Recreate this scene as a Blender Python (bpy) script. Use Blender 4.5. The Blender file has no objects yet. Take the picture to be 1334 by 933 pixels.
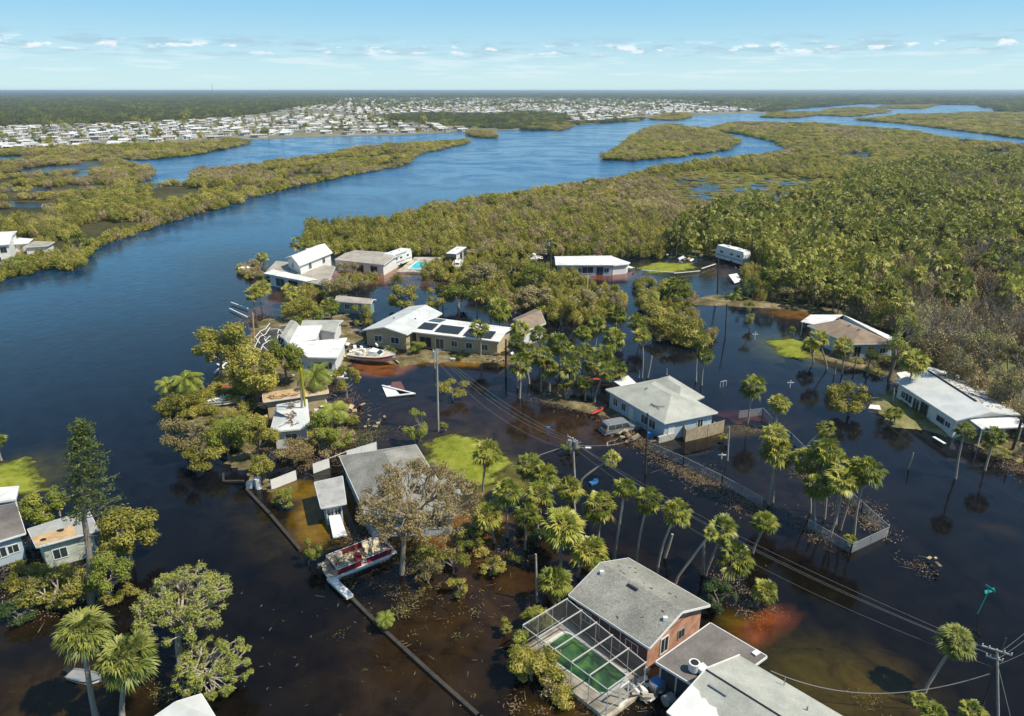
import bpy, math, random
import numpy as np
from mathutils import Vector, Matrix
from mathutils.geometry import tessellate_polygon
R = math.radians
random.seed(7)
SC = bpy.context.scene
COL = SC.collection

# ------------------------------------------------------------------ camera
F = 920.0; CX = 667.0; CY = 466.5; H = 43.0
PITCH = math.atan((CY - 118.0) / F)
CP, SP = math.cos(PITCH), math.sin(PITCH)
cam_d = bpy.data.cameras.new("camera"); cam = bpy.data.objects.new("camera", cam_d); COL.objects.link(cam)
cam.location = (0, 0, H); cam.rotation_euler = (math.pi / 2 - PITCH, 0, 0)
cam_d.sensor_width = 36; cam_d.lens = 36 * F / 1334; cam_d.clip_start = 0.5; cam_d.clip_end = 80000
SC.camera = cam

# ------------------------------------------------------------------ sun, sky, exposure
SUN_EL = 54; SUN_H = Vector((0.95, -0.33, 0)).normalized()
sd = Vector((SUN_H.x * math.cos(R(SUN_EL)), SUN_H.y * math.cos(R(SUN_EL)), math.sin(R(SUN_EL))))
sun_d = bpy.data.lights.new("sun", 'SUN'); sun_d.energy = 5.0; sun_d.angle = R(0.53); sun_d.color = (1, .915, .76)
sun = bpy.data.objects.new("sun", sun_d); COL.objects.link(sun)
sun.location = (60, -20, 90)
sun.rotation_euler = (-sd).to_track_quat('-Z', 'Y').to_euler()
world = bpy.data.worlds.new("World"); SC.world = world; world.use_nodes = True
nt = world.node_tree; nt.nodes.clear()
def N(t, kind, **kw):
    n = t.nodes.new(kind)
    for k, v in kw.items():
        if k == 'ins':
            for a, b in v.items(): n.inputs[a].default_value = b
        else: setattr(n, k, v)
    return n
def math_(t, op, a, b=None, c=None, clamp=False):
    n = t.nodes.new('ShaderNodeMath'); n.operation = op; n.use_clamp = clamp
    for i, x in enumerate((a, b, c)):
        if x is None: continue
        if isinstance(x, (int, float)): n.inputs[i].default_value = x
        else: t.links.new(x, n.inputs[i])
    return n.outputs[0]
def ramp(t, fac, stops, interp='LINEAR'):
    n = t.nodes.new('ShaderNodeValToRGB'); n.color_ramp.interpolation = interp
    e = n.color_ramp.elements
    while len(e) < len(stops): e.new(0.5)
    for el, (p, c) in zip(e, stops):
        el.position = p; el.color = (*c, 1) if len(c) == 3 else c
    if fac is not None: t.links.new(fac, n.inputs[0])
    return n.outputs[0]
def mixc(t, fac, a, b, mode='MIX'):
    n = t.nodes.new('ShaderNodeMix'); n.data_type = 'RGBA'; n.blend_type = mode
    for s, x in ((n.inputs[0], fac), (n.inputs[6], a), (n.inputs[7], b)):
        if isinstance(x, (int, float)): s.default_value = x
        elif isinstance(x, tuple): s.default_value = (*x, 1) if len(x) == 3 else x
        else: t.links.new(x, s)
    return n.outputs[2]

sky = N(nt, 'ShaderNodeTexSky', sky_type='NISHITA', sun_disc=False, sun_elevation=R(SUN_EL),
        sun_rotation=math.atan2(SUN_H.x, SUN_H.y), altitude=0, air_density=1.0, dust_density=0.25, ozone_density=2.0)
tc = N(nt, 'ShaderNodeTexCoord'); sp = N(nt, 'ShaderNodeSeparateXYZ'); nt.links.new(tc.outputs['Generated'], sp.inputs[0])
az = math_(nt, 'ARCTAN2', sp.outputs[0], sp.outputs[1]); el = math_(nt, 'ARCSINE', sp.outputs[2])
def cloud_layer(seed, sx, sy, lo, hi, e0, e1, e2, e3, scale):
    cb = N(nt, 'ShaderNodeCombineXYZ')
    nt.links.new(math_(nt, 'MULTIPLY', az, sx), cb.inputs[0]); nt.links.new(math_(nt, 'MULTIPLY', el, sy), cb.inputs[1])
    cb.inputs[2].default_value = seed
    nz = N(nt, 'ShaderNodeTexNoise', ins={'Scale': scale, 'Detail': 6.0, 'Roughness': 0.55}); nt.links.new(cb.outputs[0], nz.inputs[0])
    band = math_(nt, 'MULTIPLY', N_map(el, R(e0), R(e1)), math_(nt, 'SUBTRACT', 1.0, N_map(el, R(e2), R(e3))))
    return math_(nt, 'MULTIPLY', N_map(nz.outputs[0], lo, hi), band)
def N_map(v, a, b):
    n = nt.nodes.new('ShaderNodeMapRange'); n.interpolation_type = 'SMOOTHSTEP'
    nt.links.new(v, n.inputs[0]); n.inputs[1].default_value = a; n.inputs[2].default_value = b
    return n.outputs[0]
# pale haze towards the horizon, low cumulus in a band 0.8 to 3.8 degrees up
skyc = mixc(nt, 1.0, sky.outputs[0], (0.80, 1.0, 1.04), 'MULTIPLY')
top = N_map(el, R(-1.0), R(7.5))
low = math_(nt, 'SUBTRACT', 1.0, N_map(el, R(6.5), R(24)))
grad = mixc(nt, top, (5.4, 7.2, 7.45), (2.2, 4.95, 7.2))
skyc = mixc(nt, math_(nt, 'MULTIPLY', low, 0.9), skyc, grad)
c_grey = cloud_layer(3.1, 12, 85, .47, .62, 1.9, 2.6, 3.2, 3.9, 1.6)
skyc = mixc(nt, math_(nt, 'MULTIPLY', c_grey, .40), skyc, (3.1, 4.2, 5.2))
c_low = cloud_layer(9.7, 9, 95, .47, .66, .5, 1.1, 2.2, 3.0, 1.5)
skyc = mixc(nt, math_(nt, 'MULTIPLY', c_low, .5), skyc, (6.6, 7.6, 8.0))
c_w = cloud_layer(5.3, 14, 52, .54, .64, 2.2, 2.7, 2.9, 3.5, 2.5)
skyc = mixc(nt, math_(nt, 'MULTIPLY', c_w, .75), skyc, (8.1, 8.3, 8.5))
bg = N(nt, 'ShaderNodeBackground', ins={'Strength': 0.11}); nt.links.new(skyc, bg.inputs[0])
wo = N(nt, 'ShaderNodeOutputWorld'); nt.links.new(bg.outputs[0], wo.inputs[0])
SC.view_settings.view_transform = 'Standard'; SC.view_settings.look = 'None'
SC.view_settings.exposure = 0.17; SC.view_settings.gamma = 1.0; SC.view_settings.use_curve_mapping = False
SC.render.engine = 'CYCLES'
SC.cycles.max_bounces = 6; SC.cycles.diffuse_bounces = 3; SC.cycles.glossy_bounces = 3
SC.cycles.transmission_bounces = 4; SC.cycles.transparent_max_bounces = 10; SC.cycles.volume_bounces = 0
SC.cycles.use_denoising = True; SC.cycles.caustics_reflective = False; SC.cycles.caustics_refractive = False

# ------------------------------------------------------------------ helpers
def W(px, py, h=0.0):
    """the point at height h seen at this place of the photograph"""
    x = (px - CX) / F; y = -(py - CY) / F
    d = (x, CP + y * SP, -SP + y * CP)
    t = (h - H) / d[2]
    return Vector((x * t, d[1] * t, h))
def depth(p): return p[1] * CP + (H - p[2]) * SP
def mpp(p): return depth(p) / F            # metres per photo pixel at p
def hgt(px, py0, py1):
    """height of a vertical thing whose foot is at py0 and top at py1"""
    b = W(px, py0); y = -(py1 - CY) / F
    k = (-SP + y * CP) / (CP + y * SP)
    return max(0.1, H + k * b.y)
def tag(o, label=None, cat=None, group=None, kind=None):
    if label: o['label'] = label
    if cat: o['category'] = cat
    if group: o['group'] = group
    if kind: o['kind'] = kind
    return o
def empty(name, loc, label, cat, group=None, rz=0):
    o = bpy.data.objects.new(name, None); COL.objects.link(o); o.location = loc; o.rotation_euler = (0, 0, rz)
    o.empty_display_size = .3
    return tag(o, label, cat, group)
def link(name, me, parent=None, loc=None):
    o = bpy.data.objects.new(name, me); COL.objects.link(o)
    if parent is not None: o.parent = parent
    if loc is not None: o.location = loc
    return o
class MB:
    """collects shapes, then builds ONE mesh (coordinates relative to org)"""
    def __init__(s, org=(0, 0, 0)): s.v = []; s.f = []; s.m = []; s.org = Vector(org)
    def add(s, vs, fs, mi=0):
        n = len(s.v); s.v += [Vector(v) - s.org for v in vs]; s.f += [tuple(i + n for i in f) for f in fs]; s.m += [mi] * len(fs)
        return s
    def box(s, c, size, rz=0, mi=0, rot=None):
        c = Vector(c); sx, sy, sz = [q / 2 for q in size]
        M = rot if rot is not None else Matrix.Rotation(rz, 3, 'Z')
        vs = [c + M @ Vector((x * sx, y * sy, z * sz)) for x, y, z in ((-1,-1,-1),(1,-1,-1),(1,1,-1),(-1,1,-1),(-1,-1,1),(1,-1,1),(1,1,1),(-1,1,1))]
        return s.add(vs, [(3,2,1,0),(4,5,6,7),(0,1,5,4),(1,2,6,5),(2,3,7,6),(3,0,4,7)], mi)
    def prism(s, poly, z0, z1, mi=0):
        n = len(poly); A = sum(poly[i][0]*poly[(i+1)%n][1]-poly[(i+1)%n][0]*poly[i][1] for i in range(n))
        if A < 0: poly = poly[::-1]
        vs = [(p[0], p[1], z0) for p in poly] + [(p[0], p[1], z1) for p in poly]
        fs = [tuple(range(n - 1, -1, -1)), tuple(range(n, 2 * n))] + [(i, (i + 1) % n, n + (i + 1) % n, n + i) for i in range(n)]
        return s.add(vs, fs, mi)
    def slab(s, quad, th, mi=0):
        """closed slab: polygon in space with thickness downward"""
        n = len(quad); q = [Vector(p) for p in quad]
        nz = (q[1] - q[0]).cross(q[2] - q[0]).z
        if nz < 0: q = q[::-1]
        vs = q + [p - Vector((0, 0, th)) for p in q]
        return s.add(vs, [tuple(range(n)), tuple(range(2 * n - 1, n - 1, -1))] + [(n + i, n + (i + 1) % n, (i + 1) % n, i) for i in range(n)], mi)
    def tube(s, pts, rad, n=6, mi=0, cap=True):
        pts = [Vector(p) for p in pts]; k = len(pts)
        if not hasattr(rad, '__len__'): rad = [rad] * k
        vs = []; fs = []
        for i, p in enumerate(pts):
            d = (pts[min(i + 1, k - 1)] - pts[max(i - 1, 0)]);
            if d.length < 1e-6: d = Vector((0, 0, 1))
            d.normalize(); a = d.orthogonal().normalized()
            if i and True:
                a = (pa - d * pa.dot(d)); a = a.normalized() if a.length > 1e-4 else d.orthogonal().normalized()
            pa = a; b = d.cross(a)
            for j in range(n):
                t = 2 * math.pi * j / n; vs.append(p + (a * math.cos(t) + b * math.sin(t)) * rad[i])
        for i in range(k - 1):
            for j in range(n):
                fs.append((i*n + j, i*n + (j+1) % n, (i+1)*n + (j+1) % n, (i+1)*n + j))
        if cap: fs += [tuple(range(n - 1, -1, -1)), tuple(range((k-1)*n, k*n))]
        return s.add(vs, fs, mi)
    def bar(s, a, b, w, h=None, mi=0):
        a = Vector(a); b = Vector(b); h = h or w; d = b - a; L = d.length
        if L < 1e-5: return s
        d.normalize(); up = Vector((0, 0, 1)) if abs(d.z) < .95 else Vector((0, 1, 0))
        x = d.cross(up).normalized(); z = x.cross(d)
        M = Matrix((x, d, z)).transposed()
        return s.box((a + b) / 2, (w, L, h), rot=M, mi=mi)
    def build(s, name, mats, parent=None, smooth=False):
        me = bpy.data.meshes.new(name); me.from_pydata([tuple(v) for v in s.v], [], s.f)
        for m in (mats if isinstance(mats, (list, tuple)) else [mats]): me.materials.append(m)
        if any(s.m): me.polygons.foreach_set('material_index', s.m)
        if smooth: me.polygons.foreach_set('use_smooth', [True] * len(s.f))
        me.update()
        o = bpy.data.objects.new(name, me); COL.objects.link(o)
        if parent is not None:
            o.parent = parent
            if s.org.length == 0: # geometry given in world coordinates
                pr = parent
                off = Vector(pr.location)
                if pr.parent is not None: off += Vector(pr.parent.location)
                o.location = -off
        else: o.location = s.org
        return o

# ------------------------------------------------------------------ materials
def new_mat(name):
    m = bpy.data.materials.new(name); m.use_nodes = True; t = m.node_tree
    return m, t, t.nodes['Principled BSDF']
def mat(name, c, rough=.6, var=.25, scale=3.0, c2=None, bump=0.0, spec=.4, metal=0.0, detail=5, thr=(.35, .65), grain=0.0):
    m, t, b = new_mat(name)
    tcn = N(t, 'ShaderNodeTexCoord')
    nz = N(t, 'ShaderNodeTexNoise', ins={'Scale': scale, 'Detail': float(detail), 'Roughness': .6}); t.links.new(tcn.outputs['Object'], nz.inputs[0])
    c2 = c2 or tuple(x * (1 - var) for x in c)
    col = ramp(t, nz.outputs[0], [(thr[0], c2), (thr[1], c)])
    if grain:
        g = N(t, 'ShaderNodeTexNoise', ins={'Scale': 6.0, 'Detail': 3.0, 'Roughness': .8}); t.links.new(tcn.outputs['Object'], g.inputs[0])
        gg = ramp(t, g.outputs[0], [(.3, (1 - grain,) * 3), (.7, (1 + grain * .3,) * 3)])
        col = mixc(t, 1.0, col, gg, 'MULTIPLY')
    t.links.new(col, b.inputs['Base Color'])
    b.inputs['Roughness'].default_value = rough; b.inputs['Specular IOR Level'].default_value = spec; b.inputs['Metallic'].default_value = metal
    if bump:
        bp = N(t, 'ShaderNodeBump', ins={'Strength': bump, 'Distance': .05}); t.links.new(nz.outputs[0], bp.inputs['Height']); t.links.new(bp.outputs[0], b.inputs['Normal'])
    return m
def leafmat(name, dark, mid, light, trans=.30, rough=.55, hue=.0, scale=.02):
    """leaves: per-leaf tone from attribute v, per-plant tone from the object's random number and world position"""
    m, t, b = new_mat(name)
    at = N(t, 'ShaderNodeAttribute', attribute_name='v')
    oi = N(t, 'ShaderNodeObjectInfo')
    geo = N(t, 'ShaderNodeNewGeometry')
    nz = N(t, 'ShaderNodeTexNoise', ins={'Scale': scale, 'Detail': 4.0, 'Roughness': .6}); t.links.new(geo.outputs['Position'], nz.inputs[0])
    f = math_(t, 'ADD', at.outputs['Fac'], math_(t, 'MULTIPLY_ADD', oi.outputs['Random'], .5, -.25))
    f = math_(t, 'ADD', f, math_(t, 'MULTIPLY_ADD', nz.outputs[0], 1.2, -.6), clamp=True)
    col = ramp(t, f, [(0, dark), (.5, mid), (1, light)])
    t.links.new(col, b.inputs['Base Color']); b.inputs['Roughness'].default_value = rough; b.inputs['Specular IOR Level'].default_value = .35
    tr = N(t, 'ShaderNodeBsdfTranslucent'); t.links.new(col, tr.inputs[0])
    mx = N(t, 'ShaderNodeMixShader', ins={0: trans}); t.links.new(b.outputs[0], mx.inputs[1]); t.links.new(tr.outputs[0], mx.inputs[2])
    t.links.new(mx.outputs[0], t.nodes['Material Output'].inputs[0])
    return m
M = {}
M['leaf_olive'] = leafmat('olive_leaves', (.14,.14,.017), (.32,.295,.045), (.53,.46,.10))
M['mangrove'] = leafmat('mangrove_leaves', (.22,.20,.03), (.44,.39,.07), (.64,.55,.15))
M['mangrove_green'] = leafmat('fresh_mangrove_leaves', (.13,.145,.016), (.29,.29,.04), (.48,.45,.085))
M['mangrove_brown'] = leafmat('withered_mangrove', (.23,.175,.08), (.43,.335,.165), (.60,.48,.27))
M['leaf_green'] = leafmat('green_leaves', (.09,.11,.012), (.22,.25,.030), (.42,.41,.07))
M['leaf_bright'] = leafmat('bright_leaves', (.12,.16,.02), (.27,.31,.045), (.44,.44,.09))
M['leaf_brown'] = leafmat('withered_leaves', (.14,.115,.04), (.29,.245,.10), (.45,.38,.17))
M['leaf_pinkish'] = leafmat('storm_browned_leaves', (.15,.105,.035), (.32,.24,.09), (.50,.39,.17))
M['conifer'] = leafmat('conifer_needles', (.025,.045,.01), (.075,.11,.02), (.19,.22,.05))
M['leaf_dark'] = leafmat('dark_leaves', (.02,.04,.01), (.05,.09,.02), (.10,.15,.04))
M['leaf_far'] = leafmat('distant_leaves', (.05,.065,.022), (.11,.125,.035), (.20,.20,.06), scale=.004)
M['palm'] = leafmat('palm_fronds', (.06,.085,.010), (.21,.25,.032), (.50,.47,.10), rough=.42)
M['palm_forest'] = leafmat('forest_palm_fronds', (.06,.08,.011), (.20,.22,.034), (.46,.44,.10), rough=.45)
M['palm_big'] = leafmat('large_palm_fronds', (.04,.07,.010), (.14,.18,.03), (.38,.39,.10), rough=.45)
M['palm_dead'] = leafmat('dead_fronds', (.16,.10,.04), (.34,.22,.09), (.50,.36,.16))
M['bark_grey'] = mat('grey_brown_bark', (.36,.30,.22), .9, .35, 5)
M['bark'] = mat('bark', (.30,.26,.21), .9, .45, 6, bump=.5)
M['bark_pale'] = mat('pale_bark', (.48,.42,.32), .9, .35, 5, bump=.3)
M['bark_palm'] = mat('palm_bark', (.40,.35,.29), .9, .4, 9, bump=.6)
M['twig'] = mat('twigs', (.30,.25,.18), .9, .3, .3)
M['frame'] = mat('weathered_white_frame', (.55,.55,.52), .5, .2, 2)
M['white'] = mat('white_paint', (.78,.78,.75), .5, .12, 1.2)
M['roof_white'] = mat('white_membrane_roof', (.80,.79,.76), .6, .38, .45, thr=(.3,.56), bump=.1, detail=8)
M['roof_grey'] = mat('grey_shingles', (.36,.355,.31), .9, .38, .35, grain=.5, bump=.2)
M['roof_pale'] = mat('pale_grey_shingles', (.47,.48,.42), .9, .3, .4, grain=.22)
M['roof_lightgrey'] = mat('light_grey_metal_roof', (.62,.64,.62), .45, .2, .5)
M['roof_brown'] = mat('brown_shingles', (.33,.25,.18), .9, .3, .6, grain=.4)
M['roof_tan'] = mat('tan_weathered_roof', (.50,.45,.38), .9, .35, .5, grain=.4)
M['roof_dark'] = mat('dark_rolled_roof', (.24,.215,.195), .85, .55, .45, thr=(.3, .7), grain=.3)
M['ply'] = mat('bare_plywood', (.62,.42,.22), .8, .3, 1.2, grain=.2)
M['siding_blue'] = mat('pale_blue_siding', (.42,.52,.58), .7, .12, 1)
M['siding_white'] = mat('white_siding', (.72,.73,.71), .7, .12, 1)
M['siding_tan'] = mat('tan_stucco', (.50,.40,.24), .8, .2, 1)
M['siding_teal'] = mat('teal_siding', (.20,.36,.34), .7, .2, 1)
M['siding_maroon'] = mat('maroon_siding', (.16,.07,.07), .7, .2, 1)
M['glass'] = mat('window_glass', (.03,.05,.06), .08, .2, 1, spec=.8)
M['dark'] = mat('dark_opening', (.02,.02,.022), .8, .2, 1)
M['wood'] = mat('weathered_wood', (.48,.38,.25), .85, .35, 2.5, bump=.3)
M['wood_dark'] = mat('dark_wet_timber', (.06,.05,.04), .8, .4, 2, bump=.4)
M['pole'] = mat('grey_pole', (.42,.40,.36), .85, .3, 2)
M['pole_dark'] = mat('dark_creosote_pole', (.07,.055,.045), .85, .3, 2)
M['metal'] = mat('galvanised_metal', (.55,.56,.56), .35, .15, 4, metal=.6)
M['wire'] = mat('bare_cable', (.26,.26,.25), .5, .1, 1)
M['wire_dark'] = mat('dark_cable', (.06,.06,.06), .6, .1, 1)
M['concrete'] = mat('concrete', (.48,.46,.41), .85, .25, 1.2, bump=.2)
M['deck'] = mat('stained_pool_deck', (.55,.49,.38), .85, .45, .9, thr=(.4,.58))
M['red'] = mat('red_plastic', (.50,.05,.04), .4, .2, 2)
M['burgundy'] = mat('burgundy_panel', (.26,.02,.035), .3, .2, 2)
M['cream'] = mat('cream_vinyl', (.66,.58,.42), .6, .3, 3)
M['black'] = mat('black_rubber', (.02,.02,.02), .6, .2, 2)
M['blue'] = mat('blue_plastic', (.05,.22,.48), .45, .2, 2)
M['blue_tarp'] = mat('blue_tarpaulin', (.10,.35,.58), .5, .3, 2, bump=.4)
M['teal'] = mat('teal_sign_face', (.02,.30,.27), .4, .1, 2)
M['yellow'] = mat('yellow_plastic', (.70,.50,.06), .45, .2, 2)
M['grey_dark'] = mat('dark_grey_panel', (.06,.06,.06), .4, .2, 1)
M['silver'] = mat('silver_car_paint', (.34,.33,.32), .25, .1, 2, metal=.4, spec=.6)
M['grey'] = mat('grey_plastic', (.30,.30,.30), .6, .2, 2)
M['fleck'] = mat('dull_foam_flecks', (.40,.38,.32), .8, .5, 3)
M['tarp_white'] = mat('torn_white_underlay', (.80,.80,.75), .6, .15, .8, bump=.3)
M['solar'] = mat('black_solar_panels', (.03,.032,.035), .25, .2, 3, spec=.6)
def brickmat():
    m, t, b = new_mat('orange_brick')
    tcn = N(t, 'ShaderNodeTexCoord'); mp = N(t, 'ShaderNodeMapping'); mp.inputs['Rotation'].default_value = (R(90), 0, R(40))
    t.links.new(tcn.outputs['Object'], mp.inputs[0])
    br = N(t, 'ShaderNodeTexBrick', ins={'Scale': 1.0, 'Brick Width': .42, 'Row Height': .16, 'Mortar Size': .012, 'Color1': (.48,.20,.11,1), 'Color2': (.62,.30,.18,1), 'Mortar': (.5,.42,.34,1)})
    t.links.new(mp.outputs[0], br.inputs[0])
    nz = N(t, 'ShaderNodeTexNoise', ins={'Scale': 1.5, 'Detail': 5.0}); t.links.new(tcn.outputs['Object'], nz.inputs[0])
    t.links.new(mixc(t, 1.0, br.outputs[0], ramp(t, nz.outputs[0], [(.35, (.7,.7,.7)), (.6, (1,1,1))]), 'MULTIPLY'), b.inputs['Base Color'])
    b.inputs['Roughness'].default_value = .85
    return m
M['brick'] = brickmat()
def screenmat(name, c, a):
    m, t, b = new_mat(name); b.inputs['Base Color'].default_value = (*c, 1); b.inputs['Roughness'].default_value = .7
    tr = N(t, 'ShaderNodeBsdfTransparent'); mx = N(t, 'ShaderNodeMixShader', ins={0: a})
    t.links.new(tr.outputs[0], mx.inputs[1]); t.links.new(b.outputs[0], mx.inputs[2]); t.links.new(mx.outputs[0], t.nodes['Material Output'].inputs[0])
    return m
M['screen'] = screenmat('insect_screen', (.07,.07,.07), .30)
M['screen_dark'] = screenmat('dark_insect_screen', (.04,.04,.045), .75)
M['chain'] = screenmat('chain_link_mesh', (.42,.43,.44), .42)
def groundmat(name, stops, scale=.05, scale2=.8, rough=.95, bump=.6, wet=False):
    m, t, b = new_mat(name)
    geo = N(t, 'ShaderNodeNewGeometry')
    a = N(t, 'ShaderNodeTexNoise', ins={'Scale': scale, 'Detail': 8.0, 'Roughness': .65}); t.links.new(geo.outputs['Position'], a.inputs[0])
    c = N(t, 'ShaderNodeTexNoise', ins={'Scale': scale2, 'Detail': 5.0, 'Roughness': .75}); t.links.new(geo.outputs['Position'], c.inputs[0])
    f = math_(t, 'ADD', math_(t, 'MULTIPLY', a.outputs[0], .6), math_(t, 'MULTIPLY', c.outputs[0], .4))
    colg = ramp(t, f, stops)
    if wet:
        s_ = N(t, 'ShaderNodeSeparateXYZ'); t.links.new(geo.outputs['Position'], s_.inputs[0]); hz_ = math_(t, 'ADD', s_.outputs[2], math_(t, 'MULTIPLY_ADD', f, .7, -.35))
        colg = mixc(t, ramp(t, hz_, [(.0, (0,)*3), (.15, (1,)*3)]), (.035, .036, .010), colg)
    t.links.new(colg, b.inputs['Base Color']); b.inputs['Roughness'].default_value = rough; b.inputs['Specular IOR Level'].default_value = .2
    bp = N(t, 'ShaderNodeBump', ins={'Strength': bump, 'Distance': .1}); t.links.new(c.outputs[0], bp.inputs['Height']); t.links.new(bp.outputs[0], b.inputs['Normal'])
    return m
M['marsh'] = groundmat('marsh_mud', [(.35,(.022,.024,.010)),(.5,(.06,.056,.02)),(.65,(.15,.13,.05))], .02, .5)
M['marsh_grass'] = groundmat('marsh_grass', [(.35,(.07,.085,.02)),(.5,(.12,.13,.035)),(.65,(.18,.17,.06))], .02, .5)
M['far_land'] = groundmat('forest_floor', [(.35,(.025,.04,.02)),(.5,(.05,.07,.03)),(.68,(.10,.11,.05))], .0015, .02)
M['town_ground'] = groundmat('town_ground', [(.35,(.10,.11,.06)),(.5,(.20,.19,.13)),(.65,(.34,.32,.27))], .01, .08)
M['lawn'] = groundmat('lawn_grass', [(.36,(.10,.12,.013)),(.48,(.19,.22,.018)),(.62,(.29,.29,.05))], .45, 2.2, bump=.9, wet=True)
M['bank'] = groundmat('muddy_bank', [(.38,(.05,.05,.015)),(.5,(.15,.12,.055)),(.62,(.32,.26,.15))], .35, 2.5)
M['dirt_road'] = groundmat('sandy_road', [(.38,(.34,.28,.20)),(.5,(.46,.39,.28)),(.62,(.54,.48,.38))], .2, 2)
M['debris_brown'] = mat('brown_leaf_litter', (.30,.205,.115), .9, .65, 1.5)
M['debris_pale'] = mat('pale_broken_wood', (.42,.33,.22), .9, .5, 1.2)
M['debris_leaf'] = mat('floating_leaves', (.22,.19,.06), .9, .6, .8)
# ------------------------------------------------------------------ water
# colour blobs of shallow places: (photo x, y, half width px, half height px, slant deg, colour, strength)
SHALLOW = [
 (420,668,38,36,0,(.20,.115,.008),1.0),(610,690,60,26,-10,(.22,.10,.012),.9),(385,640,30,14,0,(.16,.10,.008),.9),(430,575,50,16,0,(.12,.06,.01),.7),
 (992,816,38,16,-38,(.05,.02,.008),.8),(960,812,30,16,-30,(.13,.085,.008),.8),(1080,880,110,50,20,(.075,.058,.006),.9),
 (1140,900,70,50,0,(.075,.045,.008),.6),(860,880,22,16,0,(.28,.13,.012),.9),(740,925,60,18,0,(.14,.08,.01),.6),
 (90,905,120,45,0,(.075,.044,.008),.7),(20,800,60,40,0,(.06,.04,.01),.5),(470,357,60,14,5,(.30,.11,.03),1.0),(540,363,50,12,0,(.15,.06,.03),.7),
 (350,395,22,22,0,(.13,.06,.02),.8),(500,476,40,14,10,(.26,.085,.02),.9),(600,468,80,9,6,(.27,.13,.01),1.0),(770,357,60,9,0,(.22,.06,.03),.9),
 (1080,408,80,13,6,(.20,.10,.02),.9),(945,356,26,9,0,(.14,.075,.03),.6),(940,560,90,10,-10,(.10,.07,.012),.8),(1120,472,60,10,8,(.12,.075,.02),.6),
 (750,560,90,22,10,(.075,.038,.014),.7),(560,640,50,30,0,(.10,.06,.01),.4),(655,625,42,26,10,(.16,.14,.01),1.0),(590,606,70,48,0,(.11,.10,.01),.9),(1030,455,48,20,0,(.09,.09,.01),.8),(868,350,46,10,0,(.10,.09,.02),.8),(30,620,60,34,0,(.09,.08,.01),.8),(600,560,140,70,10,(.042,.026,.02),.8),
 (700,760,160,60,10,(.07,.035,.012),.7),(560,850,120,110,30,(.045,.026,.010),.8),(340,690,30,60,-40,(.05,.035,.01),.5),(1050,640,100,60,20,(.03,.022,.02),.6),
 (960,545,36,8,-8,(.15,.03,.03),.7),(500,700,50,30,0,(.12,.07,.01),.6),(1300,690,26,8,20,(.05,.035,.015),.5),(640,440,30,20,0,(.1,.05,.02),.5),
 (415,530,40,26,0,(.15,.06,.02),.7),(350,520,40,12,0,(.15,.06,.02),.5),
]
def inside(x, y, px, py):
    r = np.zeros(len(x), bool); j = len(px) - 1
    for i in range(len(px)):
        c = ((py[i] > y) != (py[j] > y)) & (x < (px[j] - px[i]) * (y - py[i]) / (py[j] - py[i] + 1e-12) + px[i])
        r ^= c; j = i
    return r
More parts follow.
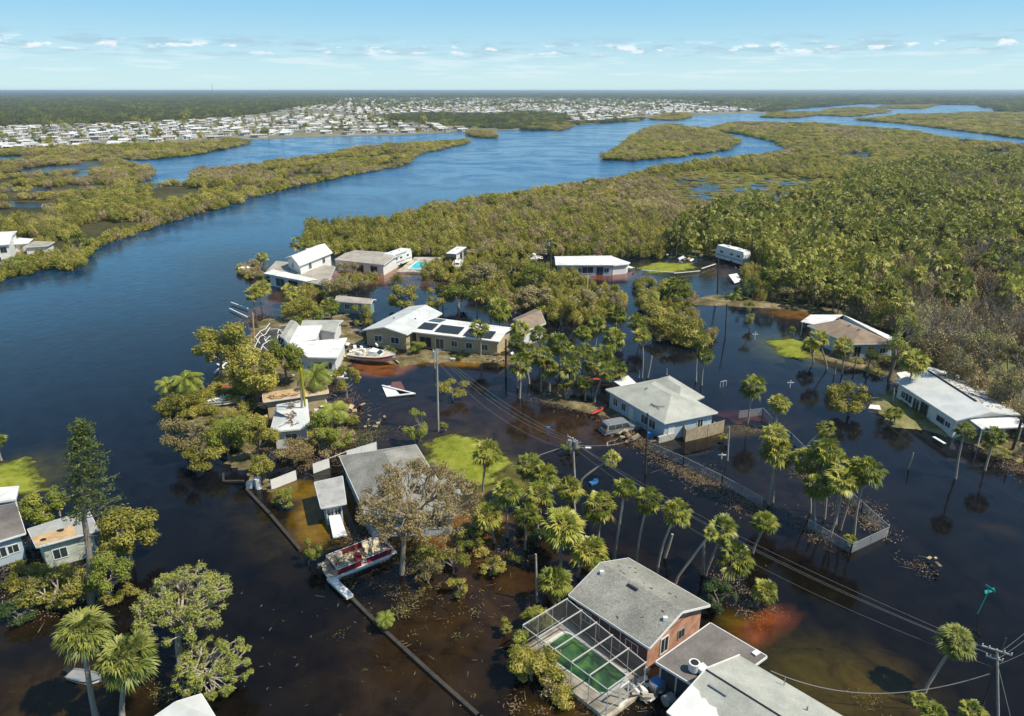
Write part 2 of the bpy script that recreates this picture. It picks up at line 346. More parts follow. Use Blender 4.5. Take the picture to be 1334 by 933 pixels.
def water():
    ys = np.concatenate([np.arange(12, 200, .9), np.geomspace(200, 2500, 160), [6000, 30000]])
    xs0 = np.linspace(-1, 1, 260)
    X = xs0[None, :] * (ys[:, None] * .95 + 45); Y = np.repeat(ys[:, None], len(xs0), 1)
    ny, nx = X.shape
    co = np.stack([X, Y, np.zeros_like(X)], -1).reshape(-1, 3)
    idx = np.arange(ny * nx).reshape(ny, nx)
    q = np.stack([idx[:-1, :-1], idx[:-1, 1:], idx[1:, 1:], idx[1:, :-1]], -1).reshape(-1, 4)
    me = bpy.data.meshes.new('river_water')
    me.vertices.add(len(co)); me.vertices.foreach_set('co', co.ravel())
    me.loops.add(q.size); me.loops.foreach_set('vertex_index', q.ravel().astype(np.int32))
    me.polygons.add(len(q)); me.polygons.foreach_set('loop_start', np.arange(0, q.size, 4, dtype=np.int32))
    me.update()
    # pixel position of each vertex, used only to find where the listed shallow places lie on the ground
    deep = np.array([.008, .105, .27]); navy = np.array([.0025, .010, .024]); near = np.array([.0055, .004, .0028])  # deep: far river blue, reflected sky put into the base colour
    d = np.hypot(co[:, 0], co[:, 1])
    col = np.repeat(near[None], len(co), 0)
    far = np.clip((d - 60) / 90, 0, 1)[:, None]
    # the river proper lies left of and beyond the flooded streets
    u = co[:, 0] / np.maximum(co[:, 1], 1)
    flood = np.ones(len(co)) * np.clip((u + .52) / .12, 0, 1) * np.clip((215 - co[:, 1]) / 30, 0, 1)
    fr2 = np.clip((d - 150) / 260, 0, 1)[:, None] ** .8; deep = navy[None] * (1 - fr2) + deep[None] * fr2  # painted sky reflection grows with distance, not with water depth
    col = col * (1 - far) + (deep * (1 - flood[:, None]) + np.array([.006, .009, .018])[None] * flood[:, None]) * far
    rr = np.random.RandomState(3)
    for (px, py, rx, ry, a, c, s) in SHALLOW:
        p = W(px, py); k = mpp(p); sl = (H / depth(p))
        A, B = rx * k, ry * k / max(.2, H / math.hypot(p.y, H))
        a = R(a) ; dx = co[:, 0] - p.x; dy = co[:, 1] - p.y
        e = (dx * math.cos(a) - dy * math.sin(a)) / A, (dx * math.sin(a) + dy * math.cos(a)) / B
        s = s * (.58 if max(c) < .16 else .82)
        g = np.exp(-((e[0] ** 2 + e[1] ** 2) ** (3.2 if c[0] >= .155 else 1.6))) * s
        col = col * (1 - g[:, None]) + np.array(c)[None] * g[:, None]
    for pg, c, s in (([(960,822),(998,790),(1036,800),(991,846)], (.17,.045,.012), .9), ([(388,640),(420,628),(445,665),(450,700),(425,722),(398,712)], (.17,.10,.008), .55), ([(500,676),(600,664),(612,680),(560,712)], (.20,.095,.012), .5)):
        q_ = [W(*p) for p in pg]; acc = np.zeros(len(co))
        for ox, oy in ((0,0),(.7,0),(-.7,0),(0,.7),(0,-.7)): acc += inside(co[:,0]+ox, co[:,1]+oy, np.array([p.x for p in q_]), np.array([p.y for p in q_]))
        g = (acc / 5 * s)[:, None]; col = col * (1 - g) + np.array(c)[None] * g
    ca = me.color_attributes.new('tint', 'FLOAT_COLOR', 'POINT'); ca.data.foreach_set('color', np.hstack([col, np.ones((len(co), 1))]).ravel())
    calm = flood * .8 + .2 * np.clip(1 - (d - 90) / 60, 0, 1)
    # lee of the near shore: the canal at lower left is calm too
    calm = np.maximum(calm, np.clip((105 - co[:, 1]) / 30, 0, 1))
    calm = np.clip(np.maximum(calm, 1 - (d - 130) / 330), 0, 1)
    fa = me.attributes.new('calm', 'FLOAT', 'POINT'); fa.data.foreach_set('value', calm)
    m, t, b = new_mat('dark_tannic_water')
    at = N(t, 'ShaderNodeAttribute', attribute_name='tint'); ac = N(t, 'ShaderNodeAttribute', attribute_name='calm')
    geo = N(t, 'ShaderNodeNewGeometry')
    nzb = N(t, 'ShaderNodeTexNoise', ins={'Scale': .32, 'Detail': 8.0, 'Roughness': .68, 'Distortion': .6}); t.links.new(geo.outputs['Position'], nzb.inputs[0])
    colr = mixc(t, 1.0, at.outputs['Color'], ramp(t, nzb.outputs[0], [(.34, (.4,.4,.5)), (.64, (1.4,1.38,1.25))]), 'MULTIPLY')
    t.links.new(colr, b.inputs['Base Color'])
    b.inputs['IOR'].default_value = 1.33; b.inputs['Specular IOR Level'].default_value = .5
    # wind streaks
    mp = N(t, 'ShaderNodeMapping'); mp.inputs['Scale'].default_value = (1.0, 1.3, 1); mp.inputs['Rotation'].default_value = (0, 0, R(25)); t.links.new(geo.outputs['Position'], mp.inputs[0])
    st = N(t, 'ShaderNodeTexNoise', ins={'Scale': .016, 'Detail': 6.0, 'Roughness': .65, 'Distortion': 2.0}); t.links.new(mp.outputs[0], st.inputs[0])
    wind = ramp(t, st.outputs[0], [(.42, (.25,)*3), (.62, (1,)*3)])
    w1 = N(t, 'ShaderNodeTexNoise', ins={'Scale': .55, 'Detail': 3.0, 'Roughness': .6}); t.links.new(geo.outputs['Position'], w1.inputs[0])
    w2 = N(t, 'ShaderNodeTexNoise', ins={'Scale': 3.0, 'Detail': 3.0, 'Roughness': .6}); t.links.new(geo.outputs['Position'], w2.inputs[0])
    hh = math_(t, 'ADD', math_(t, 'MULTIPLY', w1.outputs[0], .55), math_(t, 'MULTIPLY', w2.outputs[0], .16))
    open_ = math_(t, 'SUBTRACT', 1.0, ac.outputs['Fac'])
    amp = math_(t, 'MULTIPLY_ADD', math_(t, 'MULTIPLY', open_, wind), .62, .035)
    bp = N(t, 'ShaderNodeBump', ins={'Distance': 1.0}); t.links.new(hh, bp.inputs['Height']); t.links.new(amp, bp.inputs['Strength'])
    t.links.new(bp.outputs[0], b.inputs['Normal'])
    t.links.new(math_(t, 'MULTIPLY_ADD', math_(t, 'MULTIPLY', open_, wind), .24, .035), b.inputs['Roughness'])
    me.materials.append(m)
    o = link('river_water', me); tag(o, kind='structure'); return o
water()

# ------------------------------------------------------------------ land sheets
def rough(poly, amp=.5, step=6.0, seed=1):
    """world polygon from photo polygon with a wobbling shoreline"""
    rr = random.Random(seed); P = [W(*p) for p in poly]; out = []
    for i, a in enumerate(P):
        b = P[(i + 1) % len(P)]; L = (b - a).length; k = mpp((a + b) / 2); st = max(step, step * k * 2.2); n = max(1, min(60, int(L / st)))
        nrm = Vector((-(b - a).y, (b - a).x, 0)).normalized() if L > 0 else Vector((0, 0, 0))
        for j in range(n):
            p = a.lerp(b, j / n); out.append(p + nrm * rr.uniform(-1, 1) * amp * max(1, k * 9) * (0.35 if j == 0 else 1))
    return out
def sheet(name, poly, z, m, world=False, amp=.5, step=6.0, kind='structure', seed=1, bottom=-.6):
    P = poly if world else rough(poly, amp, step, seed)
    n = len(P); top = [Vector((p.x, p.y, z)) for p in P]
    tri = tessellate_polygon([top]); mb = MB()
    fs = []
    for t_ in tri:
        a, b, c = [top[i] for i in t_]
        fs.append(t_ if (b - a).cross(c - a).z > 0 else (t_[0], t_[2], t_[1]))
    skirt = [(i, (i + 1) % n, n + (i + 1) % n, n + i) for i in range(n)]
    mb.add(top + [Vector((p.x, p.y, bottom)) for p in P], fs + skirt)
    o = mb.build(name, m); tag(o, kind=kind); return o
LEFT_MARSH = [(-120,215),(0,212),(60,206),(130,207),(160,215),(196,224),(190,235),(158,243),(175,249),(222,243),(262,243),(254,229),(330,219),(372,211),(422,205),(470,196),(540,189),(607,184),(600,188),(535,203),(522,216),(440,232),(330,257),(232,287),(170,306),(120,326),(95,352),(60,350),(-10,368),(-160,372)]
NORTH_STRIP = [(-120,205),(0,203),(120,205),(190,209),(255,202),(322,187),(300,183),(200,191),(0,197),(-120,200)]
ISLAND = [(787,208),(803,200),(828,178),(870,163),(925,172),(961,184),(940,196),(880,204),(820,210)]
RIGHT_MARSH = [(921,170),(965,161),(1060,162),(1120,167),(1190,174),(1240,183),(1270,186),(1360,196),(1500,206),(1800,420),(1800,760),(1420,620),(1334,572),(1262,520),(1215,478),(1185,440),(1100,412),(1040,398),(1010,362),(985,344),(930,334),(830,336),(720,334),(620,337),(540,332),(480,328),(440,331),(400,326),(408,302),(440,300),(500,297),(540,285),(600,269),(700,253),(750,245),(800,238),(872,223),(940,214),(1000,204),(1037,197),(1010,184),(968,175)]
UPPER_MARSH = [(1124,157),(1180,150),(1240,149),(1290,147),(1700,152),(1700,200),(1440,186),(1334,181),(1274,173),(1236,168),(1176,161)]
ISLETS = [[(995,153),(1015,147),(1055,147),(1056,151),(1030,154)],[(1061,150),(1085,143),(1120,140),(1151,146),(1110,152)],[(1144,141),(1170,137),(1217,137),(1195,142)],
          [(850,156),(872,149),(890,149),(897,153),(880,157)],[(694,169),(700,163),(735,162),(742,165),(725,170)],[(798,159),(812,154),(826,155),(824,158)],[(612,176),(618,172),(640,174),(643,180),(625,180)]]
TOWN = [(-500,197),(0,197),(200,189),(305,180),(330,182),(400,179),(520,176),(640,171),(700,168),(742,164),(800,159),(850,152),(900,151),(1000,147),(1022,140),(900,139),(960,134),(1120,133),(1270,137),(1300,145),(1500,148),(2400,150),(2400,128),(-1500,128),(-1500,197)]
sheet('left_marsh', LEFT_MARSH, .12, M['marsh'], amp=.7, seed=2)
sheet('far_shore', NORTH_STRIP, .12, M['marsh'], seed=3)
sheet('marsh_island', ISLAND, .12, M['marsh'], seed=4)
sheet('right_marsh', RIGHT_MARSH, .14, M['marsh_grass'], seed=5)
sheet('upper_marsh', UPPER_MARSH, .12, M['marsh_grass'], seed=6)
for i, p in enumerate(ISLETS): sheet('marsh_island', p, .12, M['marsh'], seed=7 + i)
tw = sheet('town_land', TOWN, .16, M['town_ground'], seed=12)
# forest floor out to the horizon
hz = [Vector((x, y, 0)) for x, y in ((-9000,2600),(9000,2600),(70000,33000),(70000,60000),(-70000,60000),(-70000,33000))]
sheet('forest_floor', hz, .9, M['far_land'], world=True, bottom=.3)
PONDS = [[(1087,206),(1100,200),(1137,199),(1128,207)],[(1060,216),(1075,212),(1095,215),(1080,218)],[(1266,203),(1290,197),(1326,196),(1320,202),(1290,204)],
 [(898,246),(925,240),(945,243),(940,249),(920,252),(905,251)],[(968,246),(985,240),(1000,246),(990,252)],[(1003,255),(1025,250),(1020,262),(1006,264)],[(1240,185),(1262,183),(1275,189),(1250,190)],[(1093,176),(1105,174),(1108,177)],
 [(590,312),(606,309),(616,314),(600,317)]]
_r = random.Random(21)
for _k in range(26):
    _x, _y = _r.uniform(885, 1095), _r.uniform(234, 263); _a, _b = _r.uniform(4, 15), _r.uniform(.8, 2.6)
    if _x > 1040: _y -= 6
    PONDS.append([(_x + _a * math.cos(q_) * _r.uniform(.6, 1.2), _y + _b * math.sin(q_) * _r.uniform(.6, 1.3)) for q_ in [i_ * .785 for i_ in range(8)]])
for _k in range(12):
    _x, _y = _r.uniform(1040, 1180), _r.uniform(196, 212); _a, _b = _r.uniform(5, 16), _r.uniform(.6, 1.3)
    PONDS.append([(_x + _a * math.cos(q_) * _r.uniform(.6, 1.2), _y + _b * math.sin(q_) * _r.uniform(.6, 1.3)) for q_ in [i_ * .785 for i_ in range(8)]])
for i, p in enumerate(PONDS):
    o = sheet('pond_water', p, .20 + .006 * i, bpy.data.materials['dark_tannic_water'], amp=.5, seed=30 + i)
PONDS_L = [[(20,222),(60,216),(130,212),(140,218),(80,224),(40,228)],[(90,228),(118,219),(120,232),(98,236)],[(0,262),(60,266),(120,262),(118,268),(40,272),(0,270)],[(100,246),(130,240),(150,246),(140,252),(110,252)],[(330,228),(352,221),(375,224),(350,229)],[(30,282),(90,288),(120,284),(100,292),(40,290)],[(15,314),(40,310),(52,318),(30,322)],[(0,240),(60,244),(70,250),(10,250)]]
for i, p in enumerate(PONDS_L):
    sheet('pond_water', p, .20, bpy.data.materials['dark_tannic_water'], amp=.4, seed=50 + i)

def dome(name, poly, hmax, m, res=.5, slope=.12, seed=1, amp=.25):
    """a gently rising patch of ground whose edge slips under the water"""
    P = rough(poly, amp, 2.5, seed); xs = [p.x for p in P]; ys = [p.y for p in P]
    gx = np.arange(min(xs) - 1, max(xs) + 1, res); gy = np.arange(min(ys) - 1, max(ys) + 1, res)
    X, Y = np.meshgrid(gx, gy); px = np.array(xs); py = np.array(ys)
    ins = inside(X.ravel(), Y.ravel(), px, py).reshape(X.shape)
    dmin = np.full(X.shape, 1e9)
    for i in range(len(px)):
        ax, ay = px[i], py[i]; bx, by = px[(i+1) % len(px)], py[(i+1) % len(px)]
        L2 = (bx-ax)**2 + (by-ay)**2 + 1e-9; t_ = np.clip(((X-ax)*(bx-ax) + (Y-ay)*(by-ay)) / L2, 0, 1)
        dmin = np.minimum(dmin, np.hypot(X - ax - t_*(bx-ax), Y - ay - t_*(by-ay)))
    s = np.where(ins, dmin, -dmin); rr = np.random.RandomState(seed)
    ph = rr.uniform(0, 6, 6)
    wob = .028 * (np.sin(X * .9 + ph[0]) + np.sin(Y * 1.1 + ph[1]) + np.sin((X + Y) * 1.9 + ph[2]) + .7 * np.sin((X - Y) * 3.1 + ph[3])) + rr.normal(size=X.shape) * .03
    Z = np.clip(s * slope, -.5, hmax) + wob * np.clip(1 - s / 6, .3, 1)
    ny, nx = X.shape; idx = np.arange(ny * nx).reshape(ny, nx)
    keep = (dmin[:-1, :-1] < 1.5) | ins[:-1, :-1]
    q = np.stack([idx[:-1, :-1], idx[:-1, 1:], idx[1:, 1:], idx[1:, :-1]], -1)[keep].reshape(-1, 4)
    me = bpy.data.meshes.new(name); me.from_pydata(np.stack([X, Y, Z], -1).reshape(-1, 3).tolist(), [], q.tolist()); me.materials.append(m)
    me.polygons.foreach_set('use_smooth', [True] * len(q))
    o = link(name, me); tag(o, kind='structure'); return o
dome('lawn', [(552,576),(585,567),(625,570),(655,588),(664,608),(640,632),(600,640),(575,625),(555,600)], .35, M['lawn'], slope=.10, seed=1, amp=.08)
dome('lawn', [(997,444),(1030,440),(1062,447),(1075,466),(1040,470),(1018,464)], .3, M['lawn'], seed=2, amp=.08)
dome('lawn', [(830,350),(850,342),(900,343),(906,350),(880,355),(845,356)], .3, M['lawn'], seed=3, amp=.08)
dome('lawn', [(-60,612),(0,603),(30,597),(52,608),(58,640),(20,650),(-60,650)], .45, M['lawn'], seed=4, amp=.08)
dome('road_bank', [(893,393),(930,384),(985,389),(1040,396),(1100,404),(1100,412),(1040,405),(960,399),(905,397)], .5, M['bank'], slope=.3, seed=5)
dome('muddy_bank', [(1020,460),(1060,466),(1110,478),(1150,488),(1170,500),(1200,530),(1260,565),(1334,600),(1420,650),(1420,600),(1334,560),(1255,520),(1200,480),(1160,480),(1100,470),(1060,458)], .5, M['bank'], slope=.25, seed=6)
dome('sandy_road', [(1090,406),(1120,399),(1160,402),(1190,412),(1170,424),(1120,415)], .35, M['dirt_road'], seed=7)
dome('grass_bank', [(1130,520),(1160,510),(1195,525),(1230,548),(1280,572),(1334,590),(1334,606),(1270,580),(1200,560),(1160,555)], .35, groundmat('grassy_bank', [(.38,(.10,.12,.03)),(.5,(.22,.20,.08)),(.62,(.36,.31,.17))], .3, 2.5), slope=.2, seed=8)
dome('grass_bank', [(500,470),(540,455),(600,458),(650,462),(715,470),(700,478),(640,474),(560,472),(520,478)], .3, M['bank'], seed=9)
dome('muddy_bank', [(700,520),(730,515),(790,530),(840,545),(830,556),(800,548),(740,530)], .3, M['bank'], slope=.2, seed=10)
dome('muddy_bank', [(-20,385),(20,352),(70,344),(90,340),(60,330),(-20,320)], .5, M['bank'], slope=.4, seed=11)
dome('muddy_bank', [(335,420),(380,410),(450,410),(470,440),(440,490),(400,510),(330,530),(300,600),(350,640),(330,560),(260,600),(240,560),(290,480)], .2, M['bank'], slope=.06, seed=12)

# ------------------------------------------------------------------ leaf meshes
def np_mesh(name, parts, mats):
    """parts: list of (verts (n,k,3), v (n,), mat index, k) -> one mesh with attribute v"""
    cos = []; loops = []; starts = []; tots = []; mi = []; vv = []; base = 0; lp = 0
    for (V, v, m_) in parts:
        n, k = V.shape[:2]
        cos.append(V.reshape(-1, 3)); loops.append(np.arange(n * k) + base); starts.append(np.arange(n) * k + lp)
        mi.append(np.full(n, m_)); vv.append(np.repeat(v, k)); base += n * k; lp += n * k
    co = np.concatenate(cos); lo = np.concatenate(loops).astype(np.int32); st = np.concatenate(starts).astype(np.int32)
    me = bpy.data.meshes.new(name); me.vertices.add(len(co)); me.vertices.foreach_set('co', co.astype(np.float32).ravel())
    me.loops.add(len(lo)); me.loops.foreach_set('vertex_index', lo); me.polygons.add(len(st)); me.polygons.foreach_set('loop_start', st)
    me.polygons.foreach_set('material_index', np.concatenate(mi).astype(np.int32))
    a = me.attributes.new('v', 'FLOAT', 'POINT'); a.data.foreach_set('value', np.concatenate(vv).astype(np.float32))
    for m_ in mats: me.materials.append(m_)
    me.update(calc_edges=True); me.validate(); return me
def unit(a): return a / (np.linalg.norm(a, axis=-1, keepdims=True) + 1e-9)
def leaf_quads(P, Nn, S, rr, asp=.55):
    t = unit(np.cross(Nn, rr.normal(size=P.shape))); b = np.cross(Nn, t)
    S = S[:, None]
    return np.stack([P - t * S * .5, P + b * S * asp * .5 - Nn * S * .08, P + t * S * .5, P - b * S * asp * .5 + Nn * S * .05], 1)
def cloud(cent, rad, n, size, rr, flat=1.0, up=.5, shell=.55):
    """n leaves around clump centres"""
    cent = np.asarray(cent, float); rad = np.asarray(rad, float)
    w = rad ** 2 / np.sum(rad ** 2); ci = rr.choice(len(cent), n, p=w)
    d = unit(rr.normal(size=(n, 3))); u = shell + (1 - shell) * rr.rand(n); u *= rr.rand(n) ** .18
    P = cent[ci] + d * (rad[ci] * u)[:, None] * np.array([1, 1, flat])
    Nn = unit(d + np.array([0, 0, up]) + rr.normal(size=(n, 3)) * .55)
    v = .5 + rr.normal(size=n) * .16 + (rr.rand(len(cent))[ci] - .5) * .35
    return leaf_quads(P, Nn, size * rr.uniform(.6, 1.3, n), rr), v
def sticks(A, B, r):
    """3-sided thin tapered twigs as triangles pairs (flat crossed blades)"""
    A = np.asarray(A); B = np.asarray(B); d = unit(B - A); s = unit(np.cross(d, np.array([.3, .2, 1.]))) * r; s2 = unit(np.cross(d, s)) * r
    q = [np.stack([A - k, A + k, B + k * .35, B - k * .35], 1) for k in (s, s2)]
    return np.concatenate(q)
def bush_proto(name, seed, leafm, n=1000, size=.125, clumps=11, twig=14, flat=.8, hgt_=1.0):
    rr = np.random.RandomState(seed); th = rr.uniform(0, 6.28, clumps); rd = rr.uniform(.15, .72, clumps)
    c = np.stack([np.cos(th) * rd, np.sin(th) * rd, rr.uniform(.3, .95, clumps) * hgt_ * (1 - .35 * rd)], 1)
    r = rr.uniform(.28, .5, clumps)
    Q, v = cloud(c, r, n, size, rr, flat)
    A = rr.uniform(-.25, .25, (twig, 3)); A[:, 2] = 0; ci = rr.choice(clumps, twig); B = c[ci] + rr.normal(size=(twig, 3)) * .28; B[:, 2] = np.abs(B[:, 2]) + .15
    T = sticks(A, B, .012)
    return np_mesh(name, [(Q, v, 0), (T, np.full(len(T), .5), 1)], [leafm, M['twig']])
def fan_palm(name, seed, n=34, R_=1.0, leaflets=13, dead=6, wind=0.0, droop=.25, lmat=None, lean=None):
    rr = np.random.RandomState(seed); tris = []; vs = []; dt = []; dv = []
    for i in range(n + dead):
        isd = i >= n
        el_ = R(-30 - 48 * rr.rand()) if isd else math.asin(1 - 1.72 * ((i + .5) / n)) ; a0 = i * 2.399 + rr.uniform(-.3, .3)
        d = np.array([math.cos(el_) * math.cos(a0), math.cos(el_) * math.sin(a0), math.sin(el_)]) + rr.normal(size=3) * .12
        d[0] += wind * .7
        d = d / np.linalg.norm(d); Lp = R_ * (rr.uniform(.42, .62) if not isd else rr.uniform(.28, .5)); hub = d * Lp + np.array([0, 0, -.05])
        side = np.cross(d, [0, 0, 1.]); side = side / (np.linalg.norm(side) + 1e-6)
        side = side * math.cos(rr.normal() * .3) + np.cross(side, d) * math.sin(rr.normal() * .4); side /= np.linalg.norm(side)
        nr = np.cross(side, d); Lf = R_ * rr.uniform(.44, .6) * (.8 if isd else 1)
        lv = rr.normal() * .2
        w = .014 * R_
        (dt if isd else tris).append(np.array([[np.zeros(3) - side * w, np.zeros(3) + side * w, hub + side * w, hub - side * w]]).reshape(1, 4, 3)); (dv if isd else vs).append(.75)
        for k in range(leaflets):
            t_ = -1.35 + 2.7 * k / (leaflets - 1) + rr.normal() * .05
            e = d * math.cos(t_) + side * math.sin(t_) + nr * rr.normal() * .12
            e /= np.linalg.norm(e); L = Lf * (1 - .22 * abs(t_) / 1.35) * rr.uniform(.85, 1.1)
            mid = hub + e * L * .6 + nr * .04 * R_; tip = hub + e * L + np.array([wind * .12, 0, -droop * L * rr.uniform(.5, 1.6)])
            wv = np.cross(e, nr); wv = wv / (np.linalg.norm(wv) + 1e-6) * (.56 / leaflets) * R_
            Q = np.array([[hub, mid - wv, tip, mid + wv]])
            if isd: dt.append(Q); dv.append(.5 + lv + rr.normal() * .1)
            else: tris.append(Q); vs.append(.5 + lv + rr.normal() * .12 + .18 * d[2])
    parts = [(np.concatenate(tris), np.array(vs), 0)]
    if dt: parts.append((np.concatenate(dt), np.array(dv), 1))
    return np_mesh(name, parts, [lmat or M['palm'], M['palm_dead']])
def feather_palm(name, seed, n=16, R_=1.0, up=.35, mat_=None):
    rr = np.random.RandomState(seed); Q = []; v = []
    for i in range(n):
        a0 = i * 2.399; e0 = R(75 - 70 * i / n) + rr.normal() * .1
        d = np.array([math.cos(a0), math.sin(a0), 0]); p = np.zeros(3); e = e0
        for k in range(16):
            dd = d * math.cos(e) + np.array([0, 0, math.sin(e)]); q = p + dd * R_ / 15; e -= .11 + .02 * rr.rand()
            sd_ = np.cross(dd, [0, 0, 1.]); sd_ /= np.linalg.norm(sd_) + 1e-6
            L = R_ * .26 * math.sin(math.pi * (k + 1) / 17) + .03
            for s in (-1, 1):
                tip = q + sd_ * s * L + dd * L * .5 + np.array([0, 0, -L * .55]); Q.append([p, q, tip, tip - dd * .02]); v.append(.5 + rr.normal() * .15)
            Q.append([p - sd_ * .01, p + sd_ * .01, q + sd_ * .01, q - sd_ * .01]); v.append(.8)
            p = q
    return np_mesh(name, [(np.array(Q), np.array(v), 0)], [mat_ or M['leaf_bright']])
# ------------------------------------------------------------------ houses
def quadW(c, h): return [W(x, y, h) for x, y in c]
def ccw(q):
    A = sum(q[i].x*q[(i+1)%len(q)].y - q[(i+1)%len(q)].x*q[i].y for i in range(len(q)))
    return A > 0
def inset(q, d):
    """move each edge of a convex quad inwards by d"""
    n = len(q); s = 1 if ccw(q) else -1; out = []
    for i in range(n):
        a, b, c = q[i-1], q[i], q[(i+1) % n]
        e1 = (b - a).normalized(); e2 = (c - b).normalized()
        n1 = Vector((-e1.y, e1.x, 0)) * s; n2 = Vector((-e2.y, e2.x, 0)) * s
        k = n1 + n2; k = k / max(.3, k.dot(n1)); out.append(b + k * d)
    return out
def window(root, a, b, t, w, sz, h, pane='glass', frame='white', name='window', nrm=None):
    """window on the wall a->b at fraction t"""
    e = (b - a); L = e.length; e.normalize(); c = a + e * L * t; nn = nrm
    f = MB(); ctr = Vector((c.x, c.y, sz + h / 2)) + nn * .03
    M3 = Matrix((e, nn, Vector((0, 0, 1)))).transposed()
    for dx, dz, ww, hh in ((-w/2, 0, .09, h + .09), (w/2, 0, .09, h + .09), (0, h/2, w, .09), (0, -h/2, w, .09), (0, 0, .05, h)):
        f.box(ctr + e * dx + Vector((0, 0, dz)), (ww, .07, hh), rot=M3)
    fo = f.build(name, M[frame], root)
    MB().box(ctr - nn * .012, (w - .05, .05, h - .05), rot=M3).build('pane', M[pane], fo)
def walls_and_openings(root, q, z0, he, wallmat, wins, s):
    """q: wall quad; wins: list of (edge, t, w, sill, h[, kind])"""
    for wd in wins:
        i, t, w, sz, h = wd[:5]; kind = wd[5] if len(wd) > 5 else 'window'
        a, b = q[i % 4], q[(i + 1) % 4]; e = (b - a).normalized(); nn = Vector((e.y, -e.x, 0)) * s
        if kind == 'window': window(root, a, b, t, w, sz, h, nrm=nn)
        elif kind == 'dark': window(root, a, b, t, w, sz, h, pane='dark', frame='grey', name='opening', nrm=nn)
        elif kind == 'door': window(root, a, b, t, w, sz, h, pane='siding_white', name='door', nrm=nn)
        elif kind == 'gdoor': window(root, a, b, t, w, sz, h, pane='glass', name='glass_door', nrm=nn)
def roof_mesh(q, kind, he, hr, hip=.0, over=0, th=.16, axis=0):
    """q eave quad (axis 0: ridge parallel to q0->q1)"""
    if axis: q = q[1:] + q[:1]
    m0 = (q[3] + q[0]) / 2; m1 = (q[1] + q[2]) / 2; dirn = (m1 - m0).normalized(); L = (m1 - m0).length
    if kind == 'hip':
        hp = hip or min(L * .45, (q[3] - q[0]).length * .5); r0 = m0 + dirn * hp; r1 = m1 - dirn * hp
    else: r0, r1 = m0.copy(), m1.copy()
    r0.z = r1.z = hr; mb = MB()
    if kind == 'flat': mb.slab(q, .22)
    elif kind == 'gable':
        for a, b, c, d in ((q[0], q[1], r1, r0), (q[2], q[3], r0, r1)): mb.slab([a, b, c, d], th)
    else:
        lo = [p - Vector((0, 0, th)) for p in q]
        fs = [(0,1,9,8), (2,3,8,9), (1,2,9), (3,0,8)]
        fs2 = [(4,7,6,5)] + [(4 + i, 4 + (i + 1) % 4, (i + 1) % 4, i) for i in range(4)]
        s = ccw(q); F_ = fs + fs2
        if not s: F_ = [f[::-1] for f in F_]
        mb.add(list(q) + lo + [r0, r1], F_)
    return mb, r0, r1, q
def house(label, corners, he, hr, kind, roofm, wallm, wins=(), over=.45, axis=0, hip=0, cat='house', name='house', root=None, z0=-.5, part_roof='roof', group=None, trim=True):
    q = quadW(corners, he)
    if root is None: root = empty(name, (sum((p for p in q), Vector()) / 4) * Vector((1, 1, 0)) if False else Vector((sum(p.x for p in q)/4, sum(p.y for p in q)/4, 0)), label, cat, group)
    s = 1 if ccw(q) else -1
    w = inset(q, over); mb, r0, r1, qq = roof_mesh([p.copy() for p in q], kind, he, hr, hip, axis=axis)
    wl = MB(); wl.prism([(p.x, p.y) for p in w], z0, he - .10)
    if kind == 'gable':
        ww = w[1:] + w[:1] if axis else w
        for a, b, r in ((ww[3], ww[0], r0), (ww[1], ww[2], r1)):
            mid = (a + b) / 2; inn = ((ww[0]+ww[1]+ww[2]+ww[3]) / 4 - mid); inn.z = 0; inn.normalize()
            pk = Vector((mid.x, mid.y, hr - .2)); A = Vector((a.x, a.y, he - .22)); B = Vector((b.x, b.y, he - .22))
            wl.add([A, B, pk, A + inn * .2, B + inn * .2, pk + inn * .2], [(0,1,2), (5,4,3), (0,3,4,1), (1,4,5,2), (2,5,3,0)])
    wl.build('wall', wallm, root)
    ro = mb.build(part_roof, roofm, root)
    if trim:
        f = MB()
        ed = [p.copy() for p in q]
        for i in range(4):
            a, b = ed[i], ed[(i + 1) % 4]; gi = (i - (1 if axis else 0)) % 4
            off = Vector(((b - a).y, -(b - a).x, 0)).normalized() * s * .03
            if kind == 'gable' and gi in (1, 3):
                r = r1 if gi == 1 else r0
                f.bar(a + off - Vector((0,0,.1)), r + off - Vector((0,0,.1)), .05, .2); f.bar(r + off - Vector((0,0,.1)), b + off - Vector((0,0,.1)), .05, .2)
            else: f.bar(a + off - Vector((0,0,.11)), b + off - Vector((0,0,.11)), .05, .2)
        f.build('fascia', M['white'], root)
    walls_and_openings(root, w, z0, he, wallm, wins, s)
    return root, q, w, r0, r1, ro
def on_roof(q, r0, r1, u, v, side=0):
    """point on a slope: u along the ridge, v from eave (0) to ridge (1)"""
    a, b = (q[0], q[1]) if side == 0 else (q[3], q[2])
    e = a.lerp(b, u); r = r0.lerp(r1, u); return e.lerp(r, v)
def vents(ro, pts, m='white', s=.35):
    for p in pts: MB().box(p + Vector((0, 0, .12)), (s, s * .8, .28)).build('roof_vent', M[m], ro)
def litter(ro, q, r0, r1, n, seed, m='debris_brown', side=(0, 1), size=.5):
    rr = random.Random(seed); mb = MB()
    for _ in range(n):
        p = on_roof(q, r0, r1, rr.uniform(.08, .92), rr.uniform(.08, .9), rr.choice(side)) + Vector((0, 0, .06)); a = rr.uniform(0, 3.1)
        d = Vector((math.cos(a), math.sin(a), 0)) * rr.uniform(.1, size)
        mb.bar(p - d, p + d, rr.uniform(.03, .09), .04)
    mb.build('litter', M[m], ro)['kind'] = 'stuff'

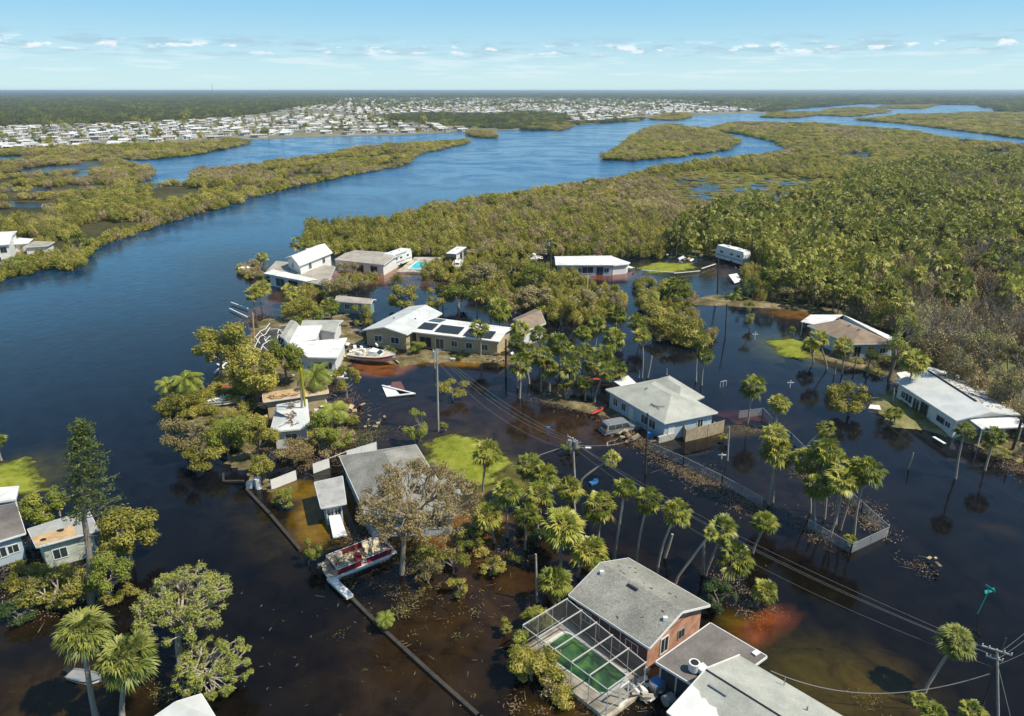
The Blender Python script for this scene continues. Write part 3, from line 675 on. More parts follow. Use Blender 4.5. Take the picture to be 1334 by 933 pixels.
# brick house with the pool
rt, q, w, r0, r1, ro = house('grey shingled brick house with white gable trim beside the screened green pool', [(741,775),(846,844),(925,788),(819,727)], 2.9, 4.3, 'gable', M['roof_grey'], M['brick'],
    [(1,.30,.95,.7,1.5),(1,.62,.8,.9,.9,'dark'),(0,.5,2.2,.2,2.0,'gdoor'),(0,.8,1.2,.9,1.0),(0,.15,1.2,.9,1.0)])
vents(ro, [on_roof(q,r0,r1,.10,.80), on_roof(q,r0,r1,.93,.66)])
MB().bar(on_roof(q,r0,r1,.40,.88)+Vector((0,0,.08)), on_roof(q,r0,r1,.52,.88)+Vector((0,0,.08)), .22, .1).build('ridge_vent', M['dark'], ro)
a_ = w[0].copy(); b_ = w[1].copy(); e_ = (b_-a_).normalized(); nn_ = Vector((e_.y,-e_.x,0)) * (1 if ccw(q) else -1)
MB().slab([a_+nn_*.02+Vector((0,0,-.2)), b_+nn_*.02+Vector((0,0,-.2)), b_+nn_*.06+Vector((0,0,-.2)), a_+nn_*.06+Vector((0,0,-.2))], 2.6).build('porch_panel', M['siding_maroon'], rt)
litter(ro, q, r0, r1, 14, 3, size=.15)
# flat porch roof between
c2 = [(854.8,862.3),(925.5,812),(998.7,855),(927,907)]
root2 = empty('covered_patio', (lambda p: Vector((p.x,p.y,0)))(W(925,858,2.7)), 'dark grey flat patio roof between the brick house and the pale gabled roof', 'patio roof')
q2 = quadW(c2, 2.75); MB().slab(q2, .16).build('roof', M['roof_dark'], root2)
f2 = MB()
for i in range(4):
    a, b = q2[i], q2[(i+1)%4]; off = Vector(((b-a).y, -(b-a).x, 0)).normalized() * (1 if ccw(q2) else -1) * .04
    f2.bar(a+off-Vector((0,0,.07)), b+off-Vector((0,0,.07)), .07, .2)
f2.build('fascia', M['white'], root2)
w2 = inset(q2, .25)
for t_ in (0, .33, .66, 1):
    p = w2[0].lerp(w2[3], t_); MB().box((p.x, p.y, 1.0), (.09, .09, 3.3)).build('post', M['white'], root2)
MB().slab([Vector((p.x,p.y,2.5)) for p in (w2[0], w2[3], w2[3]+Vector((.04,.04,0)), w2[0]+Vector((.04,.04,0)))], 2.9).build('screen_panel', M['screen_dark'], root2)
MB().prism([(p.x, p.y) for p in inset(q2, 1.6)], -.4, 2.5).build('inner_room', M['siding_maroon'], root2)
vents(root2, [], 'white')
p = W(985, 851, 2.8); MB().box(p + Vector((0,0,.05)), (.6,.4,.1), rz=.6).build('skylight', M['white'], root2)
# pale gabled roof at the bottom edge
e0 = W(964,854,3.2); d0 = (W(1090,928,3.2) - e0).normalized(); n0 = W(869,929,3.2); L3 = 17.0
q3 = [n0, n0 + d0 * L3, e0 + d0 * L3, e0]
rt3 = empty('house', ((n0+e0)/2 * 1.0).to_2d().to_3d(), 'pale shingled gable roof with a torn white patch at the bottom edge', 'house')
mb3, r30, r31, _ = roof_mesh([p.copy() for p in q3], 'gable', 3.2, 4.5); r3o = mb3.build('roof', M['roof_pale'], rt3)
w3 = inset(q3, .4); wl3 = MB(); wl3.prism([(p.x,p.y) for p in w3], -.5, 3.1)
mid = (w3[0]+w3[3])/2; wl3.add([Vector((w3[0].x,w3[0].y,3.0)),Vector((w3[3].x,w3[3].y,3.0)),Vector((mid.x,mid.y,4.3))], [(0,1,2)]); wl3.build('wall', M['siding_white'], rt3)
f3 = MB(); f3.bar(q3[0]-d0*.03, r30-d0*.03, .05, .2); f3.bar(r30-d0*.03, q3[3]-d0*.03, .05, .2); f3.build('fascia', M['white'], rt3)
def slope3(u, v, side=0, up=.02): return on_roof(q3, r30, r31, u, v, side) + Vector((0, 0, up))
rag = [(.0,.0),(.0,.62),(.035,.60),(.06,.52),(.075,.55),(.10,.50),(.13,.52),(.15,.44),(.17,.42),(.20,.36),(.23,.38),(.26,.30),(.29,.31),(.32,.24),(.36,.22),(.4,.14),(.42,.0)]
tp = [slope3(u, v, 0, .025) for u, v in rag]; tri = tessellate_polygon([tp]); mt = MB(); mt.add(tp, [tuple(t_) for t_ in tri]); mt.build('torn_underlay', M['tarp_white'], r3o)
rr = random.Random(4)
for _ in range(7):
    u, v = rr.uniform(.18,.42), rr.uniform(.35,.75); c = slope3(u, v, 0, .03); s_ = rr.uniform(.1,.32)
    MB().add([c + Vector((math.cos(k)*s_*rr.uniform(.6,1), math.sin(k)*s_*rr.uniform(.6,1), 0)) for k in range(6)], [tuple(range(6))]).build('underlay_patch', M['tarp_white'], r3o)
MB().bar(slope3(.0,.97,0,.05), slope3(1,.97,0,.05), .07, .06).build('ridge_gap', M['dark'], r3o)
MB().bar(slope3(.05,.78,0,.08), slope3(.13,.78,0,.08), .2, .08).build('roof_vent', M['grey'], r3o)
MB().tube([slope3(.22,.12,1,0), slope3(.22,.12,1,.8)], .03, 6).build('vent_pipe', M['grey'], r3o)
MB().tube([slope3(.36,.45,1,0), slope3(.36,.45,1,.35)], .06, 6).build('vent_pipe', M['grey'], r3o)
# white ventilator on the patio roof
p = W(904,872,2.9); t = empty('roof_ventilator', p, 'round white ventilator with a dark opening at the edge of the flat patio roof', 'ventilator')
v = MB(); v.tube([p, p+Vector((0,0,.65))], [.42,.42], 16); v.build('housing', M['white'], t, smooth=False)
MB().tube([p+Vector((0,0,.64)), p+Vector((0,0,.67))], .3, 14).build('fan_opening', M['dark'], t)
MB().box(p+Vector((.55,-.15,.2)), (.7,.6,.4), rz=.5).build('duct', M['white'], t)

# pool with cage
cg = [(738.6,780.6),(841.4,863.4),(792,898.6),(681,815)]; cgq = quadW(cg, 2.75)
cage = empty('pool_cage', Vector((W(760,870,0).x, W(760,870,0).y, 0)), 'white framed screen cage over the green swimming pool', 'pool cage')
def bil(u, v, z):
    p = cgq[0].lerp(cgq[1], u).lerp(cgq[3].lerp(cgq[2], u), v); return Vector((p.x, p.y, z))
for u in (0, .2, .4, .6, .8, 1):
    for v_ in (0, 1): MB().bar(bil(u,v_,.1), bil(u,v_,2.75), .055).build('post', M['frame'], cage)
    if u in (0, 1):
        for v_ in (.33, .66): MB().bar(bil(u,v_,.1), bil(u,v_,2.75), .05).build('post', M['frame'], cage)
    MB().bar(bil(u,-.02,2.78), bil(u,1,2.78), .06, .09).build('beam', M['frame'], cage)
for v_ in (0, .5, 1): MB().bar(bil(0,v_,2.73), bil(1,v_,2.73), .05, .08).build('beam', M['frame'], cage)
for z in (.95, .22):
    for a, b in (((0,0),(1,0)),((1,0),(1,1)),((0,1),(1,1)),((0,0),(0,1))): MB().bar(bil(*a,z), bil(*b,z), .04).build('rail', M['frame'], cage)
MB().add([bil(0,0,2.70), bil(1,0,2.70), bil(1,1,2.70), bil(0,1,2.70)], [(0,1,2,3)]).build('roof_screen', screenmat('roof_screen_mesh', (.10,.10,.10), .14), cage)
for a, b in (((0,0),(1,0)),((1,0),(1,1)),((0,1),(1,1)),((0,0),(0,1))):
    MB().add([bil(*a,.2), bil(*b,.2), bil(*b,2.7), bil(*a,2.7)], [(0,1,2,3)]).build('screen_panel', M['screen'], cage)
dr = MB(); dr.bar(bil(1,.45,.1), bil(1,.45,2.1), .1); dr.bar(bil(1,.68,.1), bil(1,.68,2.1), .1); dr.bar(bil(1,.45,2.1), bil(1,.68,2.1), .1); dr.bar(bil(1,.45,.3), bil(1,.68,.3), .1, .3); dr.build('door', M['white'], cage)
pool = empty('swimming_pool', cage.location, 'rectangular swimming pool full of murky green water inside the screen cage', 'pool')
def rrect(c, r=.14, n=5):
    """rounded quad in world"""
    out = []
    for i in range(4):
        a, b, d = c[i-1], c[i], c[(i+1)%4]; l = min((a-b).length, (d-b).length)
        p0 = b + (a-b).normalized()*r*l*1.6; p1 = b + (d-b).normalized()*r*l*1.6
        for k in range(n + 1):
            t_ = k / n; out.append((1-t_)**2*p0 + 2*t_*(1-t_)*b + t_*t_*p1)
    return out
pc = [W(737.7,822.8,.3), W(819,881.4,.3), W(784.9,905.4,.3), W(703,847,.3)]
base = [Vector((p.x,p.y,0)) for p in cgq]; base = inset(base, -.25)
outer = [(p.x, p.y) for p in base]
def ring(mb, A, B, z):  # flat band between two loops of equal count
    n = len(A); mb.add([Vector((p.x,p.y,z)) for p in A] + [Vector((p.x,p.y,z)) for p in B], [(i, (i+1)%n, n+(i+1)%n, n+i) for i in range(n)])
pin = rrect(pc); n_ = len(pin); cen = sum(pin, Vector()) / n_
# deck outline resampled to the pool loop's angles
def hit(poly, c, d):
    best = None
    for i in range(len(poly)):
        a, b = poly[i], poly[(i+1)%len(poly)]; e = b - a; det = d.x*(-e.y) + d.y*e.x
        if abs(det) < 1e-9: continue
        r_ = a - c; t_ = (r_.x*(-e.y) + r_.y*e.x) / det; s_ = (d.x*r_.y - d.y*r_.x) / det
        if t_ > 0 and -1e-6 <= s_ <= 1+1e-6: best = t_ if best is None else max(best, t_)
    return c + d * best
cop = [p + (p - cen).normalized() * .28 for p in pin]
out_ = [hit(base, Vector((cen.x,cen.y,0)), Vector(((p-cen).x,(p-cen).y,0)).normalized()) for p in pin]
# also pull to the corners
for bc in base:
    i = min(range(n_), key=lambda k: (out_[k]-bc).length); out_[i] = bc
dk = MB(); ring(dk, cop, out_, .30)
dk.add([Vector((p.x,p.y,.30)) for p in out_] + [Vector((p.x,p.y,-.5)) for p in out_], [(i,(i+1)%n_,n_+(i+1)%n_,n_+i) for i in range(n_)])
dk.build('deck', M['deck'], pool)
cp_ = MB(); ring(cp_, pin, cop, .34); cp_.add([Vector((p.x,p.y,.34)) for p in pin] + [Vector((p.x,p.y,-.2)) for p in pin], [(i,(i+1)%n_,n_+(i+1)%n_,n_+i) for i in range(n_)])
cp_.add([Vector((p.x,p.y,.34)) for p in cop] + [Vector((p.x,p.y,.29)) for p in cop], [(i,(i+1)%n_,n_+(i+1)%n_,n_+i) for i in range(n_)]); cp_.build('coping', M['white'], pool)
def poolmat(name, c1, c2, c3):
    m, t, b = new_mat(name); g = N(t,'ShaderNodeNewGeometry'); z = N(t,'ShaderNodeTexNoise', ins={'Scale':.45,'Detail':4.0,'Distortion':1.2}); t.links.new(g.outputs['Position'], z.inputs[0])
    t.links.new(ramp(t, z.outputs[0], [(.35,c1),(.5,c2),(.65,c3)]), b.inputs['Base Color']); b.inputs['Roughness'].default_value=.06; b.inputs['IOR'].default_value=1.33; return m
gw = poolmat('green_pool_water', (.010,.035,.018), (.028,.10,.03), (.08,.21,.04))
MB().add([Vector((p.x,p.y,.2)) for p in pin], [tuple(range(n_))]).build('pool_water', gw, pool)

# house under the bare tree
rt, q, w, r0, r1, ro = house('grey hip roofed house with a storm-browned tree fallen over its roof', [(478,673),(442,594),(541.6,579),(597,668)], 2.9, 4.4, 'hip', M['roof_grey'], M['siding_blue'],
    [(3,.2,1.2,.9,1.2),(3,.5,2.0,.2,2.1,'gdoor'),(3,.8,1.2,.9,1.2),(0,.3,1.2,.9,1.2),(0,.7,1.2,.9,1.2)], hip=3.4)
rt, q, w, r0, r1, ro = house('grey low panelled porch roof on the left side of the tree-covered house', [(409.6,628),(418,661),(451,655),(446,620)], 2.6, 2.6, 'flat', M['roof_dark'], M['siding_blue'], [(1,.3,.8,.6,1.4),(1,.7,.8,.6,1.4)], name='porch', cat='porch')
ro.data.materials[0] = M['roof_tan'].copy(); ro.data.materials[0].node_tree.nodes
M['roof_mid'] = mat('worn_grey_panel_roof', (.42,.42,.40), .8, .3, .8); ro.data.materials[0] = M['roof_mid']
house('small pale hip roofed annexe at the lawn end of the tree-covered house', [(566,632),(572,622),(588,619),(604,646)], 2.7, 3.3, 'hip', M['roof_pale'], M['siding_blue'], name='annexe', cat='house', trim=False)
pp = [W(428,672,1.3), W(443,670,1.4), W(452,697,.5), W(434,701,.3)]; t = MB(); t.slab(pp, .12); o = t.build('leaning_board', M['white']); tag(o, 'white board leaning against the porch of the tree-covered house', 'board')
pp = [W(478,668,2.3), W(515,662,2.3), W(520,680,.6), W(482,690,.5)]; o = MB().slab(pp, .03).build('blue_tarpaulin', M['blue_tarp']); tag(o, 'blue tarpaulin hanging from the eave above the pontoon boat', 'tarpaulin')

# blue-grey house in the centre
rtB, q, w, r0, r1, ro = house('blue house with grey shingled hip roofs, van parked in front', [(789,507),(865.4,551),(935,537),(856,494)], 2.9, 4.5, 'hip', M['roof_grey'], M['siding_blue'],
    [(0,.12,1.0,.9,1.2),(0,.28,1.0,.9,1.2),(0,.42,.9,.0,2.0,'door'),(0,.66,1.3,.8,1.3),(0,.8,1.3,.8,1.3),(1,.15,.9,.0,2.0,'door'),(1,.75,.9,.9,1.2)], hip=4.2)
ro.data.materials[0] = M['roof_pale']
qw = quadW([(836,500),(872,489),(918,517),(885,531)], 2.92); mbw, a, b, _ = roof_mesh([qw[0], qw[1], qw[2], qw[3]], 'hip', 2.92, 4.1, 2.8, axis=1)
mbw.build('wing_roof', M['roof_pale'], rtB); MB().prism([(p.x,p.y) for p in inset(qw,.45)], -.5, 2.8).build('wing_wall', M['siding_blue'], rtB)
vents(ro, [on_roof(q,r0,r1,.25,.75,0)], 'grey', .25)
rh = random.Random(8); brn = MB()
for k in range(5):
    c = on_roof(q,r0,r1,.78,.35,0)+Vector((0,0,.1)); brn.bar(c, c+Vector((rh.uniform(-1,1),rh.uniform(-1,1),rh.uniform(0,.4))), .06)
brn.build('fallen_branch', M['twig'], ro)

# white metal roofed house on the right
rt, q, w, r0, r1, ro = house('long white house with a white metal roof on the right bank', [(1166,496),(1245.5,547.5),(1331,541),(1243,484)], 2.9, 3.9, 'gable', M['roof_lightgrey'], M['siding_white'],
    [(0,.12,1.0,.9,1.0),(0,.22,1.6,.8,1.2),(0,.36,1.4,.0,2.1,'gdoor'),(0,.50,1.6,.2,2.0,'dark'),(0,.78,1.5,1.0,.8,'dark'),(0,.9,1.0,1.0,.8)])
MB().bar(r0.lerp(r1,.02)+Vector((0,0,.06)), r0.lerp(r1,.8)+Vector((0,0,.06)), .25, .1).build('ridge_gap', M['dark'], ro); litter(ro, q, r0, r1, 120, 5, side=(1,), size=.5)
for (cn, hh, lb, nm) in (([(1168,486),(1176,496),(1225,482),(1212,478)], 2.6, 'low white flat roof behind the white metal roofed house', 'carport'), ([(1258,543),(1279,558.5),(1336,556),(1322,539)], 2.7, 'white flat carport roof at the near end of the white metal roofed house', 'carport')):
    qx = quadW(cn, hh); rx = empty(nm, Vector((qx[0].x, qx[0].y, 0)), lb, 'carport'); MB().slab(qx, .15).build('roof', M['roof_white'], rx)
    for p in inset(qx, .3): MB().box((p.x,p.y,hh/2-.3), (.12,.12,hh+.4)).build('post', M['white'], rx)
    MB().prism([(p.x,p.y) for p in inset(qx,1.6)], -.3, hh-.2).build('store_room', M['siding_white'], rx)
# brown roof house
rt, q, w, r0, r1, ro = house('pale blue house with a brown hip roof behind two leaning palms on the right bank', [(1052,424),(1110,448),(1168,447),(1096,416)], 2.9, 4.1, 'hip', M['roof_brown'], M['siding_blue'],
    [(1,.15,1.2,.3,1.9,'dark'),(1,.5,1.2,.9,1.2),(1,.8,1.0,.9,1.0),(0,.3,1.6,.8,1.2),(0,.7,1.6,.8,1.2)], hip=3.5)
vents(ro, [r0.lerp(r1,.5), r0.lerp(r1,.95)], 'grey', .3)
qx = quadW([(1043,419),(1072,425),(1098,410),(1056,410)], 2.8); rx = empty('carport', Vector((qx[0].x,qx[0].y,0)), 'white flat roof adjoining the far corner of the brown hip roofed house', 'carport')
MB().slab(qx,.15).build('roof', M['roof_white'], rx)
for p in inset(qx,.3): MB().box((p.x,p.y,1.2), (.12,.12,3)).build('post', M['white'], rx)
qx = quadW([(1098,410),(1108,414),(1172,443),(1160,444),(1090,413)][:4], 3.2); rx = empty('carport', Vector((qx[0].x,qx[0].y,0)), 'narrow white roof strip running behind the brown hip roof', 'carport'); MB().slab([qx[0],qx[1],qx[2],qx[3]],.12).build('roof', M['roof_white'], rx)
MB().prism([(p.x,p.y) for p in inset(qx,.4)], -.3, 3.0).build('wall', M['siding_blue'], rx)
# far bungalow by the mangroves
rt, q, w, r0, r1, ro = house('white roofed pale blue bungalow at the mangrove edge, right of the dark pole', [(724,345),(800,345),(797,333),(722,334)], 2.9, 3.6, 'gable', M['roof_white'], M['siding_blue'],
    [(0,.1,.9,.0,2.1,'dark'),(0,.2,1.4,.9,1.1),(0,.42,1.1,.9,1.1),(0,.55,3.0,.6,1.7),(0,.78,1.6,.1,2.1,'dark'),(0,.9,1.2,.9,1.1)])
rt, q, w, r0, r1, ro = house('torn white porch roof sagging at the right end of the far bungalow', [(796,346),(818,344),(821,342),(797,334)], 2.6, 2.6, 'flat', M['roof_white'], M['siding_white'], name='porch', cat='porch')
# riverside white two storey house
rt, q, w, r0, r1, ro = house('white two storey house with a white gable roof on the river point', [(372,336),(390,346),(433,329),(414,319)], 5.3, 6.6, 'gable', M['roof_white'], M['white'],
    [(0,.4,1.2,3.6,1.2),(1,.3,1.2,3.4,1.3),(1,.75,1.2,3.4,1.3)], axis=1)
MB().box(W(404,336,4.0)+Vector((0,0,0)), (1.6,1.2,4.6), rz=.3).build('chimney', M['white'], rt)
rt, q, w, r0, r1, ro = house('wide low terrace roof round the white two storey house', [(344,357),(425,372),(437,347),(360,340)], 3.0, 3.0, 'flat', M['roof_tan'], M['siding_white'],
    [(0,.2,3.0,.3,1.9),(0,.45,3.0,.3,1.9,'dark'),(0,.7,2.0,.3,1.9,'dark'),(0,.9,2.0,.3,1.9)], over=1.1, name='terrace', cat='house')
qx = quadW([(343,356),(398,366.5),(414,364),(356,351)], 3.25); MB().slab(qx,.12).build('awning', M['roof_white'], rt)
# neighbour with caravan and turquoise pool
house('low house with a pinkish white flat roof left of the turquoise pool', [(436,338),(500,345),(526,330),(463,326)], 2.9, 3.3, 'gable', M['roof_tan'], M['siding_white'], [(0,.2,1.6,.8,1.2),(0,.5,2.0,.3,1.8,'dark'),(0,.8,2.0,.3,1.8,'dark')])
# teal cabin
house('small teal cabin with a pinkish white roof among shrubs', [(436,392),(483,396),(490,390),(442,385)], 2.6, 3.1, 'gable', M['roof_tan'], M['siding_teal'], [(0,.3,1.2,.8,1.2),(0,.6,1.2,.8,1.2),(0,.85,.9,0,2.0,'door')])
# damaged white roofed house
rt, q, w, r0, r1, ro = house('white flat roofed house with a courtyard left of the stranded boat', [(401,465),(439,466),(452,440),(377,447)], 3.0, 3.0, 'flat', M['roof_white'], M['siding_white'], [(0,.3,1.4,.8,1.2),(0,.7,1.4,.8,1.2)])
house('narrow white roofed arm of the courtyard house', [(376,448),(412,441),(419,424),(389,424.5)], 3.02, 3.02, 'flat', M['roof_white'], M['siding_white'], name='house_wing', cat='house')
house('grey green sloping roof on the river side of the courtyard house', [(365,438),(376,447.5),(390,424),(379,417)], 2.8, 3.1, 'gable', M['roof_pale'], M['siding_white'], name='house_wing', cat='house', axis=1)
house('grey roof closing the far side of the courtyard house', [(392,425),(437,433),(447,417),(398,417)], 2.7, 3.2, 'gable', M['roof_pale'], M['siding_white'], name='house_wing', cat='house')
# pair of long houses behind the big boat
rt, q, w, r0, r1, ro = house('tan house with a long pale grey roof beside the stranded motorboat', [(472,430),(530,436),(576,408),(534,399)], 3.0, 4.0, 'gable', M['roof_lightgrey'], M['siding_tan'],
    [(0,.3,1.5,.9,1.2),(0,.72,1.6,.9,1.2)], axis=1)
vents(ro, [on_roof(q[1:]+q[:1],r0,r1,.5,.5), on_roof(q[1:]+q[:1],r0,r1,.4,.6,1)], 'grey', .3)
rt, q, w, r0, r1, ro = house('long tan house with black solar panels on its white roof', [(537,432),(650,445),(668,427),(566,414)], 3.0, 3.5, 'gable', M['roof_white'], M['siding_tan'],
    [(0,.12,2.2,.2,1.9,'dark'),(0,.3,1.6,.2,1.9),(0,.48,1.2,.9,1.1),(0,.66,1.2,.9,1.1),(0,.85,1.2,.9,1.1)])
for (u0,u1,v0,v1,sd_) in ((.02,.2,.3,.92,0),(.24,.52,.18,.9,0),(.58,.9,.12,.85,0),(.03,.18,.2,.8,1)):
    pq = [on_roof(q,r0,r1,u0,v0,sd_),on_roof(q,r0,r1,u1,v0,sd_),on_roof(q,r0,r1,u1,v1,sd_),on_roof(q,r0,r1,u0,v1,sd_)]
    MB().slab([p+Vector((0,0,.12)) for p in pq], .08).build('solar_panel', M['solar'], ro)
house('small house with a reddish brown and white gable behind the palms', [(681,432),(711,421),(697,403),(668,416)], 3.2, 4.3, 'gable', M['roof_brown'], M['white'], [(0,.5,1.0,.9,1.0)])
# plywood roof and grey roof on the left point
rt, q, w, r0, r1, ro = house('flat roof stripped to bare orange plywood between the shore trees', [(343,523),(428,511),(425,501),(342,512)], 2.8, 3.0, 'gable', M['ply'], M['siding_tan'], [(0,.5,2,.4,1.6,'dark')])
litter(ro, q, r0, r1, 60, 9, 'debris_brown', (0,), .5)
rt, q, w, r0, r1, ro = house('pale grey roofed house half hidden by fallen trees behind the yellow palm trunk', [(352,562),(404,557),(400,520),(361,527)], 2.8, 3.6, 'hip', M['roof_lightgrey'], M['siding_white'], [(0,.5,1.4,.8,1.2)], hip=4)
litter(ro, q, r0, r1, 80, 19, 'debris_brown', (0,1), .7)
# houses at the lower left
rt, q, w, r0, r1, ro = house('grey shingled house at the left edge beside the tall conifer', [(-60,722),(33,694),(20,655),(-60,672)], 3.0, 3.7, 'gable', M['roof_dark'], M['siding_blue'], [(0,.82,1.0,1.0,.9),(0,.6,1.2,.9,1.1)])
house('white weathered low roof at the left edge behind the grey shingled house', [(-50,660),(20,650),(24,633),(-50,640)], 2.7, 2.7, 'flat', M['roof_white'], M['siding_white'], name='outbuilding', cat='house')
rt, q, w, r0, r1, ro = house('flat roofed pale building with its plywood decking exposed, next to the tall conifer', [(47,712),(128,690),(115,664),(36,689)], 3.0, 3.0, 'flat', M['roof_dark'], M['siding_teal'], [(0,.3,1.2,.8,1.1)])
ro.data.materials[0] = M['roof_mid']; wl_ = [c for c in rt.children if c.name.startswith('wall')][0]; wl_.data.materials[0] = mat('pale_green_stucco', (.55,.60,.50), .8, .3, 1)
py_ = [W(41,700,3.03), W(47,711,3.03), W(101,697,3.03), W(94,684,3.03)]; MB().slab(py_, .02).build('plywood_decking', M['ply'], ro)
for x, y in ((56,703),(79,691)):
    c = W(x,y,3.05); MB().add([c+Vector((math.cos(k)*.38*random.uniform(.7,1.1), math.sin(k)*.34*random.uniform(.7,1.1), 0)) for k in range(7)], [tuple(range(7))]).build('hole', M['dark'], ro)
rt, q, w, r0, r1, ro = house('grey metal sheet roof at the bottom left edge below the spreading trees', [(196,937),(288,985),(281,935),(262,904)], 2.8, 3.2, 'gable', M['roof_lightgrey'], M['siding_white'], name='boat_shelter', cat='shelter')
# white house on the far left bank
rt, q, w, r0, r1, ro = house('white two storey house on the left bank beside the curved white seawall', [(-40,322),(12,318),(22,301),(-40,304)], 5.2, 5.9, 'gable', M['roof_white'], M['white'], [(0,.55,2.0,3.0,1.4,'dark'),(0,.85,1.4,3.0,1.4,'dark'),(0,.6,2.0,.5,1.4),(1,.5,1.2,3.0,1.3)])
house('flat white annexe next to the two storey house on the left bank', [(16,318),(36,317),(43,311),(24,310)], 3.0, 3.0, 'flat', M['roof_white'], M['white'], name='annexe', cat='house')
house('tan low roof shed at the left bank behind shrubs', [(30,322),(62,320),(71,315),(45,314)], 2.6, 2.6, 'flat', M['roof_tan'], M['siding_white'], name='shed', cat='shed')
# ------------------------------------------------------------------ fences, walls
def path_wall(name, px, h, th, m, label, cat, base=0.0, depth_=.6, world=False):
    P = px if world else [W(*p) for p in px]; mb = MB()
    for a, b in zip(P[:-1], P[1:]):
        e = (b - a).normalized(); mb.bar(Vector((a.x,a.y,(base+h-depth_)/2)) - e*th*.3, Vector((b.x,b.y,(base+h-depth_)/2)) + e*th*.3, th, base+h+depth_)
    o = mb.build(name, m); tag(o, label, cat); return o
def panel_fence(name, pts, h, label, cat, m_post, m_panel, step=2.4, posts=True, rail=True, th=.05, skip=(), group=None, z0=-.3, noise_=0.0):
    P = [W(*p) for p in pts]; root = empty(name, Vector((P[0].x,P[0].y,0)), label, cat, group); k = 0; rr = random.Random(len(pts))
    for a, b in zip(P[:-1], P[1:]):
        n = max(1, round((b-a).length / step))
        for i in range(n):
            p, q_ = a.lerp(b, i/n), a.lerp(b, (i+1)/n); lean = Vector((rr.uniform(-noise_,noise_), rr.uniform(-noise_,noise_), 0))
            MB().bar(Vector((p.x,p.y,z0)), Vector((p.x,p.y,h+.05))+lean, .08).build('post', m_post, root)
            if rail and k not in skip: MB().bar(Vector((p.x,p.y,h))+lean, Vector((q_.x,q_.y,h)), .05).build('rail', m_post, root)
            if k not in skip and m_panel is not None:
                mb = MB(); e = (q_-p)
                if th <= .02: mb.add([Vector((p.x,p.y,z0)), Vector((q_.x,q_.y,z0)), Vector((q_.x,q_.y,h)), Vector((p.x,p.y,h))+lean], [(0,1,2,3)])
                else:
                    nb = max(2, int(e.length/.28))
                    for j in range(nb):
                        u = p.lerp(q_, (j+.5)/nb); hh = h + rr.uniform(-.03,.03)
                        mb.box((u.x,u.y,(hh+z0)/2), (e.length/nb-(.02 if 'wood' in m_panel.name else -.002), th, hh-z0), rz=math.atan2(e.y,e.x))
                mb.build('panel', m_panel, root)
            k += 1
        MB().bar(Vector((b.x,b.y,z0)), Vector((b.x,b.y,h+.05)), .08).build('post', m_post, root)
    return root
panel_fence('wooden_fence', [(885,552),(892,576),(921,569),(942,563)], 1.75, 'brown board fence round the patio of the blue house', 'fence', M['wood'], M['wood'])
panel_fence('chain_link_fence', [(845,587),(890,606),(940,631),(992,660)], 1.15, 'chain link fence with leaf litter along it running down from the board fence', 'fence', M['metal'], M['chain'], step=3, th=.01)
panel_fence('chain_link_fence', [(1052,689),(1108,721),(1157,698),(1122,666),(1096,642),(1069,614),(1030,575),(1007,556),(993,541),(962,545)], 1.1, 'chain link fence enclosing the palm lot with a sharp corner at lower right', 'fence', M['metal'], M['chain'], step=3, th=.01)
panel_fence('white_fence', [(354,638),(387,625)], 1.25, 'solid white fence panel nearest the seawall by the amber shallows', 'fence', M['white'], M['white'], step=2.2)
panel_fence('white_fence', [(387,625),(408,617),(430,609)], 1.25, 'broken white fence with missing boards beside the grey porch', 'fence', M['white'], M['white'], step=2.0, skip=(0,))
panel_fence('white_fence', [(430,609),(452,600)], 1.25, 'short open white railing between the broken fence and the solid panel', 'fence', M['white'], None, step=2.0)
panel_fence('white_fence', [(452,600),(491,588)], 1.3, 'solid white fence panel touching the grey hip roof', 'fence', M['white'], M['white'], step=2.4)
path_wall('seawall', [(322,640),(352,672),(391,718)], .3, .32, M['wood_dark'], 'dark timber seawall along the canal left of the amber shallows', 'seawall')
path_wall('seawall', [(455,778),(500,823),(560,878),(624,935),(660,970)], .28, .32, M['wood_dark'], 'long dark timber seawall slanting to the bottom edge', 'seawall')
path_wall('seawall', [(42,344),(52,345.5),(66,344),(82,338)], 1.2, .4, M['white'], 'curved white concrete seawall on the left bank', 'seawall')
t = MB(); a, b = W(430,753,.4), W(456,778,.4); t.bar(a, b, .7, .25); o = t.build('gangway', M['white']); tag(o, 'white floating gangway at the stern of the red pontoon boat', 'gangway')
path_wall('garden_wall', [(438,346),(470,350),(484,352)], 1.6, .25, M['white'], 'low white wall in front of the pinkish white roof', 'wall')
path_wall('stone_wall', [(858,577),(876,572)], .9, .35, M['concrete'], 'short grey garden wall left of the board fence', 'wall')
path_wall('dock', [(322,585),(324,606)], .5, .25, M['wood'], 'small timber jetty edge on the left shore', 'dock') if False else None

def bare_mesh(name, seed):
    rr = random.Random(seed); mb = MB()
    def grow(p, d, L, r, lv):
        q = p + d * L * .5 + Vector((rr.gauss(0,1), rr.gauss(0,1), 0)) * L * .06; e = p + d * L; mb.tube([p, q, e], [r, r * .8, r * .55], 4 if lv > 1 else 5, cap=False)
        if lv >= 4: return
        for _ in range(3 if lv else 5):
            a = rr.uniform(0, 6.28); s = rr.uniform(.4, .95); nd = (d * .8 + Vector((math.cos(a), math.sin(a), .25)) * s).normalized(); t_ = rr.uniform(.55, 1.0); grow(p.lerp(e, t_), nd, L * rr.uniform(.5, .75), r * .5, lv + 1)
    grow(Vector((0,0,0)), Vector((0,0,1)), .42, .03, 0); T_b = mb
    me = bpy.data.meshes.new(name); me.from_pydata([tuple(v) for v in mb.v], [], mb.f); me.materials.append(M['bark']); me.update(); return me
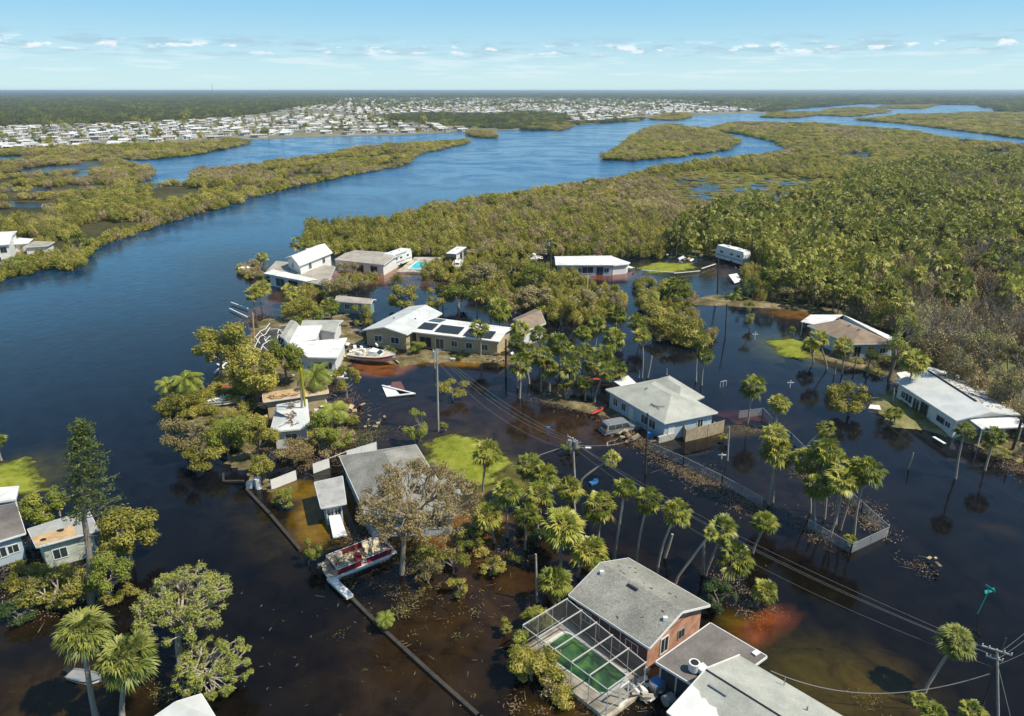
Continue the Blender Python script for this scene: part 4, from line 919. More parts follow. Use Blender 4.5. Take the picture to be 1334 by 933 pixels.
# ------------------------------------------------------------------ palms
CR = [fan_palm('cabbage_palm_crown_a', 11, 36, dead=6), fan_palm('cabbage_palm_crown_b', 12, 30, dead=14), fan_palm('cabbage_palm_crown_c', 13, 40, dead=5), fan_palm('cabbage_palm_crown_d', 14, 28, dead=9, wind=.5), fan_palm('cabbage_palm_crown_e', 15, 24, dead=3, wind=-.45, droop=.45)]
CRBIG = [fan_palm('big_fan_crown', 21, 60, leaflets=18, dead=8, lmat=M['palm_big']), fan_palm('big_fan_crown_wide', 22, 64, leaflets=18, dead=10, lmat=M['palm_big'])]
FEA = [feather_palm('feather_palm_crown', 31, 16), feather_palm('feather_palm_crown_b', 32, 20)]
def palm(cx, cy, bx, by, r=None, label='', var=None, crown=None, group=None, name='cabbage_palm', bend=.0, rz=None, seed=0, sq=1.0, trunk_m=None, tr=.135):
    """crown centre and foot as photo pixels; r crown radius in photo pixels"""
    rr = random.Random(int(cx * 13 + cy * 7 + seed)); b = W(bx, by)
    # crown centre in the vertical plane facing the camera through the foot
    h = 0.0; d = depth(b); y = -(cy - CY) / F
    t = b.y / (CP + y * SP); c = Vector(((cx - CX) / F * t, b.y, H + (-SP + y * CP) * t))
    c.z = max(c.z, .8)
    rad = (r or 20) * mpp(c) * (1.2 if (r or 20) > 16 else 1.12 if (r or 20) > 11 else 1.15)
    root = empty(name, b, label, 'palm', group)
    n = 7; pts = []; lean = c - b; bow = Vector((rr.uniform(-.25,.25)+bend, rr.uniform(-.3,.3), 0)) * min(1, lean.z / 6)
    for i in range(n + 1):
        t_ = i / n; pts.append(Vector((lean.x * t_ ** 1.25, lean.y * t_, lean.z * t_)) + bow * math.sin(math.pi * t_))
    pts[0].z = -.6
    mb = MB(); mb.tube(pts, [tr * (1.35 if i == 0 else 1.0 - .03 * i) for i in range(n + 1)], 8); mb.v = mb.v
    tro = mb.build('trunk', trunk_m or M['bark_palm'], None); tro.parent = root; tro.location = (0, 0, 0)
    me = crown or CR[var if var is not None else rr.randrange(len(CR))]
    k = link('crown', me, root, c - b); s = rad * rr.uniform(.86, 1.12); k.scale = (s, s, s * sq * rr.uniform(.82, 1.1)); 
    k.rotation_euler = (rr.uniform(-.3, .3), rr.uniform(-.3, .3), rz if rz is not None else rr.uniform(0, 6.28))
    if lean.xy.length > lean.z * .6: k.rotation_euler[1] = math.copysign(.45, lean.x)
    return root
PALMS = [
 (634,590,629,643,18,'lone cabbage palm with a dark trunk standing on the bright green lawn',0),
 (690,607,694,655,21,'cabbage palm with an orange skirt, upper left of the middle palm grove',1),
 (710,618,712,668,19,'palm just right of the orange-skirted palm at the top of the middle grove',2),
 (662,640,661,700,18,'slim palm at the left side of the middle grove, trunk in brown water',2),
 (703,645,702,700,19,'full crowned palm in the heart of the middle grove',1),
 (687,670,684,716,20,'yellow-green palm leaning over the debris at the lower left of the middle grove',0),
 (634,670,644,706,20,'palm between the fallen shrubs and the middle grove, trunk bent right',2),
 (742,636,749,668,17,'small palm directly below the transformer pole',0),
 (781,659,779,700,20,'palm with bare central stalks behind the leaning palm foot',1),
 (814,636,800,729,16,'tall thin palm with a pale trunk left of the broken stub trunk',0),
 (845,651,829,731,18,'tall palm leaning right behind the brick house, left of its twin',1),
 (883,666,856,746,19,'tallest leaning palm right behind the brick house roof',2),
 (734,685,731,738,24,'broad palm in front of the middle grove above the brick house',2),
 (767,719,753,752,22,'low dense palm touching the brick house roof corner',0),
 (724,757,722,790,24,'short bushy palm beside the back corner of the screen cage',0),
 (1009,567,1007,654,17,'back palm of the pair on slender twin trunks',1),
 (1012,590,1001,657,19,'front palm of the pair on slender twin trunks',2),
 (1050,600,1056,668,19,'leftmost palm of the fenced palm lot with a curved trunk',0),
 (1076,588,1074,676,18,'palm at the top of the fenced palm lot',2),
 (1092,606,1089,683,20,'palm in the middle top of the fenced palm lot',1),
 (1065,633,1063,690,17,'lowest crowned palm of the fenced palm lot',2),
 (1098,626,1081,699,20,'palm with a straight pale trunk at the front of the fenced palm lot',0),
 (1113,612,1094,690,19,'palm second from the right in the fenced palm lot',1),
 (1131,613,1113,697,20,'rightmost palm of the fenced palm lot',2),
 (998,680,980,720,18,'palm leaning right alone below the chain link fence',0),
 (982,503,974,554,17,'brown skirted palm at the left end of the chain link loop',1),
 (1016,525,1009,557,14,'small round palm right of the brown skirted palm',2),
 (1192,471,1176,522,19,'palm with a dark trunk in front of the white metal roofed house',1),
 (1258,560,1245,624,15,'left of two palms in the water before the white carport roof',0),
 (1296,567,1283,613,15,'right of two palms in the water before the white carport roof',2),
 (1067,441,1078,481,15,'curved trunk palm on the small right lawn',0),
 (1098,452,1097,488,14,'palm in front of the brown roof with a straight trunk',1),
 (1055,450,1060,472,11,'small palm at the lawn edge left of the curved trunk palm',2),
 (1136,462,1130,490,9,'tiny palm at the water by the blue wall',0),
 (624,427,626,466,16,'lone palm in front of the solar panel house',0),
 (621,383,622,412,14,'palm behind the solar panel house among brown shrubs',1),
 (650,402,650,430,15,'palm above the right end of the solar panel house',2),
 (640,388,640,412,12,'smaller palm in the shrubs behind the solar panel house',0),
 (575,378,577,400,10,'palm tuft near the turquoise pool shrubs',0),
 (942,688,918,750,17,'windswept palm above the forked pale trunks',3),
 (958,728,940,772,22,'large orange-skirted palm over dark shrubs right of the brick house',1),
 (997,770,985,790,15,'short stubby palm at the water right of the dark shrubs',0),
 (342,335,344,352,8,'palm at the river end of the terrace roof',0),
 (386,317,388,338,9,'palm behind the two storey riverside house',1),
 (340,375,340,398,13,'fan palm in the water below the terrace roof corner',2),
 (329,383,331,402,12,'palm on the river side below the terrace roof',0),
 (377,380,380,400,11,'yellow-green palm among shrubs below the awning',1),
 (430,398,432,420,12,'palm left of the teal cabin',2),
 (803,410,806,440,13,'palm at the left of the pond shrubs',0),
 (830,420,834,448,14,'palm left of the fallen willow',1),
 (836,437,836,492,13,'slender trunk palm left of the fallen willow, in open water',0),
 (912,442,907,497,12,'upper palm of the pair right of the fallen willow',1),
 (919,463,914,502,12,'lower palm of the pair right of the fallen willow',2),
 (882,374,882,392,17,'broad fan palm clump on the road bank left of the dark pole',2),
 (1004,358,1004,388,13,'palm on the far bank near the white tilted roof sheet',0),
 (1032,360,1032,385,12,'palm at the forest edge right of the white roof sheet',1),
 (1081,363,1080,395,12,'palm at the forest edge above the sandy road',0),
 (1100,376,1098,402,13,'dark palm above the sandy road',2),
 (1125,385,1125,420,13,'tall palm beside the sandy road',1),
 (720,316,720,334,8,'palm in the mangroves behind the dark pole',0),
 (1281,440,1282,470,13,'palm in the bare woods behind the white metal roofed house',0),
 (1313,452,1312,490,11,'palm at the right edge in the bare woods',1),
]
for i, (cx, cy, bx, by, r, lb, v_) in enumerate(PALMS): palm(cx, cy, bx, by, r, lb, v_, group='cabbage palms standing in the flood')
GROVE = [(677,428,678,482,13),(702,436,703,470,13),(673,446,674,505,14),(686,457,690,500,14),(677,474,677,519,15),(706,464,705,511,15),(727,447,730,480,15),(716,480,716,510,13),(741,478,740,520,16),
 (760,434,761,470,12),(763,455,764,490,12),(778,422,774,462,11),(800,441,790,476,14),(786,458,786,492,13),(772,473,770,505,14),(788,483,774,524,15),(803,480,803,510,14),(762,497,762,522,15),(748,462,748,495,12),(735,498,738,522,12)]
ordn = ['first','second','third','fourth','fifth','sixth','seventh','eighth','ninth','tenth','eleventh','twelfth','thirteenth','fourteenth','fifteenth','sixteenth','seventeenth','eighteenth','nineteenth','twentieth']
for i, g in enumerate(sorted(GROVE)): palm(*g, label='%s palm from the left in the dense grove left of the blue house' % ordn[i], group='palms of the dense grove')
palm(797,598,755,629,12,'palm leaning far right with all its fronds blown to one side by the transformer pole',4,name='leaning_palm')
palm(1075,558,1046,587,13,'palm leaning right over the chain link fence above the fenced palm lot',3,name='leaning_palm')
palm(926,695,878,760,10,'palm leaning right on a long pale trunk out of the brick house corner',3,name='leaning_palm')
palm(1246,835,1203,902,23,'leaning palm with a ragged crown in open water at lower right',1,name='leaning_palm',crown=CRBIG[1])
palm(1195,912,1208,960,13,'small palm crown at the bottom edge under the leaning palm',0,name='cabbage_palm')
palm(1218,930,1225,985,16,'lower palm crown cut by the bottom edge, right of the small one',2,name='cabbage_palm')
palm(1266,927,1280,990,19,'palm crown cut by the bottom edge next to the double pole',1,name='cabbage_palm')
palm(108,822,125,935,34,'big fan palm with a yellowish crown at the bottom left, left of its twin',crown=CRBIG[0],name='fan_palm',tr=.2)
palm(165,857,159,940,33,'big round fan palm at the bottom left, right of its twin',crown=CRBIG[1],name='fan_palm',tr=.2)
palm(-2,573,2,600,10,'palm crown cut by the left edge above the left lawn',0)
palm(410,490,411,528,22,'feathery coconut palm over the plywood roof',crown=FEA[0],name='coconut_palm',tr=.12)
palm(243,497,244,522,24,'feathery coconut palm on the shrubby mound in the river',crown=FEA[1],name='coconut_palm',tr=.12)
palm(218,502,225,522,15,'small feathery palm left of the coconut palm on the shrubby mound',crown=FEA[0],name='coconut_palm',tr=.1)
palm(302,560,303,580,26,'dark feathery palm in the shore trees left of the yellow trunk',crown=FEA[1],name='coconut_palm',tr=.12)
palm(434,535,430,556,20,'feathery palm bent over the debris right of the plywood roof',crown=FEA[0],name='coconut_palm',tr=.12)
palm(502,806,502,822,13,'bright green young palm sprouting on the long seawall',crown=FEA[1],name='young_palm',tr=.07)
palm(957,385,958,392,13,'pale feathery palmetto at the foot of the dark pole',crown=FEA[0],name='young_palm',tr=.07)
palm(845,385,846,400,15,'feathery palm left of the broad fan palm clump',crown=FEA[1],name='young_palm',tr=.1)
palm(1108,705,1108,712,9,'small green palmetto in the sharp corner of the chain link lot',crown=CR[2],name='young_palm',tr=.07)
palm(1165,538,1165,552,10,'small palm shrub on the grassy bank by the pale post',0,name='young_palm',tr=.1)
def stub(x0,y0,x1,y1,label,name='dead_palm_trunk',m='bark_palm',r=.16,top=None):
    b = W(x0,y0); y = -(y1-CY)/F; t = b.y/(CP+y*SP); c = Vector(((x1-CX)/F*t, b.y, H+(-SP+y*CP)*t))
    mb = MB(); mb.tube([Vector((b.x,b.y,-.4)), b.lerp(c,.5)+Vector((.06,0,0)), c], [r*1.2, r, r*.85], 8); o = mb.build(name, M[m]); tag(o, label, 'trunk'); return o, c
stub(865,726,876,696,'broken palm trunk without a crown behind the brick house')
stub(915,748,917,708,'short upright palm trunk beside the long leaning trunk')
stub(843,492,849,464,'bare palm trunk just behind the blue house roof, tallest of three')
stub(832,492,833,483,'shortest white post behind the blue house roof',m='white',r=.1)
stub(868,488,869,480,'white post at the peak of the blue house roof',m='white',r=.1)
stub(1087,488,1089,470,'thin trunk stump left of the straight palm by the brown roof',r=.12)
stub(1113,480,1116,464,'short trunk stump right of the straight palm by the brown roof',r=.12)
stub(1318,588,1331,546,'dark leaning pole at the right edge beside the white carport roof',m='pole_dark')
o, c = stub(393,563,392,482,'tall yellow palm trunk with a stripped green spear top',m='bark_palm')
sp_ = MB(); sp_.tube([c-Vector((0,0,5.2)), c-Vector((0,0,3.5)), c, c+Vector((0,0,.4))], [.12,.17,.2,.05], 8)
sp_.tube([c-Vector((0,0,1.6)), c+Vector((.25,.1,.1)), c+Vector((.35,.1,-.9))], [.06,.17,.05], 7)
o2 = sp_.build('spear_leaf', leafmat('yellow_spear', (.45,.42,.03),(.62,.56,.05),(.70,.66,.12))); o2.parent = o; o2.location = -o.location
stub(331,455,329,408,'orange-barked bare trunk at the river end of the collapsed cage',m='ply',r=.16)
stub(1078,611,1080,600,'thin stake in the water',m='wood',r=.05) if False else None
stub(1183,611,1190,590,'slanting yellowish stake standing alone in the right hand water',m='wood',r=.08)

# ------------------------------------------------------------------ broadleaf trees and shrubs
def tree(name, cx, cy, by, rx, ry, label, leaf='leaf_olive', n=1600, size=None, clumps=12, bark='bark', twigs=60, umb=False, bx=None, seed=None, group=None, cat='tree', trunk_r=None, branch_r=1.0, spreadz=1.0):
    """crown centre (cx,cy), half width rx and half height ry in photo pixels, foot at (bx,by)"""
    seed = int(cx * 3 + cy * 17) if seed is None else seed; rr = np.random.RandomState(seed % 99991)
    b = W(bx if bx is not None else cx, by); y = -(cy - CY) / F; t = b.y / (CP + y * SP)
    c = Vector(((cx - CX) / F * t, b.y, H + (-SP + y * CP) * t)); k = mpp(c); RX = rx * k; RZ = max(.5, ry * k * .95) * spreadz
    c.z = max(c.z, RZ * .75)
    C = np.array(c - b)
    clumps = int(clumps * 1.5); n = int(n * (1.9 if not umb else 1.6))
    th = rr.uniform(0, 6.28, clumps); zz = rr.uniform(-.85, .85, clumps); rad = np.sqrt(np.clip(1 - zz ** 2, 0, 1)) * rr.uniform(.35, .85, clumps)
    cl = C + np.stack([np.cos(th) * rad * RX, np.sin(th) * rad * RX * .9, zz * RZ * .75], 1)
    cl[:, 2] = np.maximum(cl[:, 2], .25)
    if umb:
        zz = rr.uniform(-.55, .75, clumps); rad = np.sqrt(np.clip(1 - zz ** 2, 0, 1)) * rr.uniform(.1, 1.0, clumps) ** .5 * .9
        cl = C + np.stack([np.cos(th) * rad * RX, np.sin(th) * rad * RX, zz * RZ * .7], 1); cl[:, 2] = np.maximum(cl[:, 2], .25)
    cr = rr.uniform(.2, .40, clumps) * RX * (.36 if umb else 1)
    root = empty(name, b, label, cat, group)
    S = size or max(.16, min(.42, RX * .085))
    Q, v = cloud(cl, cr, n, S, rr, flat=min(1.0, RZ / RX * 1.0), up=.6, shell=.5)
    me = np_mesh(name + '_crown', [(Q, v, 0)], [M[leaf] if isinstance(leaf, str) else leaf]); link('crown', me, root, (0, 0, 0))
    mb = MB(); tr = (trunk_r or max(.06, RX * .05)); fork = Vector((C[0] * .35, C[1] * .35, max(.3, C[2] - RZ * .7)))
    mb.tube([Vector((0, 0, -.6)), fork * .5 + Vector((rr.normal() * .1, rr.normal() * .1, 0)), fork], [tr * 1.4, tr * 1.1, tr * .9], 7)
    K = min(clumps, 4 + clumps // 6); prim = []
    for j in rr.choice(clumps, K, replace=False):
        e = Vector(cl[j]); nd = fork.lerp(e, .45 + .15 * rr.rand()) + Vector(rr.normal(size=3)) * RX * .06; prim.append(nd)
        mb.tube([fork, fork.lerp(nd, .5) + Vector(rr.normal(size=3)) * RX * .05, nd], [tr * .75 * branch_r, tr * .6 * branch_r, tr * .42 * branch_r], 6, cap=False)
    for i in range(clumps):
        e = Vector(cl[i]); nd = min(prim, key=lambda q_: (q_ - e).length); m_ = nd.lerp(e, .5) + Vector(rr.normal(size=3)) * RX * .07
        mb.tube([nd, m_, e], [tr * .4 * branch_r, tr * .28 * branch_r, tr * .15 * branch_r], 5, cap=False)
        for _ in range(3):
            f_ = e + Vector(unit(rr.normal(size=3))) * cr[i] * .75; mb.tube([m_.lerp(e, .6), e.lerp(f_, .5) + Vector(rr.normal(size=3)) * .05, f_], [tr * .25 * branch_r, tr * .18 * branch_r, tr * .07 * branch_r], 4, cap=False)
    tro = mb.build('trunk', M[bark]); tro.parent = root; tro.location = (0, 0, 0)
    if twigs:
        ci = rr.choice(clumps, twigs); A = cl[ci] * .9 + np.array(fork) * .1; B = cl[ci] + unit(rr.normal(size=(twigs, 3))) * cr[ci][:, None] * .95
        T = sticks(A, B, .013 * max(.6, RX * .25) * branch_r); me2 = np_mesh(name + '_twigs', [(T, np.full(len(T), .5), 0)], [M[bark]]); link('branches', me2, root, (0, 0, 0))
    return root
T_ = [
 ('tree',290,448,500,40,36,'tall olive tree leaning over the river at the far left of the point','leaf_olive',2600,14),
 ('tree',335,482,522,46,36,'wide tree with browning leaves left of the courtyard house','leaf_olive',2800,14),
 ('tree',372,462,500,30,30,'dense green tree hiding the corner of the white flat roof','leaf_green',2200,10),
 ('tree',451,494,518,23,20,'rounded green tree right of the white flat roofed courtyard house','leaf_olive',1600,9),
 ('shrub',230,525,545,32,18,'rounded mound of shrubs standing out in the river','leaf_olive',1500,9),
 ('tree',243,562,597,33,30,'brown and olive tree at the river below the mound','leaf_brown',2000,11),
 ('tree',298,566,600,30,28,'dark green tree behind the left shore trees','leaf_green',1800,10),
 ('tree',337,562,600,28,32,'olive tree left of the pale grey roof','leaf_olive',1900,10),
 ('tree',268,594,612,32,17,'spreading yellow-green low tree at the canal mouth','leaf_olive',1500,9),
 ('tree',341,610,636,19,30,'upright light green tree at the end of the white fence','leaf_olive',1500,9),
 ('tree',385,585,608,27,22,'half bare brown tree in front of the pale grey roof','leaf_pinkish',1000,9),
 ('tree',421,555,588,27,28,'bright green tree right of the yellow trunk','leaf_bright',2000,10),
 ('tree',443,575,592,18,16,'yellowish green shrub beside scattered planks','leaf_bright',900,7),
 ('shrub',371,648,662,19,15,'light green low tree standing in the amber shallows','leaf_bright',1000,8),
 ('shrub',405,716,736,16,19,'narrow green shrub on the seawall left of the pontoon boat','leaf_green',900,7),
 ('tree',700,815,890,14,20,'x','leaf_olive',0,1),
 ('shrub',694,862,886,36,28,'yellow-green shrub at the near left corner of the screen cage','leaf_olive',2400,12),
 ('shrub',678,838,862,20,18,'small bright shrub left of the screen cage','leaf_bright',900,7),
 ('shrub',733,800,815,18,16,'x','leaf_green',0,1),
 ('shrub',700,800,815,24,16,'green shrub behind the back corner of the screen cage','leaf_green',1200,8),
 ('shrub',936,778,799,27,24,'dark green shrub under the large orange-skirted palm','leaf_dark',1700,10),
 ('shrub',744,580,590,17,10,'leafy shrub tangled at the transformer pole top end','leaf_bright',700,7),
 ('shrub',590,505,520,23,13,'uprooted shrub afloat behind the lamp pole','leaf_olive',1100,8),
 ('bamboo',540,553,580,20,28,'upright light green bamboo clump above the hip roofed house','leaf_bright',1500,10),
 ('shrub',580,553,562,8,9,'small green shrub at the foot of the lamp pole','leaf_green',400,5),
 ('tree',392,398,416,28,22,'olive tree in the yard left of the teal cabin','leaf_olive',1500,10),
 ('tree',405,412,432,24,16,'green tree in front of the terrace yard','leaf_green',1200,9),
 ('tree',437,378,396,24,20,'tree with brown patches behind the teal cabin','leaf_brown',1300,9),
 ('tree',472,410,428,18,19,'rounded olive tree at the right corner of the teal cabin','leaf_olive',1200,8),
 ('tree',455,350,362,20,12,'light shrubby tree before the pinkish white roof','leaf_brown',700,7),
 ('tree',524,386,404,26,19,'olive tree between the teal cabin and the pool','leaf_olive',1400,9),
 ('tree',513,365,376,14,12,'small green tree above the olive tree near the pool','leaf_green',700,7),
 ('tree',570,388,404,22,15,'light tree below the turquoise pool','leaf_olive',1100,8),
 ('tree',597,382,402,28,22,'green tree behind the solar panel house, leftmost of the thicket','leaf_green',1500,9),
 ('tree',632,356,374,36,18,'brown topped trees of the thicket behind the solar panels','leaf_brown',1500,10),
 ('tree',662,350,368,34,18,'olive tree in the thicket left of the dark pole','leaf_olive',1500,10),
 ('tree',696,360,378,30,20,'green tree around the foot of the dark pole','leaf_green',1400,9),
 ('tree',742,361,374,20,13,'small rounded tree in front of the far bungalow','leaf_olive',900,8),
 ('tree',700,386,404,32,18,'brownish tree in the thicket centre','leaf_brown',1500,10),
 ('tree',672,392,408,24,16,'half bare tree in the thicket centre left','leaf_pinkish',900,9),
 ('tree',731,404,424,24,20,'round olive tree at the right end of the thicket','leaf_olive',1600,9),
 ('tree',760,393,410,26,20,'brown leafed tree right of the round olive tree','leaf_brown',1500,9),
 ('tree',803,394,410,20,16,'brown tree at the left rim of the pond','leaf_brown',900,8),
 ('tree',595,362,372,18,11,'low yellow-green tree below the dark caravan','leaf_olive',700,7),
 ('tree',842,392,410,22,20,'loose olive tree left of the fan palm clump','leaf_olive',1000,8),
 ('fallen_tree',884,434,443,46,20,'large toppled willow lying in the pond','leaf_olive',3000,16),
 ('tree',852,412,430,28,18,'tree behind the toppled willow','leaf_olive',1200,9),
 ('tree',977,406,427,11,23,'narrow dark green tree standing alone in deep water','leaf_green',1200,9),
 ('tree',972,372,392,17,20,'dark cone shaped tree on the far bank right of the pole','leaf_dark',1300,9),
 ('tree',1004,368,394,22,17,'x','leaf_olive',0,1),
 ('tree',1030,382,396,26,14,'brown shrubs on the bank below the forest edge','leaf_brown',1200,9),
 ('tree',1065,385,400,24,13,'second brown shrub mass on the bank, nearer the sandy road','leaf_brown',1100,9),
 ('tree',1106,517,541,31,22,'round olive tree standing in open water before the right bank','leaf_olive',2000,12),
 ('shrub',1160,540,553,14,8,'low shrub on the grassy bank','leaf_olive',500,6),
 ('shrub',1034,430,438,8,7,'small yellow shrub at the corner of the brown roofed house','leaf_bright',350,5),
 ('tree',55,655,690,33,33,'rounded green tree behind the exposed plywood roof','leaf_green',2600,12),
 ('shrub',78,645,672,20,20,'yellow-green leafy tree right of the rounded green tree','leaf_bright',1000,8),
 ('tree',168,690,735,46,38,'pale branched green tree right of the tall conifer','leaf_olive',2400,14),
 ('tree',142,745,785,34,38,'green tree at the foot of the tall conifer','leaf_bright',2000,12),
 ('fallen_tree',72,768,790,46,26,'toppled tree with pale tangled branches under the plywood roof building','leaf_olive',1300,12),
 ('shrub',28,792,805,30,16,'dark green shrub at the lower left waterline','leaf_dark',1200,9),
 ('shrub',590,728,748,26,18,'olive drift of broken shrubs right of the browned tree','leaf_olive',900,9),
 ('shrub',612,700,715,26,18,'green shrub between the annexe and the middle grove','leaf_green',1300,9),
 ('shrub',640,735,750,22,13,'low leafy debris shrub left of the middle grove foot','leaf_olive',700,8),
 ('shrub',700,700,712,20,12,'dark green undergrowth below the middle grove','leaf_dark',900,8),
 ('shrub',560,745,760,26,14,'brownish brush pile below the browned tree','leaf_brown',800,8),
 ('shrub',600,765,778,22,10,'thin scatter of leafy brush above the canal water','leaf_olive',450,8),
 ('shrub',658,815,826,16,9,'small yellow shrub left of the thin pole','leaf_olive',400,6),
 ('shrub',942,570,576,10,7,'shrub at the right end of the board fence','leaf_olive',500,6),
 ('shrub',545,450,460,18,10,'light green bush beside the tan house wall','leaf_bright',800,7),
 ('shrub',600,462,468,14,7,'dark green bush on the bank before the solar panel house','leaf_green',500,6),
 ('shrub',505,455,465,14,8,'bright bush at the bow of the stranded boat','leaf_bright',600,6),
 ('shrub',500,435,442,12,6,'green bush left of the tan house wall','leaf_green',400,6),
 ('shrub',1300,585,598,20,12,'loose bush at the white carport roof','leaf_olive',700,7),
 ('shrub',20,340,352,22,10,'rounded bright bushes on the left bank under the white house','leaf_bright',900,8),
 ('shrub',65,331,338,14,7,'bright shrub behind the curved seawall','leaf_bright',500,6),
 ('tree',100,312,330,20,18,'mangrove tree at the tip of the left bank','leaf_green',1300,9),
]
for a in T_:
    nm, cx, cy, by, rx, ry, lb, lf, n, cl = a
    if n == 0: continue
    tree(nm, cx, cy, by, rx, ry, lb, lf, int(n * 1.5), clumps=cl, cat='shrub' if nm in ('shrub', 'bamboo') else 'tree', size=None, bark='bark_pale' if lf in ('leaf_pinkish',) or cx < 180 else 'bark', branch_r=1.2 if cx < 180 else 1)
# the bare and browned big ones
tree('tree',542,652,748,92,62,'storm-browned spreading tree hanging over the grey hip roof','leaf_pinkish',8500,size=.2,clumps=110,bark='bark_grey',twigs=900,bx=523,trunk_r=.2,branch_r=.8,umb=True)
tree('tree',240,786,865,68,56,'broad tree with pale bare branches and a green rim at the lower left canal','leaf_bright',7000,size=.18,clumps=120,bark='bark_pale',twigs=1700,bx=235,trunk_r=.22,branch_r=.9,umb=True)
tree('fallen_tree',278,868,908,56,36,'half fallen tree with a pale trunk above the grey metal roof','leaf_bright',4800,size=.18,clumps=80,bark='bark_pale',twigs=1100,bx=238,trunk_r=.18,branch_r=.9,umb=True)
for (x,y,by,rx,ry,bx,lb) in ((1222,425,480,44,55,1212,'tall half bare tree behind the white metal roofed house'),(1178,440,494,26,45,1158,'dark leaning tree at the waterline left of the white metal roofed house'),(1286,452,510,32,40,1282,'bare brown tree in the woods at the right edge'),
        (1250,470,520,30,30,1250,'bare brown tree right behind the white metal roof'),(1310,500,548,30,34,1310,'low bare tree near the right edge above the white roof'),(1195,455,485,20,24,1192,'small bare tree between the two right bank houses'),(1330,470,520,26,34,1330,'bare tree cut by the right edge')):
    tree('tree',x,y,by,rx,ry,lb,'leaf_brown' if 'bare' in lb else 'leaf_green',1500,size=.26,clumps=16,twigs=160,bx=bx,trunk_r=.25,branch_r=.9)
BT = [bare_mesh('bare_tree', s) for s in (5, 6, 7)]; rb = random.Random(4)
for i, (px, py) in enumerate(((1185,478),(1200,462),(1228,470),(1240,488),(1262,505),(1285,520),(1300,498),(1318,530),(1325,505),(1250,455),(1275,462),(1310,470),(1212,446),(1330,560),(1236,440),(1292,448),(1180,448),(1320,440),(1268,430),(1300,420))):
    o = link('bare_tree', BT[i % 3], None, W(px, py)); s_ = rb.uniform(6.5, 10); o.scale = (s_, s_, s_ * rb.uniform(.9, 1.2)); o.rotation_euler = (rb.uniform(-.15,.15), rb.uniform(-.15,.15), rb.uniform(0, 6)); tag(o, 'leafless grey tree among the brown woods behind the right bank houses', 'tree', 'leafless trees of the right bank woods')
# tall conifer
def conifer():
    b = W(118,786); cx, cy = 103, 552; y = -(cy-CY)/F; t = b.y/(CP+y*SP); c = Vector(((cx-CX)/F*t, b.y, H+(-SP+y*CP)*t)); L = c - b
    root = empty('conifer', b, 'tall dark conifer with a bare lower trunk at the left canal bank', 'tree'); rr = np.random.RandomState(5)
    mb = MB(); pts = [Vector((0,0,-.5))] + [L*(i/8) + Vector((rr.normal()*.08, rr.normal()*.08, 0)) for i in range(1,9)]; mb.tube(pts, [.3*(1-.1*i)+.03 for i in range(9)], 8)
    Q = []; v = []
    for i in range(120):
        t_ = .50 + .5 * (i/120); p = np.array(L) * t_; a = i*2.399 + rr.normal()*.3; Ln = (1.03-t_)*4.2 + .5; Ln *= rr.uniform(.5,1.15); Ln = min(Ln, 2.3)
        d = np.array([math.cos(a), math.sin(a), .12 + .45*(t_-.5)]) ; d[0] += .25; e = p + d*Ln
        e[2] += .25*Ln*.3
        mb.tube([Vector(p), Vector(p + d*Ln*.5), Vector(e)], [.045,.03,.015], 4, cap=False)
        n = 46; tt = rr.uniform(.3,1.05,n)[:,None]; P = p + (e-p)*tt + rr.normal(size=(n,3))*np.array([.13,.13,.10])*(.5+tt)
        Nn = unit(rr.normal(size=(n,3))+np.array([0,0,.8])); Q.append(leaf_quads(P, Nn, rr.uniform(.16,.34,n), rr, .4)); v.append(.5+rr.normal(size=n)*.18)
    for i in range(26):  # dead whorls below
        t_ = rr.uniform(.18,.52); p = L*t_; a = rr.uniform(0,6.28); mb.tube([p, p+Vector((math.cos(a),math.sin(a),-.1))*rr.uniform(.4,1.6)], [.03,.01], 4, cap=False)
    link('crown', np_mesh('conifer_crown', [(np.concatenate(Q), np.concatenate(v), 0)], [M['conifer']]), root, (0,0,0))
    o = mb.build('trunk', M['bark']); o.parent = root; o.location = (0,0,0)
conifer()

